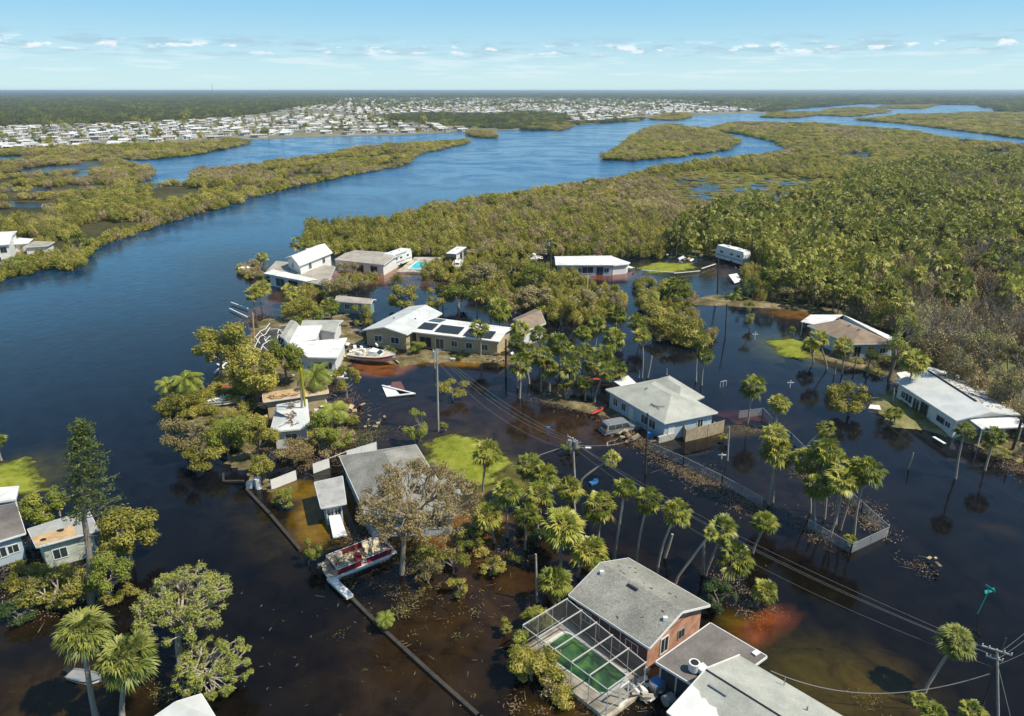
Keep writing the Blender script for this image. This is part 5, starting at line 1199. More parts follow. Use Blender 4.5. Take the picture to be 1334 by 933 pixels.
# ------------------------------------------------------------------ mangrove and forest masses
def points_stuff(name, pts, scl, rot, idx, sclz, coll, label=None, cat=None, kind='stuff'):
    me = bpy.data.meshes.new(name); me.vertices.add(len(pts)); me.vertices.foreach_set('co', np.asarray(pts, np.float32).ravel())
    for nm, ty, arr in (('scl','FLOAT_VECTOR',np.stack([scl,scl,sclz],1)),('rot','FLOAT_VECTOR',np.stack([np.zeros(len(rot)),np.zeros(len(rot)),rot],1)),('idx','INT',idx)):
        at = me.attributes.new(nm, ty, 'POINT'); at.data.foreach_set('vector' if ty == 'FLOAT_VECTOR' else 'value', np.asarray(arr).ravel().astype(np.int32 if ty == 'INT' else np.float32))
    o = link(name, me); tag(o, label, cat, None, kind)
    g = bpy.data.node_groups.new(name, 'GeometryNodeTree'); g.interface.new_socket('Geometry', in_out='INPUT', socket_type='NodeSocketGeometry'); g.interface.new_socket('Geometry', in_out='OUTPUT', socket_type='NodeSocketGeometry')
    i_ = g.nodes.new('NodeGroupInput'); o_ = g.nodes.new('NodeGroupOutput'); ip = g.nodes.new('GeometryNodeInstanceOnPoints'); ci = g.nodes.new('GeometryNodeCollectionInfo')
    ci.inputs[0].default_value = coll; ci.inputs['Separate Children'].default_value = True; ci.inputs['Reset Children'].default_value = True
    def na(nm, ty):
        n = g.nodes.new('GeometryNodeInputNamedAttribute'); n.data_type = ty; n.inputs[0].default_value = nm; return n.outputs[0]
    g.links.new(i_.outputs[0], ip.inputs['Points']); g.links.new(ci.outputs[0], ip.inputs['Instance']); ip.inputs['Pick Instance'].default_value = True
    g.links.new(na('idx','INT'), ip.inputs['Instance Index']); g.links.new(na('rot','FLOAT_VECTOR'), ip.inputs['Rotation']); g.links.new(na('scl','FLOAT_VECTOR'), ip.inputs['Scale'])
    g.links.new(ip.outputs[0], o_.inputs[0]); md = o.modifiers.new('scatter', 'NODES'); md.node_group = g; return o
def collection(name, meshes):
    c = bpy.data.collections.new(name)
    for i, me in enumerate(meshes):
        ob = bpy.data.objects.new('%s_%02d' % (name, i), me); c.objects.link(ob)
    return c
BUSH = [bush_proto('mangrove_olive_a', 1, M['mangrove']), bush_proto('mangrove_olive_b', 2, M['mangrove_green'], clumps=15), bush_proto('mangrove_green', 3, M['mangrove_green']), bush_proto('mangrove_brown_a', 4, M['mangrove_brown'], n=900, twig=40), bush_proto('mangrove_brown_b', 5, M['mangrove_brown'], n=650, twig=70)]
FP = [fan_palm('forest_palm_a', 41, 16, leaflets=6, dead=3, lmat=M['palm_forest']), fan_palm('forest_palm_b', 42, 14, leaflets=6, dead=4, lmat=M['palm_forest'])]
def palm_proto(name, seed, crown):
    # short stalk under a crown so that forest palms stand above the thicket
    rr = np.random.RandomState(seed); bm_v = np.zeros(len(crown.vertices)*3, np.float32); crown.vertices.foreach_get('co', bm_v); co = bm_v.reshape(-1,4,3) + np.array([0,0,1.9])
    at = np.zeros(len(crown.vertices), np.float32); crown.attributes['v'].data.foreach_get('value', at); mi = np.zeros(len(crown.polygons), np.int32); crown.polygons.foreach_get('material_index', mi)
    v = at.reshape(-1,4)[:,0]; parts = [(co[mi==0], v[mi==0], 0), (co[mi==1], v[mi==1], 1)]
    T = sticks(np.array([[0,0,0.]]), np.array([[0,0,1.95]]), .06); T = T; parts.append((T, np.full(len(T), .5), 2))
    return np_mesh(name, parts, [M['palm_forest'], M['palm_dead'], M['bark_palm']])
FPP = [palm_proto('forest_palm_a', 1, FP[0]), palm_proto('forest_palm_b', 2, FP[1])]
GREEN = [bush_proto('woodland_green', 6, M['leaf_green'], clumps=12, hgt_=1.2), bush_proto('woodland_olive', 7, M['leaf_olive'], clumps=12, hgt_=1.2), bush_proto('woodland_dark', 8, M['leaf_dark'], hgt_=1.2)]
FAR = [bush_proto('far_wood_a', 9, M['leaf_far'], n=520, size=.15, clumps=22, twig=6, hgt_=.8), bush_proto('far_wood_b', 10, M['leaf_far'], n=520, size=.15, clumps=26, twig=6, hgt_=.7), bush_proto('far_wood_c', 16, M['leaf_green'], n=420, size=.15, clumps=18, twig=6, hgt_=.9)]
C_MANG = collection('mangrove', BUSH); C_WOOD = collection('woodland', BUSH + GREEN + FPP + [bare_mesh('bare_tree', 3)]); C_FAR = collection('farwood', FAR)
def poly_np(px): P = [W(*p) for p in px]; return np.array([p.x for p in P]), np.array([p.y for p in P])
BANDS = [(100,260,2.6),(260,450,3.5),(450,800,5.6),(800,1500,11),(1500,3000,20)]
def scatter(poly, seed, dens=1.0, holes=(), bands=BANDS, keep=None, world=False):
    X, Y = poly_np(poly) if not world else poly; rr = np.random.RandomState(seed); P = []; S = []
    hs = [poly_np(h) for h in holes]
    for d0, d1, s in bands:
        y0, y1 = max(d0, Y.min()), min(d1, Y.max())
        if y1 <= y0: continue
        xa, xb = max(X.min(), -y1 * .8 - 20), min(X.max(), y1 * .8 + 20)
        n = int((xb - xa) * (y1 - y0) / s ** 2 * dens * 1.15)
        x = rr.uniform(xa, xb, n); y = rr.uniform(y0, y1, n); k = inside(x, y, X, Y) & (np.abs(x) < y * .8 + 20)
        for hx, hy in hs: k &= ~inside(x, y, hx, hy)
        if keep is not None: k &= keep(x, y)
        x, y = x[k], y[k]; P.append(np.stack([x, y, np.full(len(x), .1)], 1)); S.append(np.full(len(x), s))
    return np.concatenate(P), np.concatenate(S)
def vnoise(x, y, sc, seed):
    rr = np.random.RandomState(seed); f = np.zeros_like(x)
    for k in range(7):
        a = rr.uniform(0, 6.28); w_ = sc * rr.uniform(.6, 1.9); f += np.sin((x * math.cos(a) + y * math.sin(a)) / w_ + rr.uniform(0, 6.28) + 1.3 * np.sin((x * math.sin(a) - y * math.cos(a)) / w_ * .7))
    return f / 7 ** .5
def mangrove(name, poly, seed, label, holes=(), edge=True, brown=.32, h=3.2, dens=1.0, gap=None, coll=C_MANG, picker=None):
    keep = None
    if gap is not None: keep = lambda x, y: vnoise(x, y, 9, seed + 3) > gap
    P, S = scatter(poly, seed, dens, holes, keep=keep); rr = np.random.RandomState(seed)
    E = []; ES = []; pw = [W(*p) for p in poly]
    for i, a in enumerate(pw if edge else []):
        b = pw[(i + 1) % len(pw)]; L = (b - a).length; t_ = 0.0
        while t_ < L:
            p = a.lerp(b, t_ / L); d_ = p.y; s_ = 2.7 if d_ < 260 else 4 if d_ < 450 else 6.5 if d_ < 800 else 11 if d_ < 1500 else 20
            t_ += s_ * .55
            if abs(p.x) < p.y * .8 + 10 and p.y > 20: E.append((p.x + rr.normal() * s_ * .22, p.y + rr.normal() * s_ * .22, .05)); ES.append(float(s_))
    if E: P = np.concatenate([P, np.array(E)]); S = np.concatenate([S, np.array(ES)])
    n = len(P)
    nz = vnoise(P[:, 0], P[:, 1], 22, seed) * .22 + .5 + rr.normal(size=n) * .22
    idx = np.where(nz < brown, np.where(rr.rand(n) < .55, 3, 4), np.where(rr.rand(n) < .2, 2, rr.randint(0, 2, n)))
    sc = S * .74 * rr.uniform(.6, 1.5, n); hz_ = h * rr.uniform(.7, 1.2, n) * (1 + .22 * vnoise(P[:, 0], P[:, 1], 30, seed + 9)) * np.clip(.6 + sc / S * .5, .7, 1.4); hz_ = np.maximum(hz_, .4)
    if picker is not None: idx, sc, hz_ = picker(P, S, idx, sc, hz_, rr)
    o = points_stuff(name, P, sc, rr.uniform(0, 6.28, n), idx, hz_ / 1.15, coll, label, 'mangroves'); print(name, n); return o
mangrove('mangrove_thicket', LEFT_MARSH, 5, 'olive and brown mangrove thicket on the left river bank', holes=PONDS_L, gap=-.42)
mangrove('mangrove_thicket', NORTH_STRIP, 6, 'strip of mangroves along the shore in front of the white town', gap=None, brown=.25)
mangrove('mangrove_thicket', ISLAND, 7, 'mangroves covering the teardrop island in mid river')
for i, p in enumerate(ISLETS): mangrove('mangrove_thicket', p, 10 + i, ['mangroves on the first long islet of the far channel','mangroves on the middle islet of the far channel','mangroves on the farthest islet of the channel','mangroves on the small islet off the town','mangroves on the spit under the town shore','mangroves on the tiny islet right of the town spit','brown mangrove patch off the town shore'][i], brown=.3)
mangrove('mangrove_thicket', UPPER_MARSH, 8, 'low mangroves beyond the narrow right hand channel', brown=.3)
GRASSY = [(880,228),(935,222),(1000,228),(1060,232),(1110,240),(1080,262),(1010,270),(930,268),(870,262),(860,245)]
WOODLINE = np.array([(860,330),(900,300),(1000,262),(1100,236),(1200,222),(1334,214),(1500,215)], float)
def is_wood(x, y):
    # right hand woodland starts behind a line; found on the ground
    L = [W(px, py) for px, py in WOODLINE]; lx = np.array([p.x for p in L]); ly = np.array([p.y for p in L])
    dd = np.stack([np.hypot(x - a, y - b) for a, b in zip(lx, ly)])
    u = x / y; lu = lx / ly; o_ = np.argsort(lu); yy = np.interp(u, lu[o_], ly[o_], left=0, right=ly[o_][-1])
    return (u > lu.min()) & (y < yy)
def pick(P, S, idx, sc, hz_, rr):
    wd = is_wood(P[:, 0], P[:, 1]); n = len(P); r_ = rr.rand(n); nz = vnoise(P[:, 0], P[:, 1], 18, 77) * .3
    # bare brown woods at the far right near edge
    u = P[:, 0] / P[:, 1]; bare = np.clip(1.25 - np.hypot((u - .72) / .22, (P[:, 1] - 125) / 75), 0, 1) * 1.6
    k = r_ + nz
    wi = np.where(k < .22, 9, np.where(k < .42, 8, np.where(k < .62, 5, np.where(k < .8, 6, np.where(k < .9, 7, 3)))))
    wi = np.where(rr.rand(n) < bare * .8, np.where(rr.rand(n) < .5, 3, 4), wi); wi = np.where(rr.rand(n) < .04 + bare * .22, 10, wi)
    # collection order is alphabetical: woodland_00.. = BUSH(0-4), GREEN(5-7), FPP(8-9)
    idx = np.where(wd, wi, idx); palmy = (idx == 8) | (idx == 9); bt = idx == 10
    sc = np.where(wd, sc * 1.0, sc); sc = np.where(palmy, np.minimum(sc, 2.6) * .95, sc); hz_ = np.where(wd, hz_ * 1.35, hz_); hz_ = np.where(palmy, sc * 1.1 * rr.uniform(.9, 1.3, n) * 1.15, hz_)
    sc = np.where(bt, rr.uniform(5, 8.5, n), sc); hz_ = np.where(bt, sc * 1.3, hz_)
    g = inside(P[:, 0], P[:, 1], *poly_np(GRASSY)); hz_ = np.where(g, hz_ * .35, hz_)
    return idx, sc, hz_
mangrove('woodland_thicket', RIGHT_MARSH, 9, 'mangroves and palm woodland covering the right side of the river', holes=PONDS + [GRASSY, [(1140,520),(1170,470),(1334,470),(1700,700),(1334,620),(1160,560)], [(1030,455),(1040,405),(1100,402),(1175,440),(1180,480),(1120,470)]], brown=.28, h=3.4, coll=C_WOOD, picker=pick)
UNDER = [('undergrowth', [(828,372),(870,368),(905,388),(897,402),(920,428),(930,446),(880,452),(850,440),(835,420)], 'thicket round the toppled willow and the fan palm clump', .25, 2.0),
 ('undergrowth', [(965,352),(1000,352),(1040,372),(1090,397),(1040,400),(975,394)], 'shrubs on the far bank at the end of the road', .35, 2.4),
 ('undergrowth', [(1165,505),(1200,530),(1250,560),(1320,590),(1330,600),(1280,578),(1220,560),(1170,530)], 'weeds and shrubs along the bank before the white metal roofed house', .3, .7),
 ('undergrowth', [(555,350),(610,332),(690,345),(722,352),(770,372),(800,380),(815,400),(775,425),(720,425),(690,400),(620,400),(575,398),(545,380)], 'tangled undergrowth of the thicket between the far bungalow and the solar panel house', .30, 2.6),
 ('undergrowth', [(392,385),(440,372),(500,360),(545,375),(560,400),(525,398),(495,385),(470,380),(440,384),(436,400),(400,420),(385,410)], 'undergrowth round the teal cabin', .25, 2.3),
 ('undergrowth', [(215,520),(262,505),(300,500),(322,470),(345,495),(340,525),(320,540),(350,560),(350,620),(300,612),(250,605),(222,580),(228,548)], 'undergrowth of the left point under the shore trees', .12, 1.6),
 ('undergrowth', [(345,490),(400,480),(455,500),(460,530),(430,535),(345,520)], 'undergrowth between the courtyard house and the plywood roof', .3, 1.4),
 ('undergrowth', [(312,350),(330,344),(348,345),(350,364),(330,368),(314,360)], 'shrubs on the river tip by the terrace roof', .5, 1.4),
 ('undergrowth', [(372,405),(440,402),(470,412),(480,425),(455,435),(450,418),(380,414)], 'undergrowth behind the courtyard house', .25, 1.5),
 ('undergrowth', [(365,575),(410,560),(455,548),(475,575),(430,600),(380,605)], 'undergrowth behind the broken white fence', .3, 1.3),
 ('undergrowth', [(600,690),(650,690),(690,715),(680,745),(640,740),(600,725),(565,745),(530,760),(540,735)], 'tangled undergrowth left of the middle palm grove', .35, 1.3),
 ('undergrowth', [(1100,470),(1165,470),(1165,495),(1150,492),(1110,480)], 'undergrowth along the bank by the brown roofed house', .3, 1.0),
 ('undergrowth', [(650,850),(690,790),(720,790),(738,800),(690,830),(720,880),(760,925),(735,925),(690,890)], 'undergrowth along the left side of the screen cage', .15, 1.5),
 ('undergrowth', [(0,735),(60,745),(150,745),(190,780),(120,800),(60,800),(0,800)], 'undergrowth below the plywood roof building', .2, 1.5)]
def small(P, S, idx, sc, hz_, rr): return idx, rr.uniform(.8, 1.9, len(P)), hz_
for i, (nm, pl, lb, br, hh) in enumerate(UNDER):
    sv = list(BANDS); BANDS[:] = [(10, 400, 2.0)]
    mangrove(nm, pl, 60 + i, lb, brown=br, h=hh, edge=False, gap=-.5, picker=small); BANDS[:] = sv
mangrove('marsh_grass_tufts', GRASSY, 19, 'low olive marsh plants around the shallow ponds in the right marsh', holes=PONDS, brown=.2, h=1.1, dens=.55)
# distant forest up to the horizon
def far_forest():
    rr = np.random.RandomState(31); P = []; S = []; Hh = []
    for d0, d1, s, den in ((1900,2700,24,.7),(2700,4000,36,.8),(4000,7000,62,.85),(7000,14000,120,.9),(14000,26000,260,.9)):
        n = int(1.5 * (d1**2 - d0**2) / 2 * 2 * .78 / s**2 * den); y = np.sqrt(rr.uniform(d0**2, d1**2, n)); x = y * rr.uniform(-.8, .8, n); u = x / y
        # the town lies left of centre up to about 3 km, water channels right of centre up to 2.6 km
        k = np.ones(n, bool); k &= ~((y < 2700) & (u > .28)); k &= ~((y < 2450) & (u > .0) & (u <= .28) & (rr.rand(n) < .6))
        k &= ~((vnoise(x, y, 420, 8) > 1.1) & (y < 5000))
        for tp_ in ([(480,152),(560,147),(640,149),(700,145),(740,150),(742,161),(800,157),(850,150),(900,148),(985,145),(1000,141),(900,131),(700,128),(430,128),(380,131),(330,140),(440,146)],): k &= ~(inside(x, y, *poly_np(tp_)) & (rr.rand(n) < .93))
        x, y = x[k], y[k]; P.append(np.stack([x, y, np.full(len(x), .5)], 1)); S.append(np.full(len(x), float(s))); Hh.append(rr.uniform(6, 12, len(x)))
    # woods belt on the left, in front of and between the town parts
    for poly, n0, h_ in ((([(-900,160),(-900,132),(430,128),(440,134),(330,150),(250,157),(120,163),(0,164)]), 17, 9.0), ([(480,153),(520,160),(640,168),(700,166),(745,160),(735,150),(690,146),(640,150),(560,148)], 12, 4.5), ([(640,168),(700,172),(740,164),(800,160),(850,155),(760,158),(700,162)], 10, 4), ([(1000,147),(1040,142),(1120,136),(1270,137),(1000,128),(900,138),(960,141)], 22, 6),([(1270,137),(1300,146),(1700,151),(1700,128),(1200,128)], 22, 7)):
        X, Y = poly_np(poly); xa, xb, y0, y1 = max(X.min(), -Y.max()*.8), min(X.max(), Y.max()*.8), Y.min(), min(Y.max(), 4000); n = int((xb-xa)*(y1-y0)/n0**2)
        x = rr.uniform(xa, xb, n); y = rr.uniform(y0, y1, n); k = inside(x, y, X, Y) & (np.abs(x) < y*.8+10); x, y = x[k], y[k]
        P.append(np.stack([x, y, np.full(len(x), .1)], 1)); S.append(np.full(len(x), float(n0))); Hh.append(rr.uniform(.7, 1.2, len(x)) * h_)
    P = np.concatenate(P); S = np.concatenate(S); Hh = np.concatenate(Hh); n = len(P); print('far', n)
    points_stuff('distant_forest', P, S * .62 * rr.uniform(.7, 1.3, n), rr.uniform(0, 6.28, n), rr.choice(3, n, p=[.42,.42,.16]), Hh / .9, C_FAR, 'green forest stretching to the horizon beyond the town and marshes', 'forest')
far_forest()
# individually standing palms of the right hand woodland
def wood_palms(limit=190):
    P, S = scatter(RIGHT_MARSH, 91, .16, holes=PONDS + [GRASSY, [(1140,520),(1170,470),(1334,470),(1700,700),(1334,620),(1160,560)], [(1030,455),(1040,405),(1100,402),(1175,440),(1180,480),(1120,470)]], bands=[(120,330,3.2)], keep=is_wood)
    o_ = np.argsort(P[:, 1])[:limit]; rr = random.Random(3)
    for i in o_:
        x, y = P[i][0], P[i][1]
        if abs(x) > y * .76: continue
        o = link('forest_palm', FPP[rr.randrange(2)], None, (x, y, 0)); s = rr.uniform(1.9, 2.7); o.scale = (s, s, s * rr.uniform(1.25, 1.75)); o.rotation_euler = (rr.uniform(-.06,.06), rr.uniform(-.06,.06), rr.uniform(0, 6.28))
        tag(o, 'palm rising out of the dense woodland on the right', 'palm', 'palms of the right hand woodland')
wood_palms()

# ------------------------------------------------------------------ the white town
def mobile_home(name, seed):
    rr = random.Random(seed); mb = MB(); L, Wd, h = rr.uniform(11, 16), rr.uniform(5, 6.5), 2.7
    mb.box((0, 0, h/2), (L - .6, Wd - .6, h), mi=1)
    q_ = [Vector((-L/2,-Wd/2,h)), Vector((L/2,-Wd/2,h)), Vector((L/2,Wd/2,h)), Vector((-L/2,Wd/2,h))]; r_, *_x = roof_mesh(q_, 'gable', h, h + rr.uniform(.5, 1.0)); mb.add(r_.v, r_.f, 0)
    cl = rr.uniform(4, 6); mb.slab([Vector((-L/2+1,-Wd/2-cl,2.5)), Vector((rr.uniform(-1,L/2),-Wd/2-cl,2.5)), Vector((0,-Wd/2,2.7)), Vector((-L/2+1,-Wd/2,2.7))], .12, 0)
    for x in np.arange(-L/2+1.5, L/2-1, 2.6): mb.box((x, -Wd/2+.28, 1.6), (1.1, .1, 1.1), mi=2); mb.box((x, Wd/2-.28, 1.6), (1.1, .1, 1.1), mi=2)
    mb.box((-L/2+.28, 0, 1.5), (.1, 1.6, 1.3), mi=2)
    o = mb.build(name, [M['roof_white'], M['siding_white'], M['glass']]); me = o.data; bpy.data.objects.remove(o); return me
MH = [mobile_home('white_bungalow', s) for s in range(5)]
tonal = [M['roof_white'], M['roof_lightgrey'], mat('pinkish_roof', (.60,.52,.46), .7, .2, .2), M['roof_white'], mat('brown_grey_roof', (.34,.30,.26), .8, .3, .2)]
for me, tm in zip(MH, tonal): me.materials[0] = tm
def town():
    T1 = [(-200,205),(0,197),(110,194),(200,188),(300,180),(335,181),(400,178),(520,175),(620,171),(600,164),(520,160),(470,152),(400,150),(330,153),(250,158),(120,164),(0,166),(-200,170)]
    T2 = [(480,152),(560,147),(640,149),(700,145),(740,150),(742,161),(800,157),(850,150),(900,148),(985,145),(1000,141),(1000,132),(900,129.5),(700,127.5),(430,128),(380,131),(330,140),(440,146)]
    T3 = [(0,150),(400,148),(430,138),(120,140)]
    rr = random.Random(12); sp = []
    for poly, sx, sy, pr in ((T1, 21, 17, .74), (T2, 22, 18, .78), (T3, 34, 30, .3)):
        X, Y = poly_np(poly); a = R(12); ca, sa = math.cos(a), math.sin(a)
        U = X*ca + Y*sa; V = -X*sa + Y*ca
        for u in np.arange(U.min(), U.max(), sx):
            for v in np.arange(V.min(), V.max(), sy):
                if int(v / sy) % 5 == 0: continue
                uu, vv = u + rr.uniform(-3, 3), v + rr.uniform(-2, 2); x, y = uu*ca - vv*sa, uu*sa + vv*ca
                if abs(x) < y * .76 and inside(np.array([x]), np.array([y]), X, Y)[0] and rr.random() < pr: sp.append((x, y, a + rr.uniform(-.08, .08) + (math.pi/2 if rr.random() < .25 else 0)))
    sp.sort(key=lambda p: math.hypot(p[0], p[1])); print('town', len(sp))
    for x, y, a in sp[:300]:
        o = link('bungalow', MH[rr.randrange(5)], None, (x, y, .16)); o.rotation_euler = (0, 0, a)
        tag(o, 'white roofed bungalow in the dense town across the river', 'house', 'white bungalows across the river')
    rest = sp[300:]; n = len(rest); P = np.array([(p[0], p[1], .16) for p in rest]); C_T = collection('townhouse', MH)
    points_stuff('distant_bungalows', P, np.ones(n), np.array([p[2] for p in rest]), np.array([rr.randrange(5) for _ in rest]), np.ones(n), C_T, 'farther white roofs of the town shrinking towards the horizon', 'houses')
    # garden trees between the houses
    nn = 6500; r2 = np.random.RandomState(4); k = r2.choice(len(sp), nn); PP = np.array([(sp[i][0] + r2.uniform(-12, 12), sp[i][1] + r2.uniform(9, 13) * (1 if r2.rand() < .5 else -1), .1) for i in k])
    points_stuff('garden_trees', PP, r2.uniform(2.4, 5.5, nn), r2.uniform(0, 6.28, nn), r2.choice([0,1,2,5,6,7,8], nn), r2.uniform(3, 6.5, nn), C_WOOD, 'small trees between the white bungalows', 'trees')
town()
# ------------------------------------------------------------------ utility poles and cables
def upole(bx, by, tx, ty, label, m='pole', r=.13, arms=(), name='utility_pole', transformer=0, lamp=None, double=False):
    b = W(bx, by); y = -(ty-CY)/F; t = b.y/(CP+y*SP); c = Vector(((tx-CX)/F*t, b.y, H+(-SP+y*CP)*t)); root = empty(name, b, label, 'pole')
    MB().tube([b+Vector((0,0,-.6)), c], [r*1.15, r*.8], 8).build('shaft', M[m], root)
    if double: MB().tube([b+Vector((-1.5,.2,-.6)), c+Vector((.45,.1,.9))], [r*.9, r*.6], 8).build('brace_pole', M['pole_dark'], root)
    for dz, w, a in arms:
        d = Vector((math.cos(a), math.sin(a), 0)) * w / 2; p = c + Vector((0,0,-dz)); o = MB().bar(p-d, p+d, .08, .1).build('crossarm', M[m], root)
        for s in (-.95, -.5, .5, .95): MB().tube([p+d*s, p+d*s+Vector((0,0,.2))], .035, 6).build('insulator', M['white'], o)
    for k in range(transformer):
        p = c + Vector((.35 if k % 2 else -.32, -.15, -1.1 - .15*k)); MB().tube([p, p+Vector((0,0,.85))], .26, 12).build('transformer', M['metal'], root)
    if lamp:
        L = Vector((lamp, -.25, .5)); p = c + Vector((0,0,-1.7)); o = MB().tube([p, p+L*.5+Vector((0,0,.25)), p+L], .035, 6).build('lamp_arm', M['metal'], root)
        e = Vector((lamp/abs(lamp), -.1, 0)); MB().bar(p+L, p+L+e*.65, .26, .14).build('lamp_head', M['white'], o)
    return c
P1 = upole(571,563,569,455,'tall grey concrete lamp pole with a transformer beside the green lawn',arms=((.25,.9,.1),),transformer=1,lamp=1.7)
P2 = upole(718,364,717,314,'tall dark pole in the thicket in front of the far bungalow',m='pole_dark',transformer=1,r=.2)
P3 = upole(935,383,936,338,'dark pole on the road bank in front of the raised caravan',m='pole_dark',r=.18)
P4 = upole(749,622,746,570,'short looking pole with two transformers and a lamp, above the middle palm grove',arms=((.2,1.8,2.2),),transformer=2,lamp=1.5)
P5 = upole(1303,938,1299,846,'braced pole with wooden crossarms at the bottom right corner',arms=((.1,1.8,2.6),(.8,1.0,2.6)),double=True,r=.095)
P6 = upole(841,617,844,538,'thin dark pole standing in the water in front of the blue house',m='pole_dark',r=.10)
P7 = upole(659,480,659,442,'dark pole at the right end of the solar panel house',m='pole_dark',r=.16)
P8 = upole(948,600,950,556,'plain pale post in the water right of the board fence',r=.11)
P9 = upole(700,785,698,722,'thin bare pole behind the shrubs by the screen cage',r=.10)
P10 = upole(1161,556,1165,530,'pale post on the grassy bank before the white metal roofed house',r=.13) if False else upole(1164,526,1165,506,'pale post on the grassy bank before the white metal roofed house',r=.13)
P11 = upole(567,480,564,455,'second slim pole leaning behind the concrete lamp pole',r=.09)
P12 = upole(945,440,947,396,'slim pole standing in deep water below the road bank',m='pole_dark',r=.12)
P13 = upole(765,380,766,358,'white stub pole in the pond before the far bungalow',r=.12,m='white')
P14 = upole(457,374,457,362,'white post left of the low house near the caravan',m='white',r=.10)
def cable(a, b, sag, label, m='wire', r=.011, n=24):
    pts = [a.lerp(b, i/n) - Vector((0,0,sag*4*(i/n)*(1-i/n))) for i in range(n+1)]
    mb = MB(); mb.tube(pts, r, 5); o = mb.build('overhead_cable', M[m]); tag(o, label, 'cable')
D = Vector((1.0,.8,0)).normalized()
for i, (oa, ob, sg, lb) in enumerate((((-.8,0,.1),(-1.0,0,.2),1.2,'topmost overhead cable running from the transformer pole to the lower right corner'),((-.3,0,-.3),(-.6,0,-.3),1.5,'second overhead cable from the top between the transformer pole and the lower right corner'),
        ((.2,0,-.6),(0,0,-.6),1.7,'third overhead cable from the top between the transformer pole and the lower right corner'),((.5,0,-1.6),(.1,0,-1.6),2.2,'lowest overhead cable sagging towards the lower right corner'))):
    cable(P4+Vector(oa), P5+Vector(ob), sg, lb)
for i, (oa, ob, sg, lb) in enumerate((((-.3,0,.1),(-.8,0,.1),.9,'topmost cable from the lamp pole to the transformer pole'),((0,0,-.4),(-.3,0,-.4),1.3,'middle cable from the lamp pole to the transformer pole'),((.2,0,-.9),(.2,0,-.8),1.7,'lower cable from the lamp pole to the transformer pole'),((.1,0,-1.8),(.4,0,-1.8),2.1,'lowest cable from the lamp pole to the transformer pole'))):
    cable(P1+Vector(oa), P4+Vector(ob), sg, lb)
for i, (px, py, h) in enumerate(((1345,816,7.6),(1345,826,7.0),(1345,845,6.4))): cable(P5+Vector((.3,0,-.2-.6*i)), W(px,py,h), .1, ['upper','middle','lower'][i] + ' cable leaving the corner pole over the right edge')
cable(P4+Vector((0,0,-.9)), W(830,572,2.6), .5, 'service cable from the transformer pole to the blue house', r=.02)
cable(P1+Vector((0,0,-4.6)), W(462,542,.3), .3, 'fallen cable from the lamp pole slanting into the water at left', m='wire')
cable(P4+Vector((0,0,-.6)), P6+Vector((0,0,-.3)), .4, 'cable from the transformer pole to the thin dark pole', m='wire_dark', r=.02)
cable(P6+Vector((0,0,-.2)), W(1010,672,4.5), .8, 'cable slanting down from the thin dark pole over the chain link fence', m='wire_dark', r=.02)
cable(W(1160,545,6.2), W(1360,665,6.2), .9, 'upper cable over the water before the white metal roofed house', m='wire_dark', r=.02)
cable(W(1155,552,5.8), W(1350,672,5.8), .9, 'lower cable over the water before the white metal roofed house', m='wire_dark', r=.02)
cable(W(1004,874,2.6), P5+Vector((0,0,-2.2)), 2.0, 'braided cable drooping from the pale gable roof to the corner pole', r=.03)
MB_g = MB(); 
cable(P5+Vector((0,0,-.5)), W(1330,990,0), .0, 'guy wire of the corner pole', r=.02)
cable(W(665,608,.05), W(757,576,.6), -.2, 'long pale cable lying from the lawn corner over the water to the transformer shrub', r=.035)

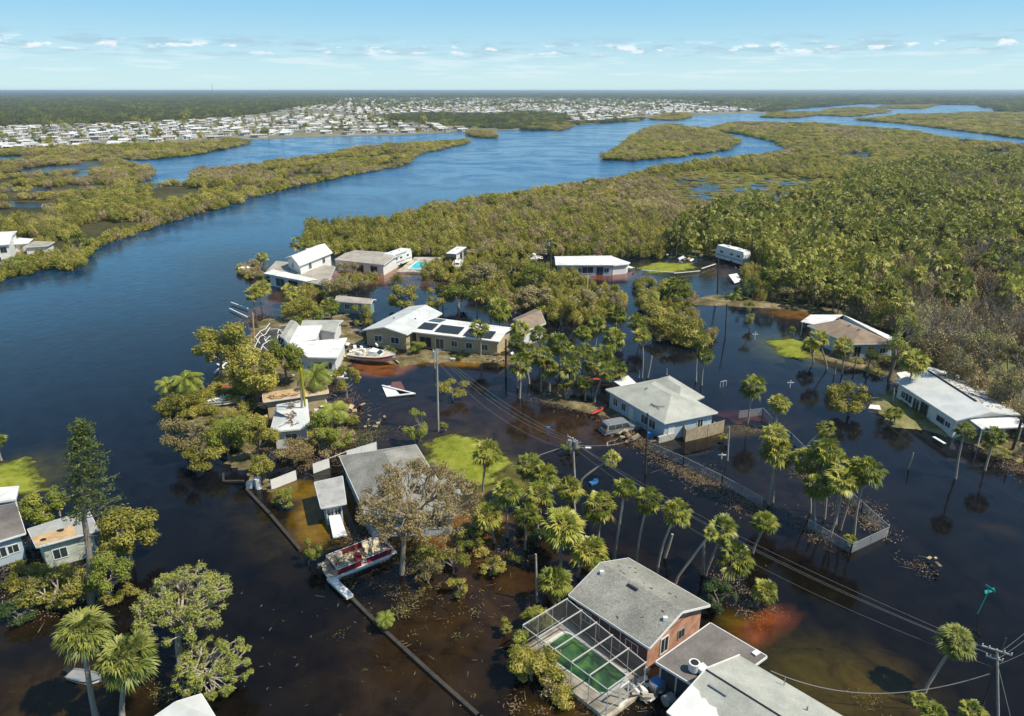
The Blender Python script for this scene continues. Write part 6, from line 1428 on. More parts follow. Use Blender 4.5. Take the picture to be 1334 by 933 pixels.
# ------------------------------------------------------------------ vehicles
def oriented(a, b):
    d = b - a; d.z = 0; L = d.length; d.normalize(); n = Vector((-d.y, d.x, 0)); return d, n, L
def suv():
    a, b = W(786,562,0), W(829,552,0); d, n, L = oriented(a, b); L = 5.3; c = W(807,561,0); root = empty('suv', Vector((c.x,c.y,-.35)), 'silver grey estate van with roof rails parked in knee deep water by the blue house', 'van', rz=math.atan2(d.y,d.x)-.08)
    prof = [(-2.6,.55),(-2.65,1.0),(-2.5,1.15),(-2.3,1.85),(-2.0,1.95),(.6,1.93),(.95,1.8),(1.5,1.22),(2.45,1.08),(2.65,.9),(2.65,.5)]
    mb = MB(); hw = 1.0; 
    def sec(z): return hw - max(0, z-1.1)*.22
    vs = [(x, -sec(z), z) for x,z in prof] + [(x, sec(z), z) for x,z in prof]; n_ = len(prof)
    fs = [tuple(range(n_)), tuple(range(2*n_-1, n_-1, -1))] + [((i+1)%n_, i, n_+i, n_+(i+1)%n_) for i in range(n_)]
    mb.add(vs, fs); o = mb.build('body', M['silver']); o.parent = root; bv = o.modifiers.new('round', 'BEVEL'); bv.width=.06; bv.segments=2
    def part(nm, mb, m, par=root): q = mb.build(nm, M[m]); q.parent = par; return q
    for s in (-1, 1):
        for x0, x1 in ((-2.2,-1.2),(-1.12,-.2),(-.12,.72)):
            y0, y1 = sec(1.2)+.008, sec(1.78)+.008; xe = x1 if x1 < .7 else x1-.05; part('side_window', MB().add([(x0,s*y0,1.2),(x1 + (.35 if x1>.7 else 0),s*y0,1.2),(xe,s*y1,1.78),(x0+.05,s*y1,1.78)], [(0,1,2,3)]), 'glass')
        part('roof_rail', MB().bar((-2.0,s*.62,2.0),(.3,s*.62,2.0),.06), 'metal')
        part('sill_trim', MB().bar((-2.3,s*1.01,.78),(2.4,s*1.01,.78),.04,.14), 'grey')
        part('headlight', MB().box((2.62,s*.72,.88),(.1,.36,.2)), 'white'); part('tail_light', MB().box((-2.6,s*.86,1.15),(.1,.16,.5)), 'red')
        for x in (-1.7,1.65):
            w_ = part('wheel', MB().tube([(x,s*.74,.38),(x,s*1.03,.38)], .38, 18), 'black'); part('rim', MB().tube([(x,s*1.03,.38),(x,s*1.045,.38)], .22, 14), 'metal', w_)
    part('windscreen', MB().add([(1.48,-.86,1.27),(1.48,.86,1.27),(1.0,.76,1.79),(1.0,-.76,1.79)], [(0,1,2,3)]).add([(1.50,-.86,1.25),(1.50,.86,1.25),(.98,.76,1.83),(.98,-.76,1.83)], [(0,1,2,3)]), 'glass')
    part('rear_window', MB().add([(-2.53,-.8,1.2),(-2.53,.8,1.2),(-2.345,.72,1.75),(-2.345,-.72,1.75)], [(3,2,1,0)]), 'glass')
    part('bumper', MB().box((2.7,0,.6),(.12,1.9,.26)), 'grey'); part('bumper', MB().box((-2.68,0,.6),(.12,1.9,.26)), 'grey')
suv()
def hull(L, Wd, h, rocker=.2, m=24, transom=.85, sheer=.25):
    vs = []; fs = []; k = 7
    for i in range(m+1):
        t = i/m; w = Wd/2 * (transom + (1-transom)*min(1,t*4)) * (1 - max(0,(t-.55)/.45)**2.2); zt = h + sheer*max(0,(t-.3)/.7)**2; zb = rocker*max(0,(t-.6)/.4)**2*h*2
        for j in range(k):
            s = j/(k-1)*2-1; a = abs(s); vs.append((t*L-L/2, math.copysign(w*(a**.6), s) if a else 0, zb + (zt-zb)*a**1.6))
    for i in range(m):
        for j in range(k-1): fs.append((i*k+j, i*k+j+1, (i+1)*k+j+1, (i+1)*k+j))
    fs.append(tuple(range(k-1,-1,-1))); return vs, fs, k, m
def motorboat(pc, yaw, L, label, hullm='white', tilt=(0,0,0), name='motorboat', cabin=True, messy=True, z=0.0):
    root = empty(name, pc + Vector((0,0,z)), label, 'boat', rz=yaw); root.rotation_euler = (tilt[0], tilt[1], yaw); Wd = L*.34; h = L*.15
    vs, fs, k, m = hull(L, Wd, h); o = MB().add(vs, [f[::-1] for f in fs]).build('hull', M[hullm], smooth=True); o.parent = root
    dk = [(vs[i*k][0], vs[i*k][1]*.97, vs[i*k][2]-.06) for i in range(m+1)]; dk2 = [(x,-y,z) for x,y,z in dk]; mb = MB()
    n = len(dk); mb.add(dk+dk2, [(i, i+1, n+i+1, n+i) for i in range(n-1)]); q = mb.build('deck', M['cream' if hullm=='white' else 'grey']); q.parent = root
    g = MB(); g.tube([Vector(vs[i*k]) for i in range(m+1)], .05, 5); g.tube([Vector(vs[i*k+k-1]) for i in range(m+1)], .05, 5); q = g.build('gunwale', M['white' if hullm=='white' else 'metal']); q.parent = root
    q = MB().add([(vs[i*k][0], vs[i*k][1]*1.01, vs[i*k][2]-.35) for i in range(m)] + [(vs[i*k][0], vs[i*k][1]*1.01, vs[i*k][2]-.18) for i in range(m)], [(i,i+1,m+i+1,m+i) for i in range(m-1)]).build('stripe', M['burgundy' if hullm=='white' else 'white']); q.parent = root
    if cabin:
        c = MB(); c.add([(-.05*L,-Wd*.3,h),(.22*L,-Wd*.24,h+.05),(.22*L,Wd*.24,h+.05),(-.05*L,Wd*.3,h),(-.02*L,-Wd*.26,h+.75),(.12*L,-Wd*.2,h+.6),(.12*L,Wd*.2,h+.6),(-.02*L,Wd*.26,h+.75)], [(0,1,5,4),(1,2,6,5),(2,3,7,6),(3,0,4,7),(4,5,6,7)]); q = c.build('cabin', M['white']); q.parent = root
        q = MB().add([(.135*L,-Wd*.19,h+.57),(.135*L,Wd*.19,h+.57),(.205*L,Wd*.215,h+.2),(.205*L,-Wd*.215,h+.2)], [(0,1,2,3)]).build('windscreen', M['glass']); q.parent = root
        for s in (-1,1): q = MB().box((-.25*L, s*Wd*.2, h+.2), (.9,.5,.45)).build('seat', M['white']); q.parent = root
    q = MB().box((-L/2-.25,0,h*.9),(.45,.4,.7)).box((-L/2-.3,0,h*.2),(.2,.15,1.1)).build('outboard_motor', M['black']); q.parent = root
    if messy:
        rr = random.Random(int(L*10)); mb = MB()
        for _ in range(26): c = Vector((rr.uniform(-.45,.2)*L, rr.uniform(-.36,.36)*Wd, h+.1)); mb.bar(c, c+Vector((rr.uniform(-.8,.8),rr.uniform(-.6,.6),rr.uniform(0,.4))), rr.uniform(.05,.3), .05)
        q = mb.build('loose_gear', M['tarp_white']); q.parent = root
    return root
a, b = W(469,464,.4), W(505,474,.4); motorboat((a+b)/2, math.atan2((b-a).y,(b-a).x)+.25, 8.8, 'white cabin motorboat stranded beside the courtyard house with a plank at its bow', tilt=(.12,-.04,0), z=-.1)
a, b = W(586,356,.6), W(606,346,.6); motorboat((a+b)/2, math.atan2((b-a).y,(b-a).x)+3.5, 7.5, 'white motorboat on the bank below the dark caravan', tilt=(0,.05,0), z=.3)
motorboat(W(696,342,0), 1.2, 5.5, 'small white boat beside the left end of the far bungalow', z=.2)
motorboat(W(322,354,0), .4, 4.2, 'white wrecked boat at the river tip of the terrace house', tilt=(.5,.1,0), z=.1)
motorboat(W(290,528,0), .15, 6.5, 'dark open boat at the shore under the big left trees', hullm='grey', cabin=False, z=-.1)
motorboat(W(112,884,0), -.25, 3.0, 'small boat half hidden under the two big fan palms', hullm='grey', cabin=False, z=-.22, messy=False)
def pontoon():
    a, b = W(430,741,.6), W(500,713,.6); d, n, L = oriented(a, b); L = 7.0; c = (a+b)/2; root = empty('pontoon_boat', Vector((c.x,c.y,0)), 'burgundy sided pontoon boat covered in leaf litter at the canal edge', 'boat', rz=math.atan2(d.y,d.x)); hw = 1.35
    def P(nm, mb, m, par=root): q = mb.build(nm, M[m]); q.parent = par; return q
    for s in (-1,1): P('pontoon', MB().tube([(-L/2,s*1.0,.1),(L/2-.7,s*1.0,.1),(L/2-.1,s*1.0,.35)],[.3,.3,.1],12), 'metal')
    P('deck', MB().box((0,0,.5),(L,hw*2+.1,.14)), 'cream'); P('deck_edge', MB().bar((-L/2,-hw-.06,.5),(L/2,-hw-.06,.5),.05,.18).bar((-L/2,hw+.06,.5),(L/2,hw+.06,.5),.05,.18).bar((L/2+.02,-hw,.5),(L/2+.02,hw,.5),.05,.18), 'white')
    for x0,x1,s in ((-L/2+.9,-.2,-1),(.3,L/2-.5,-1),(-L/2+.9,L/2-.5,1)):
        q = P('side_panel', MB().box(((x0+x1)/2,s*hw,.9),(x1-x0,.05,.55)), 'burgundy')
        P('rail', MB().bar((x0,s*hw,1.22),(x1,s*hw,1.22),.05).bar((x0,s*hw,.6),(x0,s*hw,1.22),.04).bar((x1,s*hw,.6),(x1,s*hw,1.22),.04), 'white')
    for x,s in ((-L/2+.9,1),(L/2-.5,1)): P('side_panel', MB().box((x,0,.9),(.05,hw*2,.55)), 'burgundy'); P('rail', MB().bar((x,-hw,1.22),(x,hw,1.22),.05), 'white')
    for x,y,sx,sy in ((-1.9,.85,1.6,.6),(1.9,.85,1.8,.6),(1.9,-.85,1.8,.6),(-2.1,-.85,1.1,.6)): q = P('seat', MB().box((x,y,.75),(sx,sy,.4)).box((x,y+math.copysign(.25,y),1.05),(sx,.14,.35)), 'cream')
    P('console', MB().box((-.2,-.55,1.0),(.6,.6,.9)), 'burgundy'); P('outboard_motor', MB().box((-L/2-.35,0,.9),(.5,.4,.65)).box((-L/2-.35,0,.2),(.2,.15,1.0)), 'black')
    rr = np.random.RandomState(2); n_ = 260; Pp = np.stack([rr.uniform(-3.2,3.3,n_), rr.uniform(-1.25,1.25,n_), rr.uniform(.6,1.05,n_)],1); Q = leaf_quads(Pp, unit(rr.normal(size=(n_,3))+np.array([0,0,2.])), rr.uniform(.12,.4,n_), rr)
    link('leaf_litter', np_mesh('leaf_litter', [(Q, np.clip(.6+rr.normal(size=n_)*.3,0,1), 0)], [M['leaf_pinkish']]), root, (0,0,0))
pontoon()
def caravan(pa, pb, w, h, label, body='white', z=.4, slide=True, tilt=0.0, name='caravan', yawadd=0.0, L=None):
    d, n, LL = oriented(pa, pb); L = L or LL; c = (pa+pb)/2; root = empty(name, Vector((c.x,c.y,z)), label, 'caravan'); root.rotation_euler = (0,tilt,math.atan2(d.y,d.x)+yawadd)
    def P(nm, mb, m, par=root): q = mb.build(nm, M[m]); q.parent = par; return q
    prof = [(-L/2,.35),(-L/2-.05,h*.8),(-L/2+.3,h),(L/2-.5,h),(L/2,h*.8),(L/2+.1,h*.45),(L/2-.15,.35)]; k = len(prof)
    vs = [(x,-w/2,z_) for x,z_ in prof]+[(x,w/2,z_) for x,z_ in prof]; P('body', MB().add(vs, [tuple(range(k)), tuple(range(2*k-1,k-1,-1))]+[((i+1)%k,i,k+i,k+(i+1)%k) for i in range(k)]), body)
    for s in (-1,1):
        P('stripe', MB().box((0,s*(w/2+.006),h*.35),(L*.92,.02,.3)), 'grey')
        for x in (-L*.32,-L*.08,L*.28): P('window', MB().box((x,s*(w/2+.008),h*.62),(1.0,.03,.55)), 'glass')
        P('wheel', MB().tube([(-L*.1,s*(w/2-.2),.35),(-L*.1,s*(w/2+.03),.35)], .38, 14), 'black')
    P('door', MB().box((L*.12,-(w/2+.01),h*.5),(.7,.04,h*.68)), 'siding_white')
    P('roof_cap', MB().box((0,0,h+.03),(L-.6,w+.08,.12)), 'white')
    if body != 'white': P('front_panel', MB().box((-L*.3,-(w/2+.012),h*.72),(L*.3,.03,h*.4)), 'grey_dark' if body != 'grey_dark' else 'white')
    for x in (-L*.25,L*.15): P('roof_unit', MB().box((x,0,h+.2),(.9,.7,.26)), 'white')
    P('awning_roll', MB().tube([(-L*.35,-(w/2+.1),h*.93),(L*.2,-(w/2+.1),h*.93)], .09, 8), 'grey')
    P('end_window', MB().box((L/2+.03,0,h*.66),(.05,w*.6,.5)), 'glass')
    return root
caravan(W(508,349,0), W(529,341,0), 3.0, 3.4, 'white caravan parked between the low house and the turquoise pool', z=0.1, L=9)
caravan(W(588,350,0), W(602,340,0), 2.7, 3.5, 'dark sided caravan with a pale roof right of the turquoise pool', body='grey_dark', z=.3, L=9.5)
caravan(W(966,346,0), W(940,340,0), 2.8, 3.6, 'white and teal caravan stranded on the far bank behind the dark pole', body='siding_white', z=.5, L=9, tilt=-.05)
# turquoise pool
tq = poolmat('turquoise_pool_water', (.03,.42,.50), (.05,.55,.62), (.10,.66,.72)); dk_ = [W(517,356),(W(540,337)),W(582,337),W(574,357)]
t = empty('swimming_pool', W(551,346), 'turquoise swimming pool with a beige deck', 'pool'); ar = [W(531,350.5,.45),W(543,341,.45),W(572,341,.45),W(564,351,.45)]
mb = MB(); mb.slab([p+Vector((0,0,.42)) for p in dk_], .9); mb.build('deck', M['deck'], t); MB().slab([p+Vector((0,0,.03)) for p in ar], .05).build('pool_water', tq, t)
mb = MB()
for i in range(4): mb.bar(ar[i]+Vector((0,0,.06)), ar[(i+1)%4]+Vector((0,0,.06)), .35, .08)
mb.build('coping', M['white'], t)

# ------------------------------------------------------------------ small named things
def simple(name, mb, m, label, cat): o = mb.build(name, M[m]); return tag(o, label, cat)
# wrecked roof afloat
pA, pB, pC, pD = W(498,506), W(504,518), W(541,515), W(522,504)
mb = MB(); mb.slab([p+Vector((0,0,z)) for p,z in ((pA,.35),(pB,.1),((pB+pC)/2,.1),((pA+pD)/2,.35))], .15); mb.bar(pB+Vector((0,0,.2)), pC+Vector((0,0,.3)), .35,.1); mb.bar(pA+Vector((0,0,.5)), pC+Vector((0,0,.25)), .3,.1)
simple('roof_wreckage', mb, 'white', 'white roof edge pieces afloat in the brown water left of the lamp pole', 'wreckage')
simple('red_wreckage', MB().slab([pA.lerp(pC,.25)+Vector((0,.3,.45)), pA.lerp(pC,.7)+Vector((0,.3,.35)), pD+Vector((0,.5,.7)), pA.lerp(pD,.5)+Vector((0,.6,.7))], .12), 'siding_maroon', 'dark red panel lying on the floating white roof pieces', 'wreckage')
def kayak(p, yaw, L, m, label, z=.1):
    root = empty('kayak', p+Vector((0,0,z)), label, 'kayak', rz=yaw); vs = []; fs = []; n = 14; k = 8
    for i in range(n+1):
        t = i/n; w = .38*math.sin(math.pi*min(.98,max(.02,t)))**.6
        for j in range(k): a = 2*math.pi*j/k; vs.append((t*L-L/2, w*math.cos(a), .2*math.sin(a)*w/.38+.08*abs(2*t-1)))
    for i in range(n):
        for j in range(k): fs.append((i*k+j, i*k+(j+1)%k, (i+1)*k+(j+1)%k, (i+1)*k+j))
    o = MB().add(vs, fs).build('hull', M[m], smooth=True); o.parent = root
    o = MB().tube([(0,0,.16),(0,0,.22)], .3, 12).build('cockpit', M['black']); o.parent = root; o.scale = (1.5,.8,1)
kayak(W(462,464), .35, 5, 'yellow', 'yellow kayak beside the stranded cabin motorboat'); kayak(W(781,538), .9, 4, 'red', 'bright red kayak lying between palms left of the blue house', .5); kayak(W(285,506), .2, 4, 'red', 'dark red kayak in the river beside the left shore trees')
kayak(W(782,497), .1, 4, 'red', 'red kayak under the palms behind the blue house', .4)
# white shed roof and blue line behind blue house
qx = quadW([(800,497),(812,505),(829,499),(818,489)], 2.3); simple('white_canopy', MB().slab(qx, .12).bar(qx[0], qx[0]-Vector((0,0,2.6)), .08).bar(qx[1], qx[1]-Vector((0,0,2.6)), .08).bar(qx[2], qx[2]-Vector((0,0,2.6)), .08).bar(qx[3], qx[3]-Vector((0,0,2.6)), .08), 'white', 'small white canopy at the far left corner of the blue house', 'canopy')
# patio furniture behind the board fence
def chair(p, yaw, label, m='white'):
    root = empty('patio_chair', p, label, 'chair', rz=yaw); 
    for nm, mb in [('seat', MB().box((0,0,.45),(.5,.5,.06))), ('backrest', MB().box((-.24,0,.75),(.05,.5,.6)))] + [('leg', MB().box((x,y,.2),(.05,.05,.5))) for x in (-.22,.22) for y in (-.22,.22)]: o = mb.build(nm, M[m]); o.parent = root
for i, (x, y, s) in enumerate(((898,566,'leftmost'),(905,564,'second from the left'),(912,562,'third from the left'),(930,560,'rightmost'))): chair(W(x,y,.1), i*1.3, 'white patio chair behind the board fence, ' + s)
simple('patio_table', (lambda c: MB().tube([c+Vector((0,0,.7)), c+Vector((0,0,.76))], .6, 16).tube([c, c+Vector((0,0,.72))], .06, 6))(W(922,562,.1)), 'white', 'round white patio table behind the board fence', 'table')
simple('water_bin', (lambda c: MB().box(c+Vector((0,0,.45)), (.7,.7,1.1)).box(c+Vector((0,0,1.03)), (.78,.78,.08)))(W(847,572)), 'blue', 'blue wheeled bin half under water at the end of the chain link fence', 'bin')
simple('mailbox', (lambda c: MB().bar(c, c+Vector((0,0,.9)), .1).box(c+Vector((0,0,1.0)), (.5,.25,.28)))(W(714,566)), 'blue', 'blue mailbox on a post sticking out of the water', 'mailbox')
simple('floating_cooler', (lambda c: MB().box(c+Vector((0,0,.1)), (1.0,.5,.35), rz=.6).box(c+Vector((.4,.5,.1)), (.5,.5,.3), rz=.2))(W(773,630)), 'blue', 'blue plastic box afloat in the shade of the leaning palm', 'box')
# green street sign submerged
b = W(1272,800); t = empty('street_sign', b, 'green street name sign on a leaning post out in the dark water', 'sign')
MB().tube([b+Vector((0,0,-.4)), b+Vector((.75,.3,2.3))], .045, 6).build('post', M['teal'], t); MB().box(b+Vector((.8,.3,2.25)), (1.15,.05,.28), rot=(Matrix.Rotation(.35,3,'Z') @ Matrix.Rotation(R(-25),3,'X'))).build('sign_plate', M['teal'], t); MB().box(b+Vector((.8,.3,2.5)), (.05,.9,.24), rz=.35).build('sign_plate', M['teal'], t)
# white crosses / submerged posts
for x, y, lb, s in ((983,443,'white post with a crossbar standing in deep water left of the small lawn',1.6),(1029,505,'small white post in open water left of the round olive tree',1.2),(940,658-60,'white stake in the water right of the pale post',.8)):
    c = W(x,y); simple('marker_post', MB().bar(c-Vector((0,0,.4)), c+Vector((0,0,s)), .1).bar(c+Vector((-.5,0,s*.7)), c+Vector((.5,0,s*.7)), .1), 'white', lb, 'post')
c = W(938,505); simple('pool_ladder', MB().tube([c, c+Vector((0,0,1.0)), c+Vector((.5,.2,1.0)), c+Vector((.5,.2,0))], .04, 6).tube([c+Vector((.6,.5,0)), c+Vector((.6,.5,.9)), c+Vector((1.1,.6,.9)), c+Vector((1.1,.6,0))], .04, 6), 'white', 'white pool ladder rails sticking out of the water behind the blue house', 'ladder')
# white tilted roof sheets on the far bank
for pts, lb in (([(949,358),(960,356),(967,366),(957,369)], 'white roof sheet standing in the water below the caravan'), ([(997,356),(1008,355),(1018,361),(1003,361)], 'white roof sheet on the far bank at the forest edge'), ([(1030,378),(1036,375),(1040,378),(1034,380)], 'small white sheet on the bank at the brown shrubs')):
    simple('roof_sheet', MB().slab([W(*p, .9 if i < 2 else .3) for i, p in enumerate(pts)], .06), 'white', lb, 'sheet')
simple('broken_sheet', MB().slab([W(1131,532,.2), W(1148,534,.2), W(1146,528,.6), W(1134,527,.6)], .06), 'white', 'white sheet washed up on the debris left of the pale post', 'sheet')
simple('shore_board', MB().bar(W(1216,569,.4), W(1231,578,.4), .4, .08), 'white', 'white board on the bank before the white metal roofed house', 'board')
simple('shore_board', MB().bar(W(506,462,.5), W(520,473,.3), .25, .12), 'wood', 'pale plank slanting into the water at the bow of the stranded motorboat', 'plank')
# low dock rails on far pond
for a_, b_, lb in (((836,352),(878,355),'long white dock rail across the far pond'),((878,356),(912,353),'white dock rail ending near the raised caravan'),((914,350),(932,344),'short white rail below the raised caravan')):
    simple('dock_rail', MB().bar(W(*a_,.5), W(*b_,.5), .3, .12), 'white', lb, 'rail')
# broken docks by the river
for i, (a_, b_) in enumerate((((301,394),(323,402)),((299,402),(322,413)))):
    simple('dock_beam', MB().bar(W(*a_,.4), W(*b_,.4), .22, .15), 'white', ['upper','lower'][i] + ' of two white beams floating off the river tip', 'beam')
simple('broken_dock', MB().bar(W(279,486,.3), W(298,470,.6), .35,.1).bar(W(283,474,.3), W(292,480,.3), .3,.1), 'white', 'broken white dock frame by the tall leaning olive tree', 'dock')
simple('timber_jetty', MB().bar(W(291,617,.2), W(291,627,.2), .25, .2).bar(W(291,627,.2), W(318,627,.2), .25, .2), 'wood_dark', 'dark sunken jetty edge at the canal mouth', 'dock')
simple('white_tank', (lambda c: MB().tube([c, c+Vector((0,0,1.3))], .4, 10).box(c+Vector((-1,.1,.4)), (.7,.6,.7)))(W(337,636)), 'white', 'white upright tank beside the start of the white fence', 'tank')
simple('white_gear', (lambda c: MB().slab([c+Vector((-1.6,-.6,1.0)), c+Vector((.2,-.8,1.4)), c+Vector((.8,.6,1.8)), c+Vector((-1.2,.7,1.2))], .1))(W(226,508)), 'white', 'white plastic sheet caught on the shrubby mound in the river', 'sheet')
# collapsed screen cage by the courtyard house
t = empty('collapsed_cage', W(347,440), 'collapsed grey screen frame at the river side of the courtyard house', 'frame'); rr = random.Random(5); cq = quadW([(320,452),(352,468),(388,425),(352,424)], 1.5)
def bq(q,u,v,z): p = q[0].lerp(q[1],u).lerp(q[3].lerp(q[2],u),v); return Vector((p.x,p.y,z))
for i in range(7):
    pts = [bq(cq, i/6, j/5, 1.2+rr.uniform(-.9,.9)) for j in range(6)]; MB().tube(pts, .07, 5).build('beam', M['white'], t)
for j in range(6):
    pts = [bq(cq, i/6, j/5, 1.1+rr.uniform(-.8,.8)) for i in range(7)]; MB().tube(pts, .07, 5).build('beam', M['white'], t)
vs = [bq(cq, i/6, j/6, .9+rr.uniform(-.6,.8)) for j in range(7) for i in range(7)]; MB().add(vs, [(j*7+i, j*7+i+1, j*7+8+i, j*7+7+i) for j in range(6) for i in range(6)]).build('screen_panel', M['screen_dark'], t)
# rubbish pile behind the flat patio
def pile(cx, cy, n, label, cols, seed, spread=1.4, size=.6, name='rubbish_pile', z=.3):
    rr = random.Random(seed); t = empty(name, W(cx,cy), label, 'rubbish')
    for k in range(n):
        c = W(cx,cy,z) + Vector((rr.gauss(0,spread), rr.gauss(0,spread), rr.uniform(-.1,.5))); m3 = Matrix.Rotation(rr.uniform(0,3),3,'Z') @ Matrix.Rotation(rr.uniform(-.6,.6),3,'X') @ Matrix.Rotation(rr.uniform(-.5,.5),3,'Y')
        MB().box(c, (rr.uniform(.3,1)*size*2, rr.uniform(.2,.8)*size*1.5, rr.uniform(.06,.5)*size), rot=m3).build(['board','crate','sheet','cushion'][k % 4], M[cols[k % len(cols)]], t)
pile(846,906,11,'white and cream boxes heaped beside the screen cage door',['white','cream','wood','white','grey'],3,.7,.5)
c = W(858,899,.2); simple('storage_box', MB().box(c+Vector((0,0,.5)), (1.3,.8,.9), rz=.5), 'metal', 'metal box with a blue lid at the edge of the flat patio roof', 'box'); simple('plastic_sheet', MB().box(c+Vector((0,0,1.0)), (1.35,.85,.08), rz=.5), 'blue', 'blue plastic sheet lying on the metal box beside the flat patio roof', 'sheet')
simple('propane_tank', MB().tube([W(866,914,.6), W(876,908,.6)], .42, 12), 'metal', 'shiny metal cylinder lying among the boxes below the patio roof', 'tank')
pile(412,536,16,'pale rubble under the plywood roof edge',['wood','white','debris_brown','ply'],5,2.2,.55)
pile(420,522,6,'white and grey items heaped right of the yellow palm trunk',['white','grey','white'],6,1.4,.9)
pile(418,478,10,'white torn panels below the white flat roof',['white','tarp_white','white'],7,1.8,.9)
pile(440,492,6,'white scraps beside the rounded green tree',['white','tarp_white'],8,1.0,.7)
pile(358,532,12,'orange planks and beams at the left end of the plywood roof',['ply','wood','debris_pale'],9,2.2,.9)
pile(325,350,8,'white wreckage on the river tip',['white','wood','white'],10,1.6,.9)
pile(462,452,7,'white wall fragments between the courtyard house and the tan house',['white','white','grey'],11,1.2,.8)
pile(635,346,8,'mixed wreckage behind the thicket right of the dark caravan',['white','grey','metal'],12,2.6,.9)
pile(697,336,7,'white equipment heaped at the left end of the far bungalow',['white','cream','grey'],13,1.8,1.1,z=1.0)
pile(811,352,12,'broken boards under the sagging porch of the far bungalow',['white','wood','debris_pale'],14,1.8,.9)
pile(885,338,10,'row of pale wreckage on the far lawn edge',['white','wood','grey'],15,3.5,.9)
pile(995,350,10,'wreckage strewn along the bank right of the raised caravan',['white','grey','wood'],16,3.0,.8)
pile(1020,366,6,'small wreckage at the forest edge',['grey','white'],17,2.0,.7)
pile(1212,738,5,'tangle of broken branches afloat in the right hand water',['wood','debris_brown'],18,.9,.4,name='branch_tangle')
pile(655,462,12,'pale furniture heap on the bank at the end of the solar panel house',['white','wood','debris_pale'],19,1.8,.8)
pile(470,552,10,'scattered planks in the water left of the bamboo clump',['debris_pale','wood','debris_brown'],20,1.8,.4,name='plank_pile')
pile(1180,395,4,'white scraps on the sandy road',['white'],21,2.5,.9)
pile(1305,575,9,'furniture and boards under the white carport roof',['white','grey','wood'],22,1.6,.6)
pile(820,572,8,'brown branches at the front of the van',['debris_brown','wood'],23,1.3,.6,name='branch_tangle')

# ------------------------------------------------------------------ floating debris and litter
def debris(pts, width, n, label, seed, leaf=('debris_brown','debris_pale'), size=.35, z=.05, hump=.15):
    rr = np.random.RandomState(seed); P = [W(*p) for p in pts]; seg = [(b-a).length for a, b in zip(P[:-1], P[1:])]; tot = sum(seg); Q = []; v = []; Ts = []
    for _ in range(int(n*(2.6 if size > .3 else 1.3))):
        if rr.rand() < (.93 if size < .24 else .75) and len(Q) > 3 and size > .15: off0 = Q[rr.randint(len(Q))]; Q.append(off0 + np.array([rr.normal()*size*1.2, rr.normal()*size*1.2, rr.rand()*.04])); continue
        s = rr.rand()*tot; i = 0
        while i < len(seg)-1 and s > seg[i]: s -= seg[i]; i += 1
        c = P[i].lerp(P[i+1], min(1, s/seg[i])); off = rr.normal(size=2)*width*.5; p = np.array([c.x+off[0], c.y+off[1], z + hump*rr.rand()*max(0,1-np.hypot(*off)/width)])
        if rr.rand() < .35:
            a = rr.uniform(0,6.28); L = rr.uniform(.3,1.6)*size*2.5; Ts.append((p, p+np.array([math.cos(a)*L, math.sin(a)*L, rr.uniform(-.02,.12)])))
        else: Q.append(p)
    Q = np.array(Q); q = leaf_quads(Q, unit(rr.normal(size=Q.shape)*.35+np.array([0,0,1.])), rr.uniform(.3,1.3,len(Q))*min(size,.2), rr, .35); parts = [(q, np.zeros(len(q)), 0)]
    if Ts: T = sticks(np.array([a for a,b in Ts]), np.array([b for a,b in Ts]), .018); parts.append((T, np.zeros(len(T)), 1))
    o = link('floating_debris', np_mesh('floating_debris', parts, [M[leaf[0]], M[leaf[1]]])); tag(o, label, 'debris', None, 'stuff')
debris([(835,572),(850,592),(880,610),(910,626),(950,650),(985,664)],1.7,1500,'brown leaf litter washed against the chain link fence',1,size=.38)
debris([(1045,682),(1075,706)],1.3,220,'litter outside the front corner of the fenced palm lot',2)
debris([(1030,615),(1060,622)],1.0,160,'litter at the left of the fenced palm lot',3); debris([(1125,672),(1145,690)],1.2,220,'pale litter in the sharp corner of the fenced palm lot',4,('debris_pale','debris_pale'))
debris([(1095,668),(1120,655)],1.5,160,'litter among the palms of the fenced lot',5)
debris([(965,560),(985,561),(1000,560)],1.2,240,'brown litter at the foot of the brown skirted palm',6)
debris([(705,518),(735,525),(770,535),(800,540)],2.2,900,'brown litter drift left of the blue house',7,size=.4); debris([(800,560),(840,575)],2.2,450,'litter around the van front',8)
debris([(1060,463),(1110,478),(1160,490),(1200,525),(1250,562),(1330,612)],1.6,1600,'pale debris line along the right bank waterline',9,('debris_brown','debris_pale'),size=.4)
debris([(1120,520),(1145,530),(1150,536)],2.2,420,'debris heap beside the round olive tree',10)
debris([(470,740),(520,770),(580,790),(640,770)],6,2600,'leaf and twig drift below the storm-browned tree',11,('debris_leaf','debris_pale'),size=.22)
debris([(540,700),(600,690),(650,720)],3.5,1200,'amber twig litter beside the house under the browned tree',12,('debris_brown','debris_pale'),size=.3)
debris([(560,830),(640,870),(700,900)],7,300,'thin scatter of leaves on the canal lawn water',13,('debris_leaf','debris_pale'),size=.16); debris([(330,850),(420,870),(500,900)],9,70,'pale specks floating on the dark canal',14,('fleck','fleck'),size=.08)
debris([(440,700),(470,690),(520,700)],1.6,400,'branches between the porch and the pontoon boat',15)
debris([(700,930),(760,920),(850,925)],2.2,800,'muddy litter bank at the near side of the screen cage',16,('debris_brown','debris_pale'),size=.22)
debris([(950,760),(985,792),(1005,795)],1.6,350,'fallen branches under the stubby palm',17); debris([(1120,905),(1150,915)],1.6,80,'floating yellow leaves at the bottom right',18,('debris_leaf','debris_leaf'),size=.3)
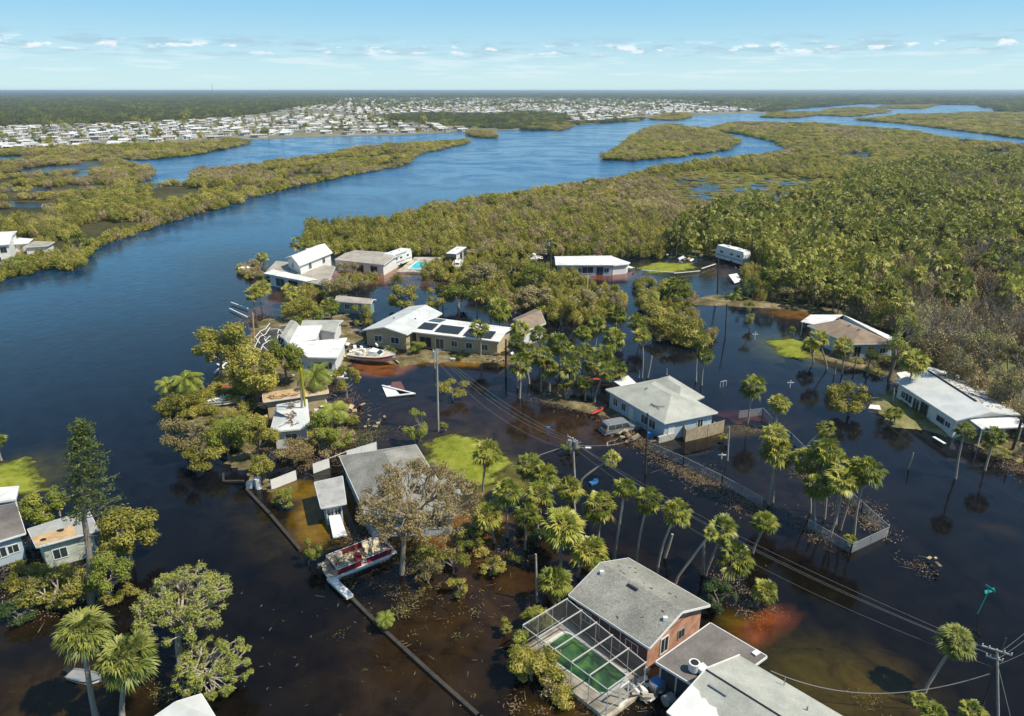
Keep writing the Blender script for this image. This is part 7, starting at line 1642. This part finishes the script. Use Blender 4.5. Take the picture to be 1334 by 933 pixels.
debris([(330,575),(400,600),(440,600)],3.0,900,'brush and litter behind the broken white fence',19); debris([(430,575),(470,570),(490,560)],3.0,900,'pale reeds and planks floating by the bamboo clump',20,('leaf_bright','debris_pale'),size=.45)
debris([(340,540),(400,560),(450,520)],5,2600,'litter covering the point between the ruined roofs',21,size=.4); debris([(430,360),(520,372),(600,372),(680,380)],9,1600,'brown litter between the trees of the thicket',22,size=.5)
debris([(320,420),(340,412)],2.5,260,'brown reeds at the river side of the collapsed frame',23); debris([(860,392),(900,396),(960,398),(1050,405)],1.5,500,'pale debris along the road bank',24)
debris([(860,347),(900,338),(940,345)],3.5,300,'wreckage litter on the far lawn',25,size=.5); debris([(1180,735),(1215,742)],1.0,60,'twigs floating right of the fenced lot',26)
debris([(20,720),(60,760),(110,780)],3,900,'brush around the exposed plywood building',27); debris([(180,860),(220,880),(260,900)],3,500,'leaf litter under the half fallen tree',28,('debris_leaf','debris_brown'),size=.2)
# communication mast on the horizon
b = Vector((W(326,119.5).x*0,0,0)); d_ = 5200.0; b = Vector(((326-CX)/F*d_/ (CP*1.0), d_, 0)); mb = MB()
for s in ((-3,-3),(3,-3),(0,4)): mb.bar(b+Vector((s[0],s[1],0)), b+Vector((0,0,85)), .9)
for z in range(8, 80, 8): k = 1-z/85; mb.bar(b+Vector((-3*k,-3*k,z)), b+Vector((3*k,-3*k,z+6)), .5); mb.bar(b+Vector((3*k,-3*k,z)), b+Vector((0,4*k,z+6)), .5)
simple('radio_mast', mb, 'grey', 'thin lattice mast on the horizon left of centre', 'mast')
# ------------------------------------------------------------------ haze
HAZE = 1.05e-4
if HAZE:
    hb = MB(); hb.box((0, 28000, 22.5), (150000, 66000, 49)); me_o = hb.build('haze', []); tag(me_o, kind='stuff')
    hm = bpy.data.materials.new('haze_air'); hm.use_nodes = True; t = hm.node_tree; t.nodes.clear(); pv = N(t, 'ShaderNodeVolumePrincipled', ins={'Density': HAZE}); pv.inputs['Color'].default_value = (.62,.80,.95,1); pv.inputs['Anisotropy'].default_value = .2
    ou = N(t, 'ShaderNodeOutputMaterial'); t.links.new(pv.outputs[0], ou.inputs['Volume']); me_o.data.materials.append(hm)
